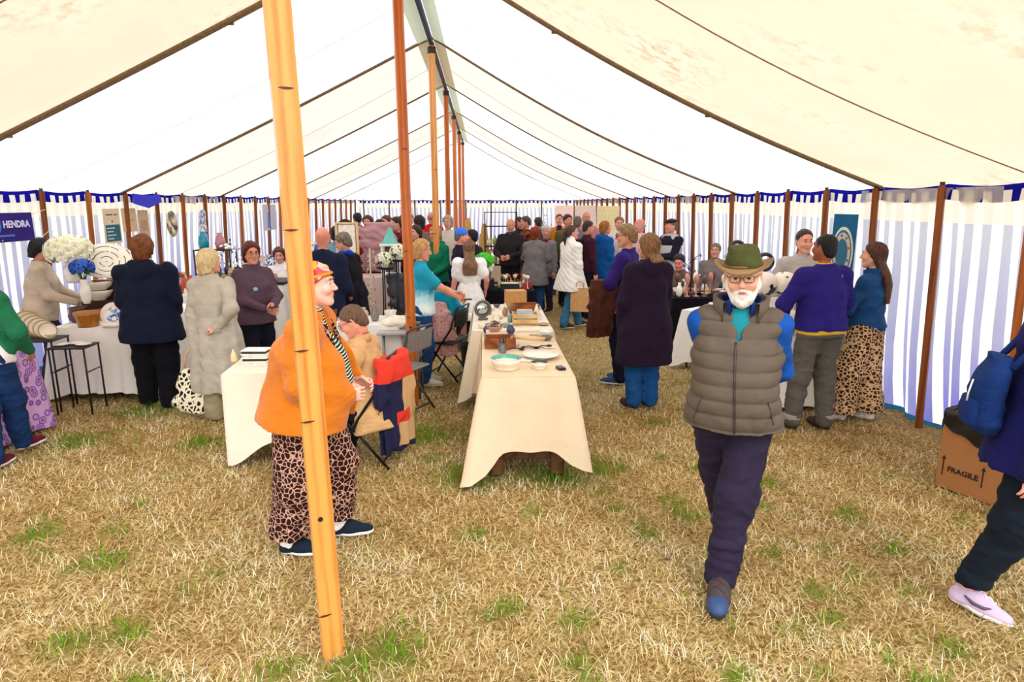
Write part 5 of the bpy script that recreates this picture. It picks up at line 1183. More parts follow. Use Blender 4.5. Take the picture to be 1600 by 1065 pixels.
# lathe profiles
def bowl_prof(r, h, t=.006, foot=.5): return [(0, 0), (r*foot, 0), (r*foot, h*.08), (r*.8, h*.38), (r*.97, h*.8), (r, h), (r-t, h), (r*.95-t, h*.8), (r*.78-t, h*.42), (r*.45, h*.16), (0, h*.14)]
def straight_bowl(r, h, t=.007): return [(0, 0), (r*.74, 0), (r*.78, h*.10), (r*.80, h*.5), (r*.97, h*.58), (r, h), (r-t, h), (r*.93, h*.62), (r*.74, h*.2), (0, h*.15)]
def plate_prof(r, h=.02, t=.005): return [(0, 0), (r*.55, 0), (r*.6, h*.3), (r, h), (r, h+t), (r*.62, h*.3+t*1.2), (0, t*1.2)]
def vase_prof(r, h, neck=.4, lip=.55, belly=.45, t=.005): return [(0, 0), (r*.6, 0), (r*.85, h*.16), (r, h*belly), (r*.8, h*.70), (r*neck, h*.86), (r*lip, h), (r*lip-t, h), (r*neck-t, h*.86), (r*.6, h*.6), (0, h*.5)]
def jug(loc, r, h, m, label, group=None, rz=0.0, cat='jug', handle=True, name='jug'):
    p = thing(name, label, cat, loc, rz, group); MB().lathe(vase_prof(r, h, .62, .72), 18).obj('body', m, p)
    if handle: MB().tube([(r*.62, 0, h*.88), (r*1.35, 0, h*.86), (r*1.5, 0, h*.62), (r*.95, 0, h*.40)], r*.12, 7).obj('handle', m, p)
    return p
def mug(loc, r, h, m, label, group=None, rz=0.0):
    p = thing('mug', label, 'mug', loc, rz, group); MB().lathe([(0, 0), (r*.9, 0), (r, h*.1), (r, h), (r-.004, h), (r-.004, h*.15), (0, h*.12)], 14).obj('body', m, p)
    MB().tube([(r*.95, 0, h*.82), (r*1.6, 0, h*.75), (r*1.6, 0, h*.35), (r*.95, 0, h*.25)], r*.13, 6).obj('handle', m, p); return p
def lathe_ob(name, prof, m, label, cat, loc, group=None, n=20, R=None, ms=None, rz=0.0): return ob(MB().lathe(prof, n, (0, 0, 0), 0, R, ms), name, m, label, cat, loc, group, rz)
def box_ob(name, dims, m, label, cat, loc, group=None, rz=0.0, bev=.004, tilt=None):
    R = Matrix.Rotation(math.radians(tilt), 3, 'X') if tilt else None
    return ob(MB().bbox((0, 0, dims[2]/2), dims, bev, 0, R), name, m, label, cat, loc, group, rz)
def folding_chair(loc, rz, label, m, frame):
    c = thing('folding_chair', label, 'chair', (loc[0], loc[1], 0), rz)
    MB().bbox((0, 0, .445), (.40, .38, .022), .008).obj('seat', m, c)
    b = MB(); b.grid(lambda u, v: (-.20+.40*u, -.20-.03*math.sin(PI*u)-.02*v, .64+.19*v), 9, 5); b.grid(lambda u, v: (.20-.40*u, -.212-.03*math.sin(PI*u)-.02*v, .64+.19*v), 9, 5); b.obj('backrest', m, c)
    for s in (-1, 1):
        MB().tube([(s*.21, .19, 0), (s*.21, -.02, .40), (s*.21, -.17, .62), (s*.205, -.225, .84)], .0115, 8).obj('front_leg', frame, c)
        MB().tube([(s*.19, -.24, 0), (s*.19, .12, .43)], .0115, 8).obj('rear_leg', frame, c)
    MB().tube([(-.205, -.225, .835), (-.16, -.245, .862), (.16, -.245, .862), (.205, -.225, .835)], .0115, 8).obj('top_rail', frame, c)
    MB().tube([(-.21, .15, .07), (.21, .15, .07)], .009, 6).obj('stretcher', frame, c); MB().tube([(-.19, -.2, .06), (.19, -.2, .06)], .009, 6).obj('stretcher', frame, c)
    return c
_txt = {}
def lettering(s, size, parent, loc, R, m, name='lettering', align='CENTER', bold=.0, depth=.0015):
    cu = bpy.data.curves.new('lettering', 'FONT'); cu.body = s; cu.size = size; cu.align_x = align; cu.align_y = 'CENTER'; cu.extrude = depth; cu.offset = bold; cu.resolution_u = 2
    t = bpy.data.objects.new('tmp', cu); COL.objects.link(t); bpy.context.view_layer.update()
    me = bpy.data.meshes.new_from_object(t.evaluated_get(bpy.context.evaluated_depsgraph_get())); bpy.data.objects.remove(t); me.materials.clear(); me.materials.append(m)
    o = link(name, me, parent, loc); o.rotation_euler = R; return o

def spread_out(seed, n, x0, x1, y0, y1, r):
    """n places at least r apart"""
    q = random.Random(seed); P = []; tries = 0; rr = r
    while len(P) < n:
        c = (x0+(x1-x0)*q.random(), y0+(y1-y0)*q.random()); tries += 1
        if tries % 400 == 0: rr *= .92
        if all((c[0]-a)**2+(c[1]-b)**2 > rr*rr for a, b in P): P.append(c)
    return P
# ---- A: the front table under its cream cloth
A0, A1 = at(754, 590, .78), at(896, 587, .78); fw = A1.x-A0.x; fd = at(760, 521, .78).y-A0.y
FT = (A0.x+fw/2, A0.y+fd/2); FH = .78; fx0, fy0 = A0.x, A0.y
t = thing('timber_table', 'chunky timber table under the cream cloth at the front', 'table', (FT[0], FT[1], 0))
OLDW = wood('#7a5636', '#4d3320', 'old_timber', scale=(4, 14, 14), rough=.8)
MB().bbox((0, 0, FH-.025), (fw, fd, .04), .006).obj('tabletop', OLDW, t)
for sy in (-1, 1):
    for sx in (-1, 1): MB().bbox((sx*(fw/2-.10), sy*(fd/2-.10), (FH-.045)/2), (.10, .10, FH-.045), .012).obj('leg', OLDW, t)
    MB().bbox((0, sy*(fd/2-.10), .17), (fw-.30, .05, .10), .008).obj('cross_rail', OLDW, t)
tcloth(FT, fw, fd, FH, 0, 'cream cloth draped over the front table, one corner nearly reaching the grass', linen('#ead7bb'), drop=.55, flare=.05, wave=.010, lam=.34, corner=[.24, .14, .1, .1], seed=4)
TEALR = glaze('#6fb6a6'); CRM = glaze('#efe4d2', .35); CRM2 = glaze('#e6d6bf', .4)
def P_(u, v, dz=.008): return (fx0+fw*u, fy0+fd*v, FH+dz)
p = at(791, 577, FH); lathe_ob('bowl', straight_bowl(.118, .085), [CRM, TEALR], 'large cream straight-sided bowl with a teal rim on the front table', 'bowl', (p.x, p.y, FH+.008), ms=[0, 0, 0, 0, 0, 1, 1, 0, 0], n=32)
p = at(843, 577, FH); lathe_ob('bowl', straight_bowl(.064, .052), [CRM, flat('#3c5b58', .3)], 'small cream bowl with a dark rim on the front table', 'bowl', (p.x, p.y, FH+.008), ms=[0, 0, 0, 0, 0, 1, 1, 0, 0], n=28)
p = at(845, 560, FH); lathe_ob('plate', plate_prof(.155, .03), [CRM, TEALR], 'wide pale plate with a teal rim behind the small bowl', 'plate', (p.x, p.y, FH+.008), ms=[0, 0, 0, 1, 0, 0], n=36)
p = at(876, 578, FH); box_ob('card_reader', (.055, .085, .022), flat('#14262c', .35), 'small dark card reader at the near right of the front table', 'card reader', (p.x, p.y, FH+.006), rz=.25)
p = at(785, 552, FH); c = thing('glass_jar', 'small glass jar of dark brushes on the front table', 'jar', (p.x, p.y, FH+.008))
kgl = NT('clear_glass'); kgl.bsdf(srgb('#dfe8e8'), .05, None, 0, .5, .9); GLASS = kgl.m
MB().lathe([(0, 0), (.033, 0), (.035, .01), (.035, .085), (.032, .085), (.032, .012), (0, .008)], 16).obj('jar_body', GLASS, c)
for i in range(5): MB().tube([(.015*math.cos(i*1.3), .015*math.sin(i*1.3), .01), (.028*math.cos(i*1.3), .028*math.sin(i*1.3), .13)], .004, 5).obj('brush', flat('#2d2420', .6), c)
for i, (px, py, a) in enumerate(((815, 548, .2), (838, 546, -.3), (858, 543, .5))):
    p = at(px, py, FH); sp = thing('ladle', ['dark metal ladle lying left of two others', 'dark metal ladle lying between two others', 'small dark spoon lying at the right'][i]+' on the front table', 'ladle', (p.x, p.y, FH+.008), a)
    MB().lathe([(0, 0), (.018, .003), (.027, .014), (.025, .015), (.016, .006), (0, .004)], 14).obj('scoop', flat('#3a3634', .35, .6), sp)
    MB().tube([(-.024, 0, .014), (-.07, .002, .02), (-.13, .004, .006)], .0045, 6).obj('handle', flat('#2a2726', .4, .5), sp)
TRAYW = wood('#a8683a', '#6d3d1e', 'tray_wood', scale=(3, 14, 14), rough=.5); PALEW = wood('#e3c79a', '#c29c66', 'pale_wood', scale=(2, 16, 16), rough=.6)
p = at(785, 545, FH); c = thing('wooden_tray', 'brown wooden tray box on the left of the front table', 'tray', (p.x-.02, p.y+.07, FH+.006), .05)
MB().bbox((0, 0, .006), (.26, .20, .012), .002).obj('base', TRAYW, c)
for sx in (-1, 1): MB().bbox((sx*.124, 0, .05), (.012, .20, .08), .002).obj('side_panel', TRAYW, c); MB().bbox((0, sx*.094, .05), (.236, .012, .08), .002).obj('side_panel', TRAYW, c)
p = at(825, 533, FH+.05); box_ob('board', (.30, .085, .022), PALEW, 'long pale wooden board leaning askew across the front table', 'board', (p.x, p.y, FH+.07), rz=-.42)
p = at(773, 520, FH+.08); pt = thing('bead_bowl', 'heap of pinkish beads in a small bowl on the front table', 'bowl', (p.x, p.y-.02, FH+.10))
MB().lathe(bowl_prof(.075, .05), 18).obj('bowl_body', glaze('#caa58c'), pt)
rs = random.Random(3); bm_ = MB(); sph = [(0, -.009), (.0078, -.0045), (.009, 0), (.0078, .0045), (0, .009)]
for i in range(90): a, r_ = rs.random()*2*PI, .066*math.sqrt(rs.random()); bm_.lathe(sph, 6, (r_*math.cos(a), r_*math.sin(a), .05+.045*(1-(r_/.07)**2)*rs.random()+.004), rs.randint(0, 2))
bm_.obj('beads', [glaze('#e7c9b8'), glaze('#b98f82'), glaze('#6d5750')], pt, kind='stuff')
box_ob('plinth', (.16, .16, .095), CRM2, 'low cream plinth beneath the bowl of beads', 'plinth', (p.x, p.y-.02, FH+.006))
for px, py, r, h, c_, lb in ((763, 504, .055, .10, '#4d5c74', 'dark grey-blue vase at the back left of the front table'), (797, 515, .042, .085, '#3d4e7c', 'small indigo vase beside the bowl of beads')):
    p = at(px, py, FH+.02); p = Vector((p.x, min(p.y, fy0+fd-.06), 0)); lathe_ob('vase', vase_prof(r, h, .5, .62), glaze(c_), lb, 'vase', (p.x, p.y, FH+.008))
for i, (u, v, w_, d_, c_, rz_) in enumerate(((.75, .42, .20, .14, '#f7efe2', .1), (.55, .30, .16, .11, '#fbf6ee', -.2), (.86, .60, .10, .14, '#f1e5d2', .3), (.62, .62, .18, .12, '#f4ead9', -.1))):
    box_ob('paper_sheet', (w_, d_, .002), flat(c_, .8), ['white sheet of paper at the right of the front table', 'white paper label card in the middle of the front table', 'cream card near the right edge of the front table', 'cream sheet towards the back of the front table'][i], 'paper', P_(u, v, .010), rz=rz_, bev=.0005)
for i, (u, v, r, h, c_) in enumerate(((.90, .90, .075, .05, '#dfe8e0'), (.72, .80, .05, .04, '#b9a58e'), (.88, .78, .06, .035, '#7d7468'))):
    lathe_ob('bowl', bowl_prof(r, h), glaze(c_), ['pale celadon bowl at the far right of the front table', 'small stone-coloured dish near the back of the front table', 'grey-brown shallow dish near the right edge of the front table'][i], 'bowl', P_(u, v))

# ---- B: second table behind it, white cloth, crates of goods
bx0, bx1 = at(742, 516, .76), at(852, 512, .76); by = fy0+fd+.22; BW = .80; BD = 1.7; BT = (fx0+.30, by+BD/2); BH = .76
table(BT, BW, BD, BH, 0, 'trestle table under the off-white cloth behind the front table', PALEW)
tcloth(BT, BW, BD, BH, 0, 'off-white cloth over the second table, behind the front one', linen('#f1e6d2'), drop=.50, flare=.05, wave=.012, lam=.3, corner=[.2, .12, .1, .1], seed=8)
def Q_(u, v, dz=.008): return (BT[0]-BW/2+BW*u, BT[1]-BD/2+BD*v, BH+dz)
KR = flat('#c89a62', .8); KR2 = flat('#e9d6b4', .8)
def crate(loc, w_, d_, h_, m, label, rz=0.0):
    c = thing('crate', label, 'crate', loc, rz); MB().bbox((0, 0, .005), (w_, d_, .01), .002).obj('base', m, c)
    for s in (-1, 1):
        for j in range(2):
            z = .03+j*(h_-.03)*.55; MB().bbox((s*(w_/2-.005), 0, z+.01), (.009, d_, (h_-.03)*.42), .001).obj('slat', m, c); MB().bbox((0, s*(d_/2-.005), z+.01), (w_, .009, (h_-.03)*.42), .001).obj('slat', m, c)
    return c
crate(Q_(.68, .20), .26, .20, .13, PALEW, 'pale slatted crate of cards nearest on the second table')
for i in range(7): box_ob('card', (.16, .003, .13), flat(random.choice(['#f4efe6', '#d8c7b0', '#b8cbd0', '#e7dcc8']), .8), 'greeting card standing in the pale slatted crate', 'card', (Q_(.68, .20)[0], Q_(.68, .20)[1]-.07+i*.022, BH+.022), 'cards in the pale crate', tilt=-8, bev=.0005)
crate(Q_(.72, .48), .28, .22, .16, TRAYW, 'brown slatted crate in the middle of the second table', .15)
box_ob('cardboard_box', (.24, .20, .22), KR, 'plain cardboard box at the back of the second table', 'box', Q_(.62, .80), rz=.12)
for i, (u, v) in enumerate(((.30, .18), (.86, .36))):
    ob(MB().lathe([(0, .17), (.006, .165), (.03, .09), (.055, .01), (.055, 0), (0, 0)], 16), 'cone_ornament', [glaze('#f0e6d4')], ['pale pottery cone on the left of the second table', 'pale pottery cone on the right of the second table'][i], 'ornament', Q_(u, v))
p = Q_(.13, .35); c = thing('round_mirror', 'round grey mirror on a stand at the left of the second table', 'mirror', (p[0], p[1], BH+.008), .25)
b = MB(); b.tube([(.085*math.cos(t), 0, .12+.085*math.sin(t)) for t in np.linspace(0, 2*PI, 25)[:-1]], .012, 8, closed=True); b.obj('frame', flat('#75706a', .4), c)
MB().lathe([(0, -.003), (.08, -.003), (.08, .003), (0, .003)], 24, (0, 0, .12), 0, Matrix.Rotation(PI/2, 3, 'X')).obj('glass', flat('#c9d2cf', .08, .9), c); MB().bbox((0, 0, .012), (.10, .05, .024), .004).obj('foot', flat('#75706a', .4), c)
for i in range(16):
    u, v = [(.12, .08), (.22, .55), (.10, .62), (.33, .40), (.42, .10), (.45, .64), (.90, .62), (.92, .15), (.34, .85), (.13, .86), (.50, .28), (.88, .88), (.26, .72), (.44, .48), (.55, .60), (.92, .75)][i]
    kd = i % 4; c_ = ['#efe3d0', '#b78e63', '#6c6e74', '#d7b98e', '#8fa79a', '#f4efe6'][i % 6]; lab = ['small glazed bowl among the wares on the second table', 'small vase among the wares on the second table', 'stoneware mug among the wares on the second table', 'flat dish among the wares on the second table'][kd]; G = 'small wares on the second table'
    if kd == 0: lathe_ob('bowl', bowl_prof(.045, .035), glaze(c_), lab, 'bowl', Q_(u, v), G, 14)
    elif kd == 1: lathe_ob('vase', vase_prof(.032, .10), glaze(c_), lab, 'vase', Q_(u, v), G, 14)
    elif kd == 2: mug(Q_(u, v), .034, .075, glaze(c_), lab, G, i*1.1)
    else: lathe_ob('dish', plate_prof(.06, .014), glaze(c_), lab, 'dish', Q_(u, v), G, 16)

# ---- C: black table with the green-wigged head
CT = at(792, 470, .74); CT = (at(790, 452, .74).x, at(790, 452, .74).y+.10); CH = .74; CW, CD = .85, .6
BLK = linen('#1f1722', 'black_cloth', .5)
table(CT, CW, CD, CH, 0, 'table beneath the black cloth with the green-haired head', PALEW)
tcloth(CT, CW, CD, CH, 0, 'black cloth over the table with the green-haired head', BLK, drop=.62, flare=.05, wave=.02, lam=.25, seed=3)
p = at(768, 420, CH+.16); hx = CT[0]-.30; hy = CT[1]-.12
box_ob('plinth', (.26, .26, .16), flat('#241a26', .8), 'black plinth under the white display head', 'plinth', (hx, hy, CH+.006))
md = thing('mannequin', 'white display head with a bright green bushy wig', 'mannequin', (hx, hy, CH+.17), math.radians(-75))
V, Q = head_arrays(.009, (True, 0, 1.0)); link('head_form', array_mesh('head_form', V+np.array((0, .02, .215)), Q, flat('#efe8e2', .4)), md)
F = Field(); F.ell((0, -.04, .05), (.145, .15, .115), k=.04); F.ell((0, -.10, -.05), (.11, .09, .10), k=.05); F.half((0, .075, .0), (0, 1, -.3), k=.02)
F.disp(lambda X, Y, Z: .016*np.sin(X*70+2*np.sin(Z*40))*np.sin(Y*75+2*np.sin(X*44))*np.sin(Z*66)); V, Q = F.arrays(.011); k = NT('green_wig'); nz = k.noise(k.coord(), 40, 4); k.bsdf(k.ramp(nz, [(.3, srgb('#1f9a16')), (.7, srgb('#63e23a'))]), .8, k.bump(nz, 1, .02)); link('wig', array_mesh('wig', V+np.array((0, .02, .215)), Q, k.m), md)
c = thing('jewellery_box', 'open black display box of pale trinkets on the black cloth', 'box', (CT[0]+.06, CT[1]-.20, CH+.006)); MB().bbox((0, 0, .05), (.28, .18, .10), .004).obj('case', flat('#15131a', .5), c); MB().bbox((0, 0, .103), (.25, .15, .008), .002).obj('lining', flat('#e8d7bd', .8), c)
rs = random.Random(5)
for i, (x, y) in enumerate(spread_out(5, 26, CT[0]-.10, CT[0]+.38, CT[1]-.08, CT[1]+.26, .072)):
    c_ = rs.choice(['#e6d2ac', '#c9a26a', '#b03a34', '#f2ece0', '#7a5a44', '#d6bf98']); kd = i % 3; G = 'trinkets on the black table'
    if kd == 0: lathe_ob('bottle', vase_prof(.022, .10+.08*rs.random(), .3, .36), glaze(c_), 'small trinket bottle on the black-cloth table', 'bottle', (x, y, CH+.006), G, 10)
    elif kd == 1: ob(MB().lathe([(0, 0), (.03, 0), (.008, .012), (.006, .14), (.03, .15), (.032, .19), (0, .20)], 10), 'figurine', [glaze(c_)], 'small pale figurine standing on the black-cloth table', 'figurine', (x, y, CH+.006), G)
    else: box_ob('trinket_box', (.06, .05, .05+.05*rs.random()), flat(c_, .6), 'small trinket box on the black-cloth table', 'box', (x, y, CH+.006), G, rz=rs.random())
box_ob('red_box', (.07, .06, .11), flat('#b3262c', .5), 'small red box on the right of the black-cloth table', 'box', (CT[0]+.28, CT[1]-.22, CH+.006))

# ---- D: cream stretch-cover table at the left of the orange cardigan
d0 = at(348, 582, .74); DW, DD, DH = .78, .62, .74; rzD = math.radians(4)
DT = (d0.x+DW/2+.0, d0.y+DD/2-.04)
table(DT, DW, DD, DH, rzD, 'folding table inside the cream stretch cover', flat('#d9d4ca', .6), flat('#8b8b88', .5))
tcloth(DT, DW, DD, DH, rzD, 'cream stretch cover with scooped hems on the table by the orange cardigan', linen('#f0e9d8', 'stretch_cover', .1), drop=.73, stretch=True)
def D_(px, py, h=DH): q = at(px, py, h); return (q.x, q.y, h+.008)
WH, BKS = flat('#f2efe8', .6), flat('#27242a', .6)
for i in range(4):
    q = D_(401, 570); bk = thing('book', ['bottom', 'second', 'third', 'top'][i]+' white book of the stack on the stretch-cover table', 'book', (q[0], q[1]+.02, DH+.008+i*.030), .04*(i % 3-1), 'books on the stretch-cover table')
    MB().bbox((0, 0, .002), (.20, .15, .004), .001).obj('cover', WH, bk); MB().bbox((0, 0, .026), (.20, .15, .004), .001).obj('cover', WH, bk); MB().bbox((.003, .0, .014), (.185, .142, .020), .001).obj('pages', BKS if i % 2 else flat('#d8d2c4', .8), bk)
q = D_(366, 566); ob(MB().lathe([(0, 0), (.024, 0), (.026, .01), (.022, .06), (.010, .085), (.008, .10), (0, .10)], 14), 'candle', [glaze('#efd9ae')], 'small cream candle on the stretch-cover table', 'candle', q)
for i, (px, py, c_) in enumerate(((388, 543, '#3a3432'), (408, 541, '#8a6f52'), (376, 549, '#c8b08a'), (420, 548, '#d9cbb0'))):
    lathe_ob('dish', bowl_prof(.045, .03), glaze(c_), ['charcoal', 'brown', 'tan', 'pale'][i]+' little dish behind the books on the stretch-cover table', 'dish', (DT[0]-.20+.13*i, DT[1]+.20-.05*(i % 2), DH+.008), None, 14)

# ---- E: the bench behind the seated man
e0 = at(528, 512, .76); ET = (e0.x+.12, e0.y+.40); table(ET, .95, .6, .76, 0, 'table with a white cloth behind the seated man', PALEW)
tcloth(ET, .95, .6, .76, 0, 'white cloth over the table behind the seated man', linen('#f3efe8'), drop=.6, flare=.04, wave=.015, lam=.26, seed=11)
c = thing('display_tray', 'white-rimmed tray with dark slats behind the seated man', 'tray', (ET[0]-.30, ET[1]-.10, .768), .3)
MB().bbox((0, 0, .01), (.30, .20, .02), .003).obj('base', WH, c)
for i in range(4): MB().bbox((-.10+i*.066, 0, .045), (.008, .19, .05), .001).obj('divider', BKS, c)
for i, (dx, dy, r, h, c_) in enumerate(((-.38, .12, .05, .15, '#a3522a'), (-.30, .16, .06, .10, '#7d4426'), (-.12, .05, .05, .09, '#efe6d8'), (.05, .1, .06, .12, '#d9c2a8'), (.2, -.05, .05, .16, '#8d8478'), (.34, .14, .07, .08, '#f2ece2'))):
    lathe_ob('vase' if h > .1 else 'bowl', vase_prof(r, h) if h > .1 else bowl_prof(r, h), glaze(c_), ['rust-red vase', 'brown glazed pot', 'ivory bowl', 'sand-coloured vase', 'tall grey vase', 'white wide bowl'][i]+' on the table behind the seated man', 'pottery', (ET[0]+dx, ET[1]+dy, .768))

# ---- F: grey folding table and chairs behind the second pole
g0 = at(620, 512, .72); GT = (g0.x+.06, g0.y-.04); table(GT, .46, .44, .72, 0, 'small grey folding table beside the second pole', flat('#b9b7b2', .5), STEEL, name='folding_table')
F = Field(); F.ell((0, 0, .055), (.15, .11, .055), k=.03); F.ell((.06, .02, .09), (.08, .07, .04), k=.04); F.fold(.012, 45, 2); V, Q = F.arrays(.012); tag(link('paper_parcel', array_mesh('paper_parcel', V, Q, flat('#efe6d2', .8)), None, (GT[0]-.08, GT[1]+.02, .725)), 'crumpled cream paper parcel on the grey folding table', 'parcel')
box_ob('cash_tin', (.14, .12, .08), flat('#77767a', .4, .3), 'grey tin on the right of the folding table', 'tin', (GT[0]+.13, GT[1]-.10, .725))
pf = at(645, 645, 0); folding_chair((pf.x-.10, pf.y+.10), math.radians(60), 'grey folding chair standing by the second pole', flat('#8d8884', .5), flat('#5b5856', .35, .6))
pf = at(698, 592, 0); CH2 = folding_chair((pf.x-.02, pf.y+.10), math.radians(70), 'dark folding chair draped with a pink coat', flat('#2a262c', .5), flat('#2c2a2e', .4, .5))
def hung(name, label, loc, rz, m, w_, L, top, cat='coat', seed=1, thick=.05, split=True, lean=.1, h=.014, p=2.3):
    """a garment hanging over a rail: folded volume with a soft outline"""
    F = Field(); F.loft([(top-L, lean*.9, 0, w_*.36, thick), (top-L*.6, lean*.5, 0, w_*.46, thick*1.1), (top-.1, 0, 0, w_*.5, thick*1.2), (top, 0, 0, w_*.42, thick*.9)], k=.03, flute=(.014, 9, seed))
    if split: F.cone((w_*.38, .03, top-.06), (w_*.46+lean, .05, top-L*.8), thick*.9, thick*.7, k=.03)
    F.fold(.010, 30, seed); V, Q = F.arrays(h); return tag(link(name, array_mesh(name, V, Q, m), None, (loc[0], loc[1], 0), rz), label, cat)
hung('coat', 'pale pink patterned coat hanging on the dark folding chair', (pf.x-.10, pf.y+.0), math.radians(20), spots('pink_print', '#e8b9b4', '#c98a8c', 30, (.2, .3)), .30, .62, .90, seed=2)
hung('jacket', 'turquoise jacket bundled on top of the pink coat', (pf.x-.02, pf.y+.16), math.radians(-10), cloth('#19a9c4', bump=.7), .34, .30, 1.02, 'jacket', 4, .09, False)
# the chair the seated man uses and his jacket over its back
sp = SEAT['P'].location; folding_chair((sp.x-.10, sp.y), math.radians(82), 'dark folding chair under the man in the beige shirt', flat('#2c2a2e', .5), flat('#26242a', .4, .5))
k = NT('sailing_jacket'); x = k.n('ShaderNodeSeparateXYZ', {0: k.coord()}); z = x.outputs[2]
navy = k.math('LESS_THAN', k.math('ADD', x.outputs[0], k.math('MULTIPLY', k.math('SINE', k.math('MULTIPLY', z, 7.0)), .03)), -.02)
cc = k.mix(navy, srgb('#cfac80'), srgb('#1b1d4e')); cc = k.mix(k.math('GREATER_THAN', z, .69), cc, srgb('#dd432c'))
cc = k.mix(k.math('MULTIPLY', k.math('MULTIPLY', k.math('GREATER_THAN', z, .34), k.math('LESS_THAN', z, .44)), k.math('LESS_THAN', k.math('ABSOLUTE', x.outputs[0]), .09)), cc, srgb('#e2452c')); cc = k.mix(k.math('LESS_THAN', z, .15), cc, srgb('#1a1c4c'))
k.bsdf(cc, .9, k.bump(k.noise(k.coord(), 7, 3), .5, .03)); 
hung('jacket', 'sailing jacket in beige, red and navy blocks hung over the seated man\'s chair', (sp.x+.15, sp.y-.06), math.radians(64), k.m, .44, .76, .86, 'jacket', 6, .075, True, .04, .012)
F = Field(); F.cone((0, 0, .70), (.05, .0, .12), .060, .055, k=.02); F.fold(.006, 30, 3); V, Q = F.arrays(.012)
# bin-like stool and bags by the front table's left side
q = at(738, 575, 0); c = thing('bucket', 'black bucket standing left of the front table', 'bucket', (q.x, q.y, 0)); MB().lathe([(0, 0), (.12, 0), (.15, .30), (.155, .31), (.15, .31), (.12, .02), (0, .02)], 20).obj('tub', flat('#1d1c20', .5), c); MB().tube([(-.15, 0, .30), (-.09, 0, .42), (.09, 0, .42), (.15, 0, .30)], .005, 6).obj('handle', STEEL, c)
q = at(735, 552, 0); box_ob('storage_box', (.30, .22, .20), flat('#5e6066', .5), 'grey lidded storage box left of the front table', 'box', (q.x-.03, q.y+.32, 0), rz=.1)
q = at(612, 600, 0)
for i, (dx, dy, c_, lb) in enumerate(((.0, .2, '#e0d02c', 'yellow'), (.12, .1, '#38b020', 'bright green'), (-.1, .15, '#2a6fd0', 'blue'), (.05, .32, '#c8242c', 'red'))):
    F = Field(); F.ell((0, 0, .09), (.09, .07, .09), k=.03); F.ell((.02, 0, .2), (.04, .03, .05), k=.06); F.fold(.008, 50, i); V, Q = F.arrays(.014); tag(link('carrier_bag', array_mesh('carrier_bag', V, Q, flat(c_, .5)), None, (GT[0]+dx-.05, GT[1]+dy-.25, 0)), f'{lb} carrier bag on the grass under the folding table', 'bag')
# ------------------------------------------------------------------ side stalls, banners, bags and boxes
def wpt(I, p): return I['P'].matrix_basis @ Vector(p) if False else Matrix.Rotation(I['P'].rotation_euler.z, 4, 'Z') @ Vector(p)+I['P'].location
def fobj(name, F, h, m, loc=(0, 0, 0), rz=0.0, parent=None): V, Q = F.arrays(h); return link(name, array_mesh(name, V, Q, m), parent, loc, rz)
WHL = linen('#faf6ee'); DKW = wood('#4a2e1e', '#2c1a10', 'dark_wood', scale=(3, 14, 14), rough=.6)
# ---- lilac printed table at the left edge
k = NT('lilac_print'); co = k.coord(); vo = k.n('ShaderNodeTexVoronoi', {'Vector': co, 'Scale': 13.0}); d = vo.outputs[0]
ring = k.math('FRACT', k.math('MULTIPLY', d, 4.2)); inner = k.math('LESS_THAN', d, .5)
cc = k.mix(k.math('MULTIPLY', inner, k.ramp(ring, [(.35, (.15, .15, .15, 1)), (.55, (1, 1, 1, 1))])), srgb('#d9b8e6'), srgb('#9c63bc')); k.bsdf(cc, .9, k.bump(k.noise(co, 5, 3), .4, .03)); LILAC = k.m
table((-4.42, 4.96), .78, 1.5, .76, math.radians(-3), 'table under the lilac printed cloth at the left edge', PALEW)
tcloth((-4.42, 4.96), .78, 1.5, .76, math.radians(-3), 'lilac cloth printed with purple paisley hanging to the grass at the left edge', LILAC, drop=.72, flare=.03, wave=.010, lam=.5, corner=[.02]*4, seed=5)
F = Field(); F.loft([(0, 0, 0, .13, .08), (.2, 0, 0, .12, .07), (.27, 0, 0, .07, .04)], k=.02); F.fold(.008, 30, 3); tag(fobj('handbag', F, .012, cloth('#2b1f1c', bump=.6), (-4.32, 5.52, .772), .4), 'dark brown handbag on the far end of the lilac table', 'bag')

# ---- left pottery table
T6 = (-3.97, 7.45); W6, D6, H6 = .92, 1.6, .75
table(T6, W6, D6, H6, 0, 'pottery table along the left wall under a white cloth', PALEW); tcloth(T6, W6, D6, H6, 0, 'long white cloth over the pottery table by the left wall', WHL, drop=.68, flare=.07, wave=.022, lam=.24, corner=[.06]*4, seed=21)
def S_(u, v, dz=.008): return (T6[0]-W6/2+W6*u, T6[1]-D6/2+D6*v, H6+dz)
box_ob('riser', (.80, .55, .20), DKW, 'dark wooden riser in the middle of the pottery table', 'riser', S_(.47, .48))
box_ob('riser', (.60, .42, .20), DKW, 'upper dark wooden riser stacked at the back of the pottery table', 'riser', S_(.45, .52, .209))
BR, MU, NVY = glaze('#6d4327'), glaze('#b5792a'), glaze('#1d2740')
k = NT('blue_and_white'); v = k.n('ShaderNodeTexVoronoi', {'Vector': k.coord(), 'Scale': 26.0}); k.bsdf(k.ramp(k.noise(k.coord(), 24, 4), [(.46, srgb('#f2efe8')), (.52, srgb('#6f95cc')), (.62, srgb('#35599c'))]), .25); BLW = k.m
k = NT('scroll_pattern'); x = k.n('ShaderNodeSeparateXYZ', {0: k.coord()}); r2 = k.n('ShaderNodeVectorMath', {0: k.coord()}, operation='LENGTH').outputs['Value']
k.bsdf(k.mix(k.math('MULTIPLY', k.math('LESS_THAN', k.math('FRACT', k.math('MULTIPLY', r2, 17.0)), .16), k.math('GREATER_THAN', k.noise(k.coord(), 14, 2), .42)), srgb('#f3ead6'), srgb('#5b574c')), .35); SCROLL = k.m
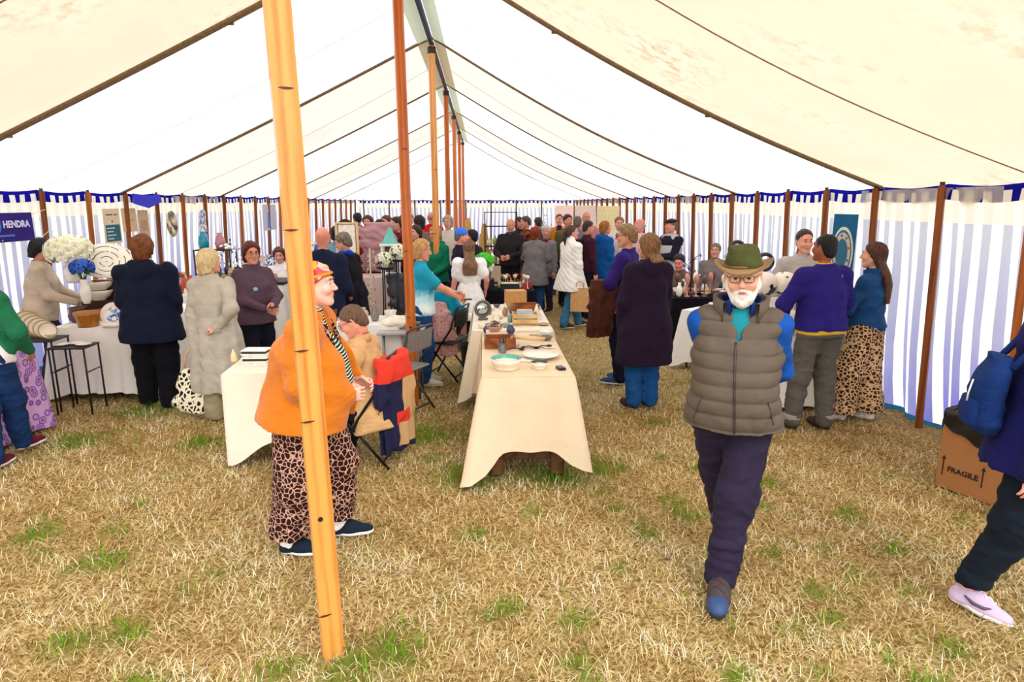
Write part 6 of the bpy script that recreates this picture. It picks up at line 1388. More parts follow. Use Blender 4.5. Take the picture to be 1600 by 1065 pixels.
# two tall black side tables in front of it
def side_table(x, y, w_, d_, h_, rz, label):
    c = thing('side_table', label, 'side table', (x, y, 0), rz); MB().bbox((0, 0, h_-.008), (w_, d_, .016), .003).obj('tabletop', flat('#2b2220', .45), c)
    for sx in (-1, 1):
        for sy in (-1, 1): MB().tube([(sx*(w_/2-.012), sy*(d_/2-.012), h_-.016), (sx*(w_/2-.012), sy*(d_/2-.012), 0)], .0085, 6).obj('leg', BLACKM, c)
    for sx in (-1, 1): MB().tube([(sx*(w_/2-.012), -d_/2, .42), (sx*(w_/2-.012), d_/2, .42)], .006, 6).obj('stretcher', BLACKM, c)
    return c
a, b_ = at(97, 517, .72), at(142, 525, .68); side_table(a.x, 6.30, .40, .30, .72, .06, 'taller of two thin-legged black side tables in front of the pottery'); side_table(b_.x+.04, 6.22, .34, .28, .665, .04, 'lower of two thin-legged black side tables in front of the pottery')
for i in range(6):
    R = Matrix.Rotation(math.radians(80-i*2), 3, 'X'); rr = .125-.009*i
    lathe_ob('plate', [(0, 0), (rr*.55, 0), (rr*.6, .006), (rr, .022), (rr, .027), (rr*.86, .022), (rr*.62, .012), (0, .008)], [glaze('#efe3cd'), glaze('#b39a72')], f'cream plate, {ORD[i]} from the left in the leaning row on the black side table', 'plate', (a.x-.17+i*.062, 6.42-i*.038, .725+rr*.985), 'leaning cream plates', R=Matrix.Rotation(.75, 3, 'Z') @ R, n=22, ms=[0, 0, 0, 1, 1, 0, 0])
lathe_ob('dish', bowl_prof(.055, .05), glaze('#c9bfae'), 'small striped dish right of the leaning plates', 'dish', (a.x+.15, 6.24, .724)); 
for i in range(3): lathe_ob('saucer', plate_prof(.07, .012), glaze('#f1ece0'), 'white saucer on the lower black side table', 'saucer', (b_.x-.05+i*.10, 6.20+(i % 2)*.06, .669), 'saucers on the lower side table', 18)
q = S_(.36, .05); lathe_ob('bowl', bowl_prof(.13, .15, foot=.75), MU, 'mustard-brown glazed bowl at the front of the pottery table', 'bowl', q, n=24)
R = Matrix.Rotation(math.radians(72), 3, 'X'); q = S_(.66, .04); 
ob(MB().lathe(plate_prof(.125, .02), 26, (0, 0, 0), 0, R, [0, 0, 1, 0, 0, 1]), 'plate', [glaze('#f1e8d8'), BLW], 'cream plate with a blue landscape standing at the front of the pottery table', 'plate', (q[0], q[1], q[2]+.12))
for i, (u, v) in enumerate(((.66, .0), (.90, .04))): box_ob('dish', (.17, .11, .04), CRM, ['square cream baking dish below the blue landscape plate', 'square cream dish at the near right corner of the pottery table'][i], 'dish', S_(u, v+.01 if i else .008), bev=.012)
box_ob('chopping_board', (.36, .13, .018), TRAYW, 'brown chopping board at the near edge of the pottery table', 'board', S_(.72, .10))
for i, (u, v, r, h, c_, lb, dz) in enumerate(((.10, .20, .10, .16, '#5a3a26', 'dark brown lidded pot', .008), (.30, .27, .07, .12, '#a9673c', 'terracotta cup', .008), (.55, .24, .08, .10, '#d9dcd6', 'pale grey bowl', .008), (.75, .22, .07, .11, '#20314c', 'navy beaker', .008), (.92, .24, .07, .16, '#efe7d8', 'white jar', .008),
     (.20, .36, .14, .11, '#efe6d4', 'wide cream bowl', .21), (.20, .37, .15, .10, '#f2eadb', 'topmost wide cream bowl', .318), (.52, .38, .08, .13, '#7d4a35', 'red-brown jug', .21), (.70, .40, .12, .09, '#202c48', 'navy bowl', .21), (.86, .42, .07, .12, '#f3efe6', 'white square-shouldered pot', .21), (.35, .52, .11, .12, '#ece0ca', 'cream mixing bowl', .41), (.60, .50, .13, .07, '#1b2238', 'black-blue shallow bowl', .41))):
    lathe_ob('pot', vase_prof(r, h, .8, .9) if h > r*1.1 else bowl_prof(r, h), glaze(c_), lb+' among the wares of the left pottery table', 'pot', S_(u, v, dz), n=20)
box_ob('wooden_tray', (.34, .18, .04), wood('#b5723c', '#7c4620', 'orange_wood', scale=(3, 14, 14)), 'orange-brown wooden tray topping the right of the pottery risers', 'tray', S_(.90, .50, .43), rz=.2, tilt=-14)
box_ob('black_box', (.20, .16, .10), flat('#1a161a', .5), 'small black box under the orange-brown tray', 'box', S_(.84, .60, .21))
def bouquet(loc, r, h, n, cols, label, vase_m, vr, vh, leaf='#59732f', seed=1, fs=.045, sq=.75):
    rs = random.Random(seed); c = thing('flower_vase', label, 'flowers', loc); MB().lathe(vase_prof(vr, vh, .55, .75), 18).obj('vase', vase_m, c)
    me = []
    for q in range(2):
        b = MB()
        for ringi, (np_, tilt, L) in enumerate(((6, .25, 1.0), (5, .75, .72), (4, 1.15, .45))):
            for i in range(np_):
                an = 2*PI*i/np_+ringi*.5+q; d = Vector((math.cos(an)*math.cos(tilt), math.sin(an)*math.cos(tilt), math.sin(tilt))); sd = Vector((-math.sin(an), math.cos(an), 0)); L_ = fs*L
                p0, p1, p2 = d*.004, d*L_*.6+Vector((0, 0, .003)), d*L_-Vector((0, 0, L_*.12)); w_ = L_*.36
                b.add([p0, p1-sd*w_, p2-sd*w_*.5, p2+sd*w_*.5, p1+sd*w_, p1+Vector((0, 0, L_*.12))], [(0, 1, 5), (1, 2, 5), (2, 3, 5), (3, 4, 5), (4, 0, 5)], 0, True)
        me.append(b.mesh('flower_head', cols[q % len(cols)]))
    for i in range(n):
        th, ph_ = 2*PI*i*.618, math.acos(1-1.45*(i+.5)/n); d = Vector((math.sin(ph_)*math.cos(th), math.sin(ph_)*math.sin(th), math.cos(ph_)))
        p = Vector((d.x*r, d.y*r, h+d.z*r*sq)); o = link('flower_head', me[i % 2], c, p); o.rotation_euler = d.to_track_quat('Z', 'Y').to_euler()
    b = MB()
    for i in range(9): an = i*.7; p1 = Vector((math.cos(an)*r*.9, math.sin(an)*r*.9, h-.02+.06*rs.random())); b.tube([(0, 0, vh*.8), tuple(p1*.6+Vector((0, 0, h*.3))), tuple(p1)], .004, 5)
    b.obj('stems', flat(leaf, .7), c, kind='stuff')
    for i in range(8):
        an = i*.785+.3; d = Vector((math.cos(an), math.sin(an), .3)); sd = Vector((-math.sin(an), math.cos(an), 0)); o_ = Vector((0, 0, h-.05)); b = MB(); b.add([o_+d*r*.35, o_+d*r*.75+sd*.028, o_+d*r*1.12-Vector((0, 0, .05)), o_+d*r*.75-sd*.028], [(0, 1, 2), (0, 2, 3)], 0, True); b.obj('leaf', flat(leaf, .7), c)
    return c
PET = [flat('#f6f1dd', .7), flat('#eeeccc', .7)]
q = at(128, 392, 1.5); bouquet((-4.42, 7.10, 1.165), .20, .34, 40, PET, 'big bouquet of creamy white flowers in a white vase on the pottery table', glaze('#f3efe8'), .09, .24, seed=3, fs=.085, sq=.7)
bouquet((-4.22, 6.95, .96), .10, .38, 16, [flat('#2d56b8', .7), flat('#3f72c8', .7)], 'small bunch of bright blue flowers below the white bouquet', glaze('#efe9dc'), .055, .26, seed=5, fs=.05)
R = Matrix.Rotation(math.radians(58), 3, 'X'); R = Matrix.Rotation(math.radians(28), 3, 'Z') @ R
c = thing('platter', 'large oval cream platter with black scrollwork propped up on the pottery table', 'platter', (-4.16, 7.30, 1.37)); b = MB(); b.lathe(plate_prof(.25, .03), 36); b.v = [(R @ Vector((p_[0]*1.12, p_[1]*.86, p_[2]))) for p_ in b.v]; b.obj('dish', SCROLL, c)
MB().tube([(-.10, .16, -.20), (-.05, .13, .0), (-.03, .12, .10)], .010, 6).obj('stand', TRAYW, c); MB().tube([(.10, .20, -.20), (.04, .15, .0), (.02, .13, .10)], .010, 6).obj('stand', TRAYW, c); MB().tube([(-.13, -.08, -.20), (.13, -.06, -.20)], .012, 6).obj('stand', TRAYW, c)

# ---- stalls further down the left wall
def stall_table(x, y, w_, d_, lab, lab2, m, seed, h=.75, drop=.66): table((x, y), w_, d_, h, 0, lab, PALEW); tcloth((x, y), w_, d_, h, 0, lab2, m, drop=drop, flare=.05, wave=.02, lam=.26, seed=seed)
stall_table(-4.35, 10.0, .95, 1.9, 'table of orange pottery under a white cloth by the left wall', 'white cloth over the orange pottery table by the left wall', WHL, 31)
rs = random.Random(12); ORC = ['#cf5a1e', '#b8481a', '#d9772e', '#2d3c30', '#27406e', '#c9a070', '#8d3a1c', '#e0b48a']
for i, (x, y) in enumerate(spread_out(12, 34, -4.78, -3.95, 9.12, 10.85, .17)):
    kd = i % 3; c_ = ORC[i % 8]; r = .045+.03*rs.random()
    nm = {'#cf5a1e': 'orange', '#b8481a': 'rust', '#d9772e': 'amber', '#2d3c30': 'dark green', '#27406e': 'blue', '#c9a070': 'tan', '#8d3a1c': 'brick-red', '#e0b48a': 'peach'}[c_]; G = 'pottery on the orange pottery table'
    if kd == 0: lathe_ob('bowl', bowl_prof(r*1.3, r), glaze(c_), f'{nm} glazed bowl on the orange pottery table', 'bowl', (x, y, .758), G, 12)
    elif kd == 1: lathe_ob('vase', vase_prof(r*.8, r*3), glaze(c_), f'{nm} vase on the orange pottery table', 'vase', (x, y, .758), G, 12)
    else: jug((x, y, .758), r*.8, r*2.4, glaze(c_), f'{nm} jug on the orange pottery table', G, rs.random()*6)
def shelf_unit(x, y, w_, d_, levels, m, label, rz=0.0):
    c = thing('shelf_stand', label, 'shelf', (x, y, 0), rz)
    for z in levels: MB().bbox((0, 0, z), (w_, d_, .018), .003).obj('shelf', m, c)
    for sx in (-1, 1):
        for sy in (-1, 1): MB().bbox((sx*(w_/2-.012), sy*(d_/2-.012), levels[-1]/2), (.022, .022, levels[-1]), .003).obj('upright', m, c)
    return c
sx_, sy_ = -4.62, 11.35; shelf_unit(sx_, sy_, .62, .32, (.4, .8, 1.22), DKW, 'dark shelf stand with turquoise vases by the left wall')
for i, (dx, z, r, h, c_, lb) in enumerate(((-.18, 1.23, .09, .30, '#1aa2b8', 'turquoise ridged vase on top of the dark shelf stand'), (.10, 1.23, .09, .28, '#c98f98', 'dusty pink vase on top of the dark shelf stand'), (-.15, .81, .06, .16, '#1f4f9c', 'blue canister on the middle shelf of the dark stand'), (.02, .81, .06, .16, '#22603c', 'green canister on the middle shelf of the dark stand'), (.18, .81, .06, .16, '#1b2d5c', 'navy canister on the middle shelf of the dark stand'))):
    lathe_ob('vase', vase_prof(r, h, .45, .5, .35), glaze(c_), lb, 'vase', (sx_+dx, sy_, z), n=16)
stall_table(-4.35, 13.2, .95, 2.6, 'long white-cloth table of ceramics further down the left wall', 'white cloth over the long ceramics table further down the left wall', WHL, 33)
rs = random.Random(14); GG = 'ceramics on the long left table'; C2 = ['#3a55a8', '#f0ece4', '#2d4a3a', '#c7b79a', '#4d4640', '#d9c7b8']; N2 = ['blue', 'white', 'dark green', 'buff', 'charcoal', 'blush']
for i, (x, y) in enumerate(spread_out(14, 30, -4.75, -4.1, 12.1, 14.4, .2)):
    r = .05+.04*rs.random(); j = i % 6
    if i % 2: lathe_ob('pot', vase_prof(r, r*2.6, .5, .6), glaze(C2[j]), N2[j]+' pot on the long left ceramics table', 'pot', (x, y, .758), GG, 12)
    else: lathe_ob('bowl', bowl_prof(r*1.3, r), glaze(C2[j]), N2[j]+' bowl on the long left ceramics table', 'bowl', (x, y, .758), GG, 12)
lathe_ob('ginger_jar', vase_prof(.14, .30, .5, .55, .5), BLW, 'large blue and white jar above the mauve-topped stallholder', 'jar', (-3.95, 12.2, .758), n=20)
def plant(loc, h, r, label, seed, flowers=True, leafc='#2f4a26', dark='#1d331a'):
    rs = random.Random(seed); c = thing('potted_plant', label, 'plant', loc); MB().lathe([(0, 0), (.09, 0), (.12, .16), (.125, .18), (.11, .18), (.10, .03), (0, .03)], 14).obj('pot', glaze('#8a5236'), c)
    b = MB()
    for i in range(150):
        d = Vector((rs.gauss(0, 1), rs.gauss(0, 1), rs.gauss(.2, 1))).normalized(); p = Vector((0, 0, .2+h*.5))+Vector((d.x*r, d.y*r, d.z*h*.5))*rs.random()**.35; s_ = d.cross(Vector((0, 0, 1))); s_ = s_.normalized() if s_.length > .01 else Vector((1, 0, 0)); L = .05+.05*rs.random()
        b.add([p, p+d*L*.5+s_*L*.22, p+d*L-Vector((0, 0, L*.3)), p+d*L*.5-s_*L*.22], [(0, 1, 2), (0, 2, 3)], i % 2)
    b.obj('foliage', [flat(leafc, .6), flat(dark, .6)], c, kind='stuff'); MB().tube([(0, 0, .1), (0, 0, .2+h*.6)], .012, 6).obj('stem', flat('#4a3a26', .8), c)
    if flowers:
        for i in range(14):
            d = Vector((rs.gauss(0, 1), rs.gauss(-.6, 1), rs.gauss(.3, 1))).normalized(); b = MB(); b.lathe([(0, .012), (.022, .018), (.030, .006), (0, -.004)], 7, Vector((d.x*r*1.02, d.y*r*1.02, .2+h*.5+d.z*h*.5)), 0, d.to_track_quat('Z', 'Y').to_matrix()); b.obj('flower', PET[0], c)
    return c
p = at(403, 500, .0); q = at(404, 392, 1.45)
# plinth with trinkets beside the mauve top
PX, PY = -2.86, 8.35; table((PX, PY), .70, .48, 1.00, 0, 'tall narrow stand under a white cloth with black edging', flat('#222026', .6)); tcloth((PX, PY), .70, .48, 1.00, 0, 'white cloth hanging from the tall narrow stand', WHL, drop=.72, flare=.02, wave=.012, lam=.24, seed=41)
box_ob('tray', (.74, .52, .035), flat('#222026', .6), 'black edged tray across the top of the tall narrow stand', 'tray', (PX, PY, 1.008))
rs = random.Random(9)
for i, (x, y) in enumerate(spread_out(9, 16, PX-.30, PX+.30, PY-.2, PY+.2, .095)):
    c_ = rs.choice(['#e9c9c4', '#f4ece4', '#c98d84', '#8a6f64', '#e2d4c2']); lathe_ob('trinket_pot', vase_prof(.03+.015*rs.random(), .06+.06*rs.random(), .6, .7), glaze(c_), 'little pink and cream pot on the tall narrow stand', 'pot', (x, y, 1.045), 'pots on the tall narrow stand', 10)
plant((-3.55, 9.2, 0), 1.30, .20, 'dark leafy plant with white flowers left of the seated stallholder in white', 3); plant((-2.62, 9.45, 0), 1.35, .22, 'dark leafy plant with white flowers right of the seated stallholder in white', 4)
stall_table(-4.2, 17.2, 1.0, 3.4, 'farthest table along the left wall', 'pale cloth over the farthest left table', linen('#e9e1d4'), 35)
for x, y in spread_out(16, 18, -4.6, -3.8, 15.7, 18.7, .16): lathe_ob('vase', vase_prof(.06, .16+.12*rs.random()), glaze(rs.choice(C2)), 'small ware on the farthest left table', 'vase', (x, y, .758), 'wares on the farthest left table', 10)

# ---- posters, banners and plates on the left wall
def wall_card(name, label, cat, x, y0, y1, z0, z1, mats, side, fn=None, th=.006, tilt=0.0):
    """flat card hung on a side wall, facing into the tent (side -1: left wall)"""
    c = thing(name, label, cat, (x, (y0+y1)/2, (z0+z1)/2)); w_, h_ = y1-y0, z1-z0
    MB().bbox((0, 0, 0), (th, w_, h_), .001).obj('panel', mats, c); c.rotation_euler = (math.radians(tilt), 0, 0); return c, w_, h_
XW = XL-.03
RLW = (PI/2, 0, PI/2); RRW = (PI/2, 0, -PI/2)
c, w_, h_ = wall_card('banner', 'purple banner with pale lettering and a blue emblem on the left wall', 'banner', XW+.06, 6.0, 7.9, 1.58, 1.90, cloth('#3d2a7e', bump=.2), -1, th=.004, tilt=0)
LET = flat('#d7cfe6', .6); lettering('HENDRA', .105, c, (.008, .67, .03), RLW, LET, bold=.004); lettering('GIE', .105, c, (.008, .20, .03), RLW, LET, bold=.004)
b = MB()
for t in range(3): b.tube([(.008, .37+.055*math.cos(a), .03+(.085-.03*t)*math.sin(a)) for a in np.linspace(0, 2*PI, 17)[:-1]], .006, 5, closed=True)
b.obj('emblem', flat('#3f86c8', .5), c); b = MB(); b.box((.005, .45, -.09), (.004, .34, .022)); b.obj('strapline', flat('#4f7fb8', .6), c)
for y_ in (-.05,):
    for z_ in (.14, -.14): MB().lathe([(.007, 0), (.012, .002), (.007, .004)], 8, (.004, .42, z_), 0, Matrix.Rotation(PI/2, 3, 'Y')).obj('eyelet', flat('#cfcfd6', .3, .8), c)
for z_ in (1.88, 1.62): ob(MB().tube([(XW+.06, 7.9, z_), (XW+.06, 8.05, z_+.03*(1 if z_ > 1.7 else 0)), (XL+.02, 8.17, z_+.05)], .004, 5), 'cord', flat('#e8dccb', .8), ['upper', 'lower'][int(z_ < 1.7)]+' white cord tying the purple banner to a pole', 'cord', (0, 0, 0))
c, w_, h_ = wall_card('poster', 'poster with a beige top and teal lower half on the left wall', 'poster', XW, 9.44, 9.86, 1.44, 1.93, flat('#dcc6a8', .8), -1)
b = MB(); b.box((.004, 0, -.10), (.004, w_*.86, h_*.48)); b.obj('teal_block', flat('#1d6a78', .7), c); b = MB(); b.prism([(-.02, 0), (.02, 0), (.0, .03)], 0, .003, 0, Matrix.Rotation(PI/2, 3, 'Z') @ Matrix.Rotation(PI/2, 3, 'X'), (.004, 0, .055)); b.obj('emblem', flat('#3a3430', .7), c)
for i, (yy_, zz_, ww) in enumerate(((-.06, .16, .16), (.10, .16, .08), (-.06, -.03, .20), (-.08, -.08, .16), (-.05, -.13, .22), (-.08, -.18, .15))): b = MB(); b.box((.0065, yy_, zz_), (.002, ww, .014)); b.obj('text_line', flat('#4a423c' if zz_ > .1 else '#c8d6cc', .8), c)
c, w_, h_ = wall_card('poster', 'square kraft paper sheet beside the teal poster', 'poster', XW, 9.92, 10.32, 1.58, 1.93, flat('#d8bd98', .9), -1); b = MB(); b.box((.004, 0, .0), (.002, .22, .02)); b.obj('text_line', flat('#b89a78', .9), c)
c, w_, h_ = wall_card('poster', 'taller kraft paper sheet, right of the square one', 'poster', XW+.02, 10.34, 10.64, 1.42, 1.90, flat('#cdb494', .9), -1); b = MB(); b.box((.004, 0, .0), (.002, .20, .16)); b.obj('picture', flat('#bda07c', .9), c)
def wall_plate(y, z, ry, rz_, m, label):
    b = MB(); b.lathe(plate_prof(1, .14, .04), 24); b.v = [(p_[2]*.2, p_[0]*ry, p_[1]*rz_) for p_ in b.v]; b.f = [q[::1] for q in b.f]; return ob(b, 'wall_plate', m, label, 'plate', (XW, y, z))
k = NT('marbled_glaze'); k.bsdf(k.ramp(k.noise(k.coord(), 9, 4), [(.4, srgb('#2e2a26')), (.5, srgb('#b79a58')), (.6, srgb('#e9e2cf'))]), .3); wall_plate(11.4, 1.66, .19, .22, k.m, 'oval black and gold plate hung on the left wall'); wall_plate(12.67, 1.62, .20, .28, BLW, 'tall oval blue and white plate hung on the left wall')
c, w_, h_ = wall_card('poster', 'pale fabric poster with a blue dress shape high on the left wall', 'poster', XW+.02, 16.1, 17.1, 1.35, 1.98, flat('#b9b6c4', .8), -1)
b = MB(); b.prism([(-.08, -.28), (.16, -.28), (.07, .0), (.05, .10), (-.03, .10), (-.04, .0)], 0, .003, 0, Matrix.Rotation(PI/2, 3, 'Z') @ Matrix.Rotation(PI/2, 3, 'X'), (.004, -.14, .02)); b.obj('blue_dress_print', flat('#4a86c0', .7), c)
o = sheet('blue_pennant', np.array([[(XL+.07, 10.1, 2.15), (XL+.07, 10.1, 2.0)], [(XL+.08, 10.5, 2.13), (XL+.09, 10.5, 1.93)], [(XL+.07, 10.95, 2.15), (XL+.07, 10.95, 2.02)]], float), flat('#2a35d8', .7)); tag(o, 'bright blue strip of canvas hanging at the left eave', 'canvas')

# ---- centre displays behind the dark coat
LX, LY = at(570, 337, 1.74).x, at(570, 337, 1.74).y
LX, LY = -1.98, 9.55
c = thing('lattice_frame', 'pale wooden frame with a white paper panel behind the blue scarf', 'display', (LX, LY, 0))
for sx in (-1, 1): MB().bbox((sx*.15, 0, .87), (.035, .035, 1.74), .004).obj('post', PALEW, c)
for z in (1.72, 1.28, .95, .5): MB().bbox((0, 0, z), (.335, .03, .03), .004).obj('rail', PALEW, c)
MB().bbox((0, 0, 1.50), (.24, .008, .40), .002).obj('paper_panel', flat('#f4e9dc', .8), c); MB().bbox((0, -.002, 1.10), (.26, .008, .28), .002).obj('lower_panel', flat('#dfc08c', .8), c)
for i in range(5): MB().box((-.06+.03*i, -.008, 1.10+.03*(i % 2)), (.008, .003, .14)).obj('painted_stroke', flat('#8a5f2a', .8), c)
stall_table(-1.35, 9.62, 1.0, .55, 'table of lanterns behind the second pole', 'pale pink cloth over the lantern table behind the second pole', linen('#dbc1b8'), 51, .95, .85)
HX, HY_ = -1.36, 9.55; c = thing('house_lantern', 'white house-shaped lantern with a teal roof', 'lantern', (HX, HY_, .96))
MB().bbox((0, 0, .02), (.26, .22, .04), .004).obj('base', WH, c)
for sx in (-1, 1):
    for sy in (-1, 1): MB().bbox((sx*.11, sy*.09, .24), (.03, .03, .42), .003).obj('corner_post', WH, c)
MB().bbox((0, 0, .45), (.28, .24, .03), .004).obj('eaves', WH, c); MB().bbox((0, .05, .24), (.17, .01, .36), .002).obj('dark_pane', flat('#5d5a54', .4), c)
b = MB(); v = [(-.11, -.10, .465), (.11, -.10, .465), (.11, .10, .465), (-.11, .10, .465), (-.045, -.04, .62), (.045, -.04, .62), (.045, .04, .62), (-.045, .04, .62), (-.02, -.02, .70), (.02, -.02, .70), (.02, .02, .70), (-.02, .02, .70)]
b.add(v, [(3, 2, 1, 0), (0, 1, 5, 4), (1, 2, 6, 5), (2, 3, 7, 6), (3, 0, 4, 7), (4, 5, 9, 8), (5, 6, 10, 9), (6, 7, 11, 10), (7, 4, 8, 11), (8, 9, 10, 11)]); b.obj('roof', glaze('#6fbfae'), c)
hung('hanging_cloth', 'dusty pink cloth hung behind the house lantern', (-1.62, 10.05), .2, cloth('#c3979a', bump=.7), .55, .75, 1.72, 'cloth', 5, .04, False, .0)
MB()
for i, (px, py, zt) in enumerate(((602, 420, 1.15), (624, 408, 1.25))):
    q = at(px, py, zt); c = thing('flower_stand', ['shorter', 'taller'][i]+' black stand with a bowl of white flowers left of the second pole', 'stand', (q.x, q.y, 0))
    for a in range(3): an = a*2.09+.4; MB().tube([(.05*math.cos(an), .05*math.sin(an), zt), (.06*math.cos(an), .06*math.sin(an), zt*.5), (.20*math.cos(an), .20*math.sin(an), 0)], .010, 6).obj('leg', BLACKM, c)
    MB().lathe([(0, zt), (.10, zt), (.13, zt+.03), (.125, zt+.03), (.09, zt+.008), (0, zt+.008)], 16).obj('bowl', BLACKM, c)
    bouquet((q.x, q.y, zt+.012), .11, .11, 14, PET, ['white flowers in the shorter black stand', 'white flowers in the taller black stand'][i], glaze('#efe6d8'), .05, .07, seed=20+i, fs=.05)
q = at(628, 470, .6); hung('dust_sheet', 'dark grey folded cover leaning left of the second pole', (q.x-.04, q.y-.1), .5, flat('#4c4f58', .45), .34, .80, 1.02, 'cover', 8, .05, False, .12)
q = at(612, 480, .0); rs = random.Random(31)
c = thing('lamp_stand', 'thin pale lamp stand with hanging beads left of the second pole', 'lamp', (-1.55, 8.9, 0)); MB().tube([(0, 0, 0), (0, 0, 1.4)], .010, 8).obj('pole', flat('#d8c8a8', .5), c); MB().lathe([(0, 0), (.12, 0), (.12, .015), (0, .02)], 16).obj('base', flat('#8a7a5c', .5), c); b = MB()
for i in range(26): b.lathe([(0, -.018), (.016, 0), (0, .018)], 6, (.05*math.cos(i*1.1), .05*math.sin(i*1.1), 1.35-.03*i), i % 2)
b.obj('beads', [glaze('#e6d6b8'), glaze('#b79a6c')], c, kind='stuff')

# ---- far end: straw figures, wire shelf, cards
STRAW = wood('#d9b87c', '#a07a40', 'straw', scale=(40, 40, 3), rough=.9)
for i, (x, y, h, lb) in enumerate(((-.30, 13.0, 1.72, 'tall slim straw figure beyond the blue knitted hat'), (.02, 12.6, 1.62, 'broad straw figure left of the wire shelf'), (-.12, 11.6, 1.2, 'short straw figure behind the green wig'))):
    F = Field(); F.loft([(0, 0, 0, .16, .14), (h*.3, 0, 0, .12, .10), (h*.6, .01, 0, .15, .11), (h*.76, 0, 0, .08, .07), (h*.86, 0, 0, .085, .08), (h, .01, 0, .03, .03)], k=.03); F.disp(lambda X, Y, Z: .008*np.sin(40*np.arctan2(Y, X))); tag(fobj('straw_figure', F, .018, STRAW, (x, y, 0)), lb, 'sculpture')
c = thing('wire_shelf', 'black wire shelf of pale green wares near the balding man', 'shelf', (.34, 12.35, 0))
for sx in (-1, 1):
    for sy in (-1, 1): MB().tube([(sx*.3, sy*.15, 0), (sx*.3, sy*.15, 1.85)], .012, 6).obj('upright', BLACKM, c)
for z in (.5, .85, 1.2, 1.58, 1.84):
    b = MB()
    for t in np.linspace(-.15, .15, 5): b.tube([(-.3, t, z), (.3, t, z)], .006, 5)
    b.obj('shelf', BLACKM, c)
rs = random.Random(44)
for z in (.86, 1.21):
    for i in range(5): lathe_ob('pot', vase_prof(.05, .13+.08*rs.random()), glaze(rs.choice(['#c9cf8e', '#a9b86a', '#e4e0b8'])), 'pale green pot on the wire shelf', 'pot', (.34-.22+i*.11, 12.35, z+.01), 'pots on the wire shelf', 10)
stall_table(.15, 15.5, 1.2, 2.4, 'far central table beyond the straw figures', 'pale cloth over the far central table', linen('#ece2d2'), 61); stall_table(-.9, 19.0, 1.4, 2.0, 'far central table beyond the thin poles', 'cream cloth on the far central table beyond the thin poles', linen('#efe6d6'), 62); stall_table(2.9, 15.0, 1.1, 3.2, 'far table along the right wall', 'white cloth over the far right table', WHL, 63)
for (x0, y0, w_, d_, n, lb, G) in ((.15, 15.5, 1.1, 2.2, 16, 'small ware on the far central table', 'wares on the far central table'), (2.9, 15., 1.0, 3.0, 18, 'small ware on the far right table', 'wares on the far right table')):
    for x, y in spread_out(n, n, x0-w_/2, x0+w_/2, y0-d_/2, y0+d_/2, .16): lathe_ob('vase', vase_prof(.06, .14+.2*rs.random()), glaze(rs.choice(C2+['#d8b060', '#b85a4a'])), lb, 'vase', (x, y, .758), G, 10)
for i, (x, y, z0, z1, w_, c_, lb) in enumerate(((2.75, 14.2, 1.10, 1.95, .5, '#efe3b4', 'pale yellow poster panel near the right wall'), (2.2, 17.5, 1.2, 1.95, .5, '#f0cfc4', 'pale pink cloth panel at the far right'), (3.0, 19.0, 1.1, 1.95, .6, '#e8d9d2', 'blush panel further along the far right'))):
    c = thing('notice_board', lb, 'board', (x, y, 0)); MB().bbox((0, 0, (z0+z1)/2), (w_, .012, z1-z0), .003).obj('board', flat(c_, .8), c)
    for s in (-1, 1): MB().tube([(s*w_*.4, 0, 0), (s*w_*.4, 0, z0+.05)], .012, 6).obj('leg', BLACKM, c)
plant((1.5, 15.8, 0), 1.55, .24, 'leafy plant far down the right aisle', 15, False, '#6b7a3a', '#4a5a2c')

# ---- right-hand stalls
BLK2 = linen('#1c1520', 'black_cloth_two')
stall_table(3.15, 8.82, 1.15, .75, 'jewellery table under a black cloth on the right', 'black cloth over the jewellery table on the right', BLK2, 71)
rs = random.Random(23); JC = ['#efe4d4', '#d8b48c', '#6b4a3c', '#2a2226', '#c98a7c', '#f4efe6']
for i, (x, y) in enumerate(spread_out(23, 44, 2.64, 3.66, 8.50, 9.14, .105)):
    kd = i % 4; c_ = JC[i % 6]; G = 'wares on the jewellery table'
    if kd == 0: ob(MB().lathe([(0, 0), (.045, 0), (.045, .012), (.010, .02), (.009, .16), (.030, .20), (.034, .25), (.022, .29), (0, .30)], 12), 'necklace_stand', [glaze(c_)], 'small bust-shaped necklace stand on the jewellery table', 'stand', (x, y, .758), G)
    elif kd == 1: lathe_ob('vase', vase_prof(.045, .12+.08*rs.random()), glaze(c_), 'little vase on the jewellery table', 'vase', (x, y, .758), G, 10)
    elif kd == 2: box_ob('display_box', (.11, .08, .05), flat(c_, .6), 'small display box on the jewellery table', 'box', (x, y, .758), G, rz=rs.random())
    else: lathe_ob('dish', bowl_prof(.06, .04), glaze(c_), 'little dish on the jewellery table', 'dish', (x, y, .758), G, 12)
c = thing('jewellery_tree', 'branching stand hung with beads on the jewellery table', 'stand', (2.95, 8.95, .758)); MB().tube([(0, 0, 0), (0, 0, .5)], .010, 6).obj('stem', DKW, c)
for i in range(8): an = i*.8; MB().tube([(0, 0, .18+.04*i), (.12*math.cos(an), .12*math.sin(an), .28+.04*i)], .005, 5).obj('branch', DKW, c); MB().lathe([(0, -.02), (.018, 0), (0, .02)], 7, (.12*math.cos(an), .12*math.sin(an), .25+.04*i)).obj('bead', glaze(JC[i % 5]), c)
table((2.98, 7.62), .75, .75, .72, math.radians(38), 'small table turned askew behind the walking man', PALEW); tcloth((2.98, 7.62), .75, .75, .72, math.radians(38), 'white cloth on the small askew table behind the walking man', WHL, drop=.62, flare=.04, wave=.015, lam=.3, corner=[.1]*4, seed=72)
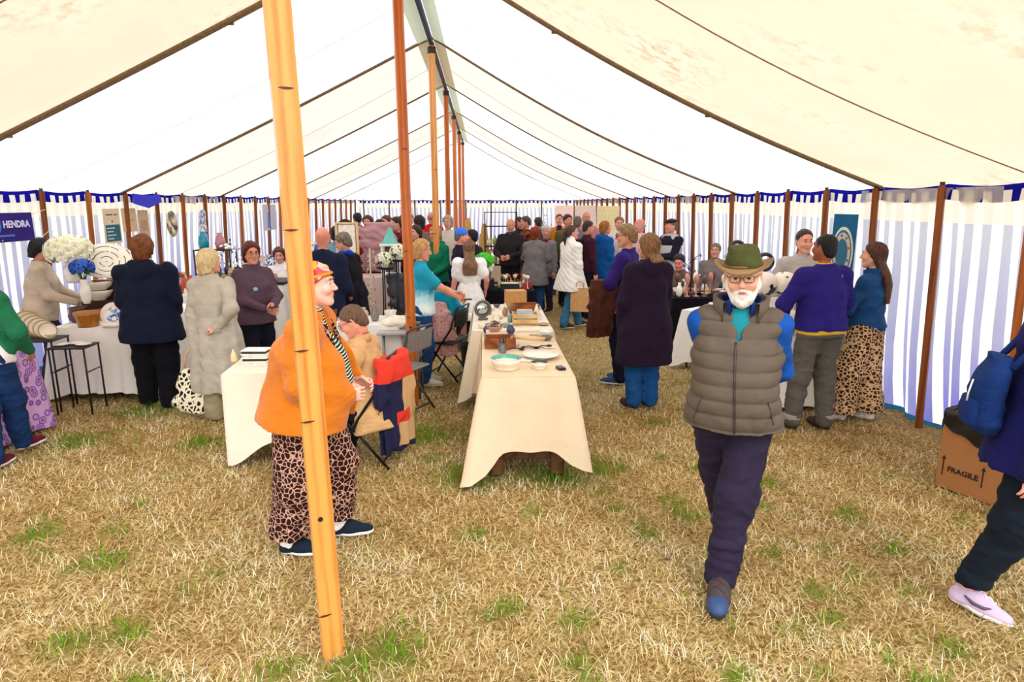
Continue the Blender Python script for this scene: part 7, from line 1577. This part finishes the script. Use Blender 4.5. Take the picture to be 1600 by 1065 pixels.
for i, (dx, dy, c_) in enumerate(((-.2, .0, '#e9dcc8'), (-.05, -.15, '#2b2a2e'), (.1, .1, '#b9a58a'), (-.1, .15, '#efe9df'), (.2, -.05, '#8c9a94'))): lathe_ob('bowl', bowl_prof(.08, .06), glaze(c_), ['oatmeal', 'black', 'tan', 'white', 'grey-green'][i]+' bowl on the askew table behind the walking man', 'bowl', (2.98+dx, 7.62+dy, .73), n=16)
T5 = (3.08, 6.14); stall_table(T5[0], T5[1], 1.25, .42, 'stall table under a white cloth between the purple jumper and the grey jumper', 'white cloth hanging to the grass on the right-hand stall table', WHL, 73, .75, .70)
box_ob('riser', (.55, .22, .34), WH, 'white riser on the left end of the right stall table', 'riser', (T5[0]-.28, T5[1]+.10, .758))
k = NT('dotted_glaze'); vo = k.n('ShaderNodeTexVoronoi', {'Vector': k.coord(), 'Scale': 13.0}); k.bsdf(k.ramp(vo.outputs[0], [(.28, srgb('#3c6a4c')), (.33, srgb('#f3ede0'))]), .25); DOT = k.m
k = NT('blotched_glaze'); k.bsdf(k.ramp(k.noise(k.coord(), 7, 2), [(.52, srgb('#f2ece0')), (.56, srgb('#2a2a2c'))]), .25); BLOT = k.m
globe = [(0, 0), (.05, 0), (.10, .04), (.125, .11), (.115, .18), (.07, .225), (.045, .235), (.04, .225), (0, .2)]
for i, (px, py, z, m, lb) in enumerate(((1180, 462, 1.10, DOT, 'round white pot with green dots left of the grey jumper'), (1208, 466, 1.10, BLOT, 'round white pot with dark blotches on the white riser'), (1232, 470, 1.10, DOT, 'second green-dotted round pot, nearest the grey jumper'))):
    lathe_ob('globe_pot', globe, m, lb, 'pot', (T5[0]-.48+i*.20, T5[1]+.10, z), n=22)
lathe_ob('pot', [(r*1.0, z*1.0) for r, z in globe], BLOT, 'white pot with black motifs at the left of the purple jumper', 'pot', (T5[0]-.12, T5[1]-.13, .758), n=22)
for i, (x, z, r, lb) in enumerate(((-.52, 1.55, .075, 'highest black ring sculpture above the hat'), (-.36, 1.42, .065, 'middle black ring sculpture beside the hat'), (-.22, 1.42, .08, 'right black ring sculpture by the grey jumper'))):
    c = thing('ring_sculpture', lb, 'sculpture', (T5[0]+x, T5[1]+.26, .758)); b = MB(); b.tube([(r*math.cos(t), 0, z-.758+r*math.sin(t)) for t in np.linspace(0, 2*PI, 25)[:-1]], .020, 8, closed=True); b.obj('ring', glaze('#26262a'), c); MB().tube([(0, 0, 0), (0, 0, z-.758-r)], .007, 6).obj('rod', flat('#b8a888', .5), c); MB().bbox((0, 0, .01), (.10, .07, .02), .003).obj('base', PALEW, c)
for i, (dx, dy, c_) in enumerate(((.18, -.1, '#e8dfd0'), (.36, .05, '#3a4a52'), (.5, -.08, '#d8c2a0'), (.05, .12, '#efe9df'))): lathe_ob('bowl', bowl_prof(.08, .06), glaze(c_), ['cream', 'slate', 'sand', 'white'][i]+' bowl on the right stall table', 'bowl', (T5[0]+dx, T5[1]+dy, .758), n=16)
# teal banner on the right wall
c, w_, h_ = wall_card('banner', 'teal banner with a round ringed emblem on the right wall', 'banner', XR+.0, 6.57, 7.03, 1.02, 1.89, cloth('#1c6a8c', bump=.15), 1, th=.006)
for r, m in ((.21, '#dcd6c0'), (.185, '#2f6f80'), (.165, '#c9b8a8'), (.115, '#2a6f8c')):
    b = MB(); b.prism([(r*math.cos(t), r*1.35*math.sin(t)) for t in np.linspace(0, 2*PI, 37)[:-1]], 0, .002+.0012*(.21-r)*40, 0, Matrix.Rotation(-PI/2, 3, 'Z') @ Matrix.Rotation(PI/2, 3, 'X'), (-.004, 0, .02)); b.obj('emblem_ring', flat(m, .7), c)
for i in range(9): an = i*.7; b = MB(); b.box((-.010, .14*math.cos(an), .02+.19*math.sin(an)), (.003, .03, .025)); b.obj('emblem_mark', flat(['#5a8a3a', '#b05a4a', '#3f6f9c'][i % 3], .7), c)

# ---- bags, coat, box, backpack
LEAF = spots('leaf_print', '#efe6d0', '#2e2d22', 26, (.13, .18), (1, 1, .7))
wp = wpt(GC, GC['W'][0]); c = thing('tote_bag', 'cream tote bag with a dark leaf print hanging from the grey cardigan\'s hand', 'bag', (wp.x-.03, wp.y, 0), math.radians(8))
zt = wp.z-.26; F = Field(); F.loft([(zt-.44, 0, 0, .185, .06), (zt-.30, 0, 0, .17, .075), (zt-.12, 0, 0, .14, .05), (zt, 0, 0, .115, .025)], k=.02, p=2.8); F.fold(.010, 26, 8); fobj('bag_body', F, .011, LEAF, parent=c)
for s in (-1, 1): MB().tube([(s*.07, -.01, zt-.01), (s*.05, -.005, zt+.12), (.03, 0, zt+.20), (s*.0+.03, .02, zt+.20)], .011, 6).obj('handle', cloth('#d8b08e'), c)
wp = wpt(WCO, WCO['W'][1]); c = thing('paper_bag', 'plain brown paper bag held by the woman in the white quilted coat', 'bag', (wp.x, wp.y-.06, wp.z-.48), math.radians(-14)); KP = flat('#d9ac78', .85)
MB().box((0, 0, .19), (.29, .10, .38), 0, None, .98).obj('bag_body', KP, c)
for s in (-1, 1): MB().tube([(-.06, s*.05, .37), (-.055, s*.045, .46), (.0, s*.03, .485), (.055, s*.045, .46), (.06, s*.05, .37)], .006, 5).obj('handle', flat('#b98a58', .8), c)
m_ = (wpt(SG, SG['E'][0])+wpt(SG, SG['W'][0]))/2
hung('coat', 'brown coat hanging folded over the sunglasses woman\'s arm', (m_.x+.02, m_.y-.03), math.radians(12), cloth('#5a3326', bump=.7), .34, .62, m_.z+.10, 'coat', 3, .075, True, -.05, .012)
F = Field()
A_, B_ = at(1461, 757), at(1550, 789); dv = (B_-A_); dv.z = 0; dn = dv.normalized(); ang = math.atan2(dn.y, dn.x); LB = .56; HB = .55
c = thing('cardboard_box', 'brown cardboard box marked FRAGILE with arrows by the right wall', 'box', (A_.x, A_.y, 0), ang); CARD = flat('#ad7b4c', .9, var=.06, scale=5)
dpt = .46
for nm, cc_, dd in (('front_panel', (LB/2, 0, HB/2), (LB, .006, HB)), ('back_panel', (LB/2, dpt, HB/2), (LB, .006, HB)), ('side_panel', (0, dpt/2, HB/2), (.006, dpt, HB)), ('side_panel', (LB, dpt/2, HB/2), (.006, dpt, HB)), ('base', (LB/2, dpt/2, .006), (LB, dpt, .006))): MB().bbox(cc_, dd, .0015).obj(nm, CARD, c)
INK = flat('#2a1c12', .8); lettering('FRAGILE', .054, c, (.165, -.0045, .150), (PI/2, 0, 0), INK, bold=.0015, depth=.001)
for x in (.035, .290): b = MB(); b.prism([(-.004, -.06), (.004, -.06), (.004, .06), (.014, .06), (0, .09), (-.014, .06), (-.004, .06)], 0, .002, 0, Matrix.Rotation(PI/2, 3, 'X'), (x, -.003, .155)); b.obj('printed_arrow', INK, c)
b = MB(); N = 48
def liner(u, v):
    t = u*4; sd = int(t) % 4; f = t-int(t); x, y = [(LB*f, 0), (LB, dpt*f), (LB*(1-f), dpt), (0, dpt*(1-f))][sd]; nx, ny = [(0, -1), (1, 0), (0, 1), (-1, 0)][sd]
    dr = .10+.05*math.sin(u*40)+.16*math.exp(-((u-.11)/.035)**2); 
    if v < .4: q = v/.4; return (x-nx*.02*(1-q), y-ny*.02*(1-q), HB-.25*(1-q)+.03*q)
    if v < .5: return (x+nx*.004, y+ny*.004, HB+.035)
    q = (v-.5)/.5; o_ = .012+.012*abs(math.sin(u*31+q*3)); return (x+nx*o_, y+ny*o_, HB+.03-dr*q)
b.grid(liner, 96, 12, closed_u=True); tag(b.obj('bin_liner', flat('#1a1a1c', .28, bump=.5, scale=18), None, (A_.x, A_.y, 0), ang), 'black bin liner folded over the rim of the FRAGILE box', 'bin liner')
F = Field(); I = RW; T = I['T']; F.loft([(z*I['s'], 0, y*I['s'], a*I['s'], d*I['s']) for z, y, a, d in ((.93, -.23, .11, .045), (.97, -.24, .125, .065), (1.12, -.25, .13, .075), (1.26, -.235, .115, .06), (1.32, -.22, .08, .04))], I['hc']-I['RT'] @ (V3(0, 0, .93)*I['s']), I['RT'], k=.03); F.fold(.006, 26, 4)
bp = thing('backpack', 'bright blue backpack worn by the person at the right edge', 'backpack', tuple(I['P'].location), I['P'].rotation_euler.z); BPM = cloth('#123a74', bump=.6, weave=300); fobj('bag_body', F, .010, BPM, parent=bp)
F = Field(); F.loft([(z*I['s'], 0, y*I['s'], a*I['s'], d*I['s']) for z, y, a, d in ((.96, -.295, .09, .035), (1.03, -.305, .10, .04), (1.10, -.30, .09, .035))], I['hc']-I['RT'] @ (V3(0, 0, .93)*I['s']), I['RT'], k=.03); fobj('front_pocket', F, .010, BPM, parent=bp)
for s in (-1, 1): MB().tube([T(s*.10, -.20, 1.28), T(s*.10, -.13, 1.40), T(s*.105, -.02, 1.45), T(s*.11, .08, 1.40), T(s*.12, .13, 1.30), T(s*.125, .145, 1.2)], .016, 6).obj('strap', BPM, bp)
MB().tube([T(.06, -.335, 1.20), T(.065, -.345, 1.13), T(.065, -.345, 1.09)], .004, 5).obj('zip_pull', flat('#d9d9dc', .4), bp)
# phones in hand
for I, i_, lb in ((PH, 0, 'black phone held by the mauve-topped stallholder'), (TU, 1, 'dark phone held out by the woman in turquoise')):
    wp = wpt(I, I['W'][i_]+unit(I['W'][i_]-I['E'][i_])*.10+V3(0, 0, .025)); tag(MB().bbox((0, 0, 0), (.07, .145, .010), .003).obj('phone', flat('#17161a', .25), None, wp, I['P'].rotation_euler.z), lb, 'phone')

# trainer details of the person at the right edge
for sh_ in [c_ for c_ in RW['P'].children if c_.name.startswith('shoe')]:
    t_ = BVHTree.FromPolygons([v_.co for v_ in sh_.data.vertices], [p_.vertices[:] for p_ in sh_.data.polygons]); co_ = np.array([v_.co[:] for v_ in sh_.data.vertices]); ce = Vector(co_.mean(0)); ax_ = Vector(np.linalg.svd(co_-co_.mean(0), full_matrices=False)[2][0])
    if ax_.y < 0: ax_ = -ax_
    sd_ = ax_.cross(Vector((0, 0, 1))).normalized()
    for sg in (-1, 1):
        pts = []
        for u_, z_ in ((-.10, .035), (-.07, .012), (-.03, -.004), (.02, .004), (.05, .018)):
            h_ = t_.ray_cast(ce+ax_*u_+Vector((0, 0, z_))+sd_*sg*.2, -sd_*sg)[0]
            if h_: pts.append(h_+sd_*sg*.002)
        if len(pts) > 2: MB().tube(pts, [.004]+[.009]*(len(pts)-2)+[.003], 6).obj('side_stripe', flat('#5a5262', .6), sh_)

# ------------------------------------------------------------------ tell look-alikes apart by their place
from collections import defaultdict
sets = defaultdict(list)
for o in SC.objects:
    if o.parent is None and o.get('label'): sets[o['label']].append(o)
def screen_x(o):
    d = o.location-Vector((0, 0, CAM_H)); c, s = math.cos(YAW), math.sin(YAW); return (d.x*c-d.y*s)/max(.1, d.x*s+d.y*c)
for lab, os_ in sets.items():
    if 1 < len(os_) <= len(ORD):
        for i, o in enumerate(sorted(os_, key=screen_x)): o['label'] = f'{lab}, {ORD[i]} of its kind from the left' if len(lab.split()) <= 9 else f'{lab}, {ORD[i]} from left'
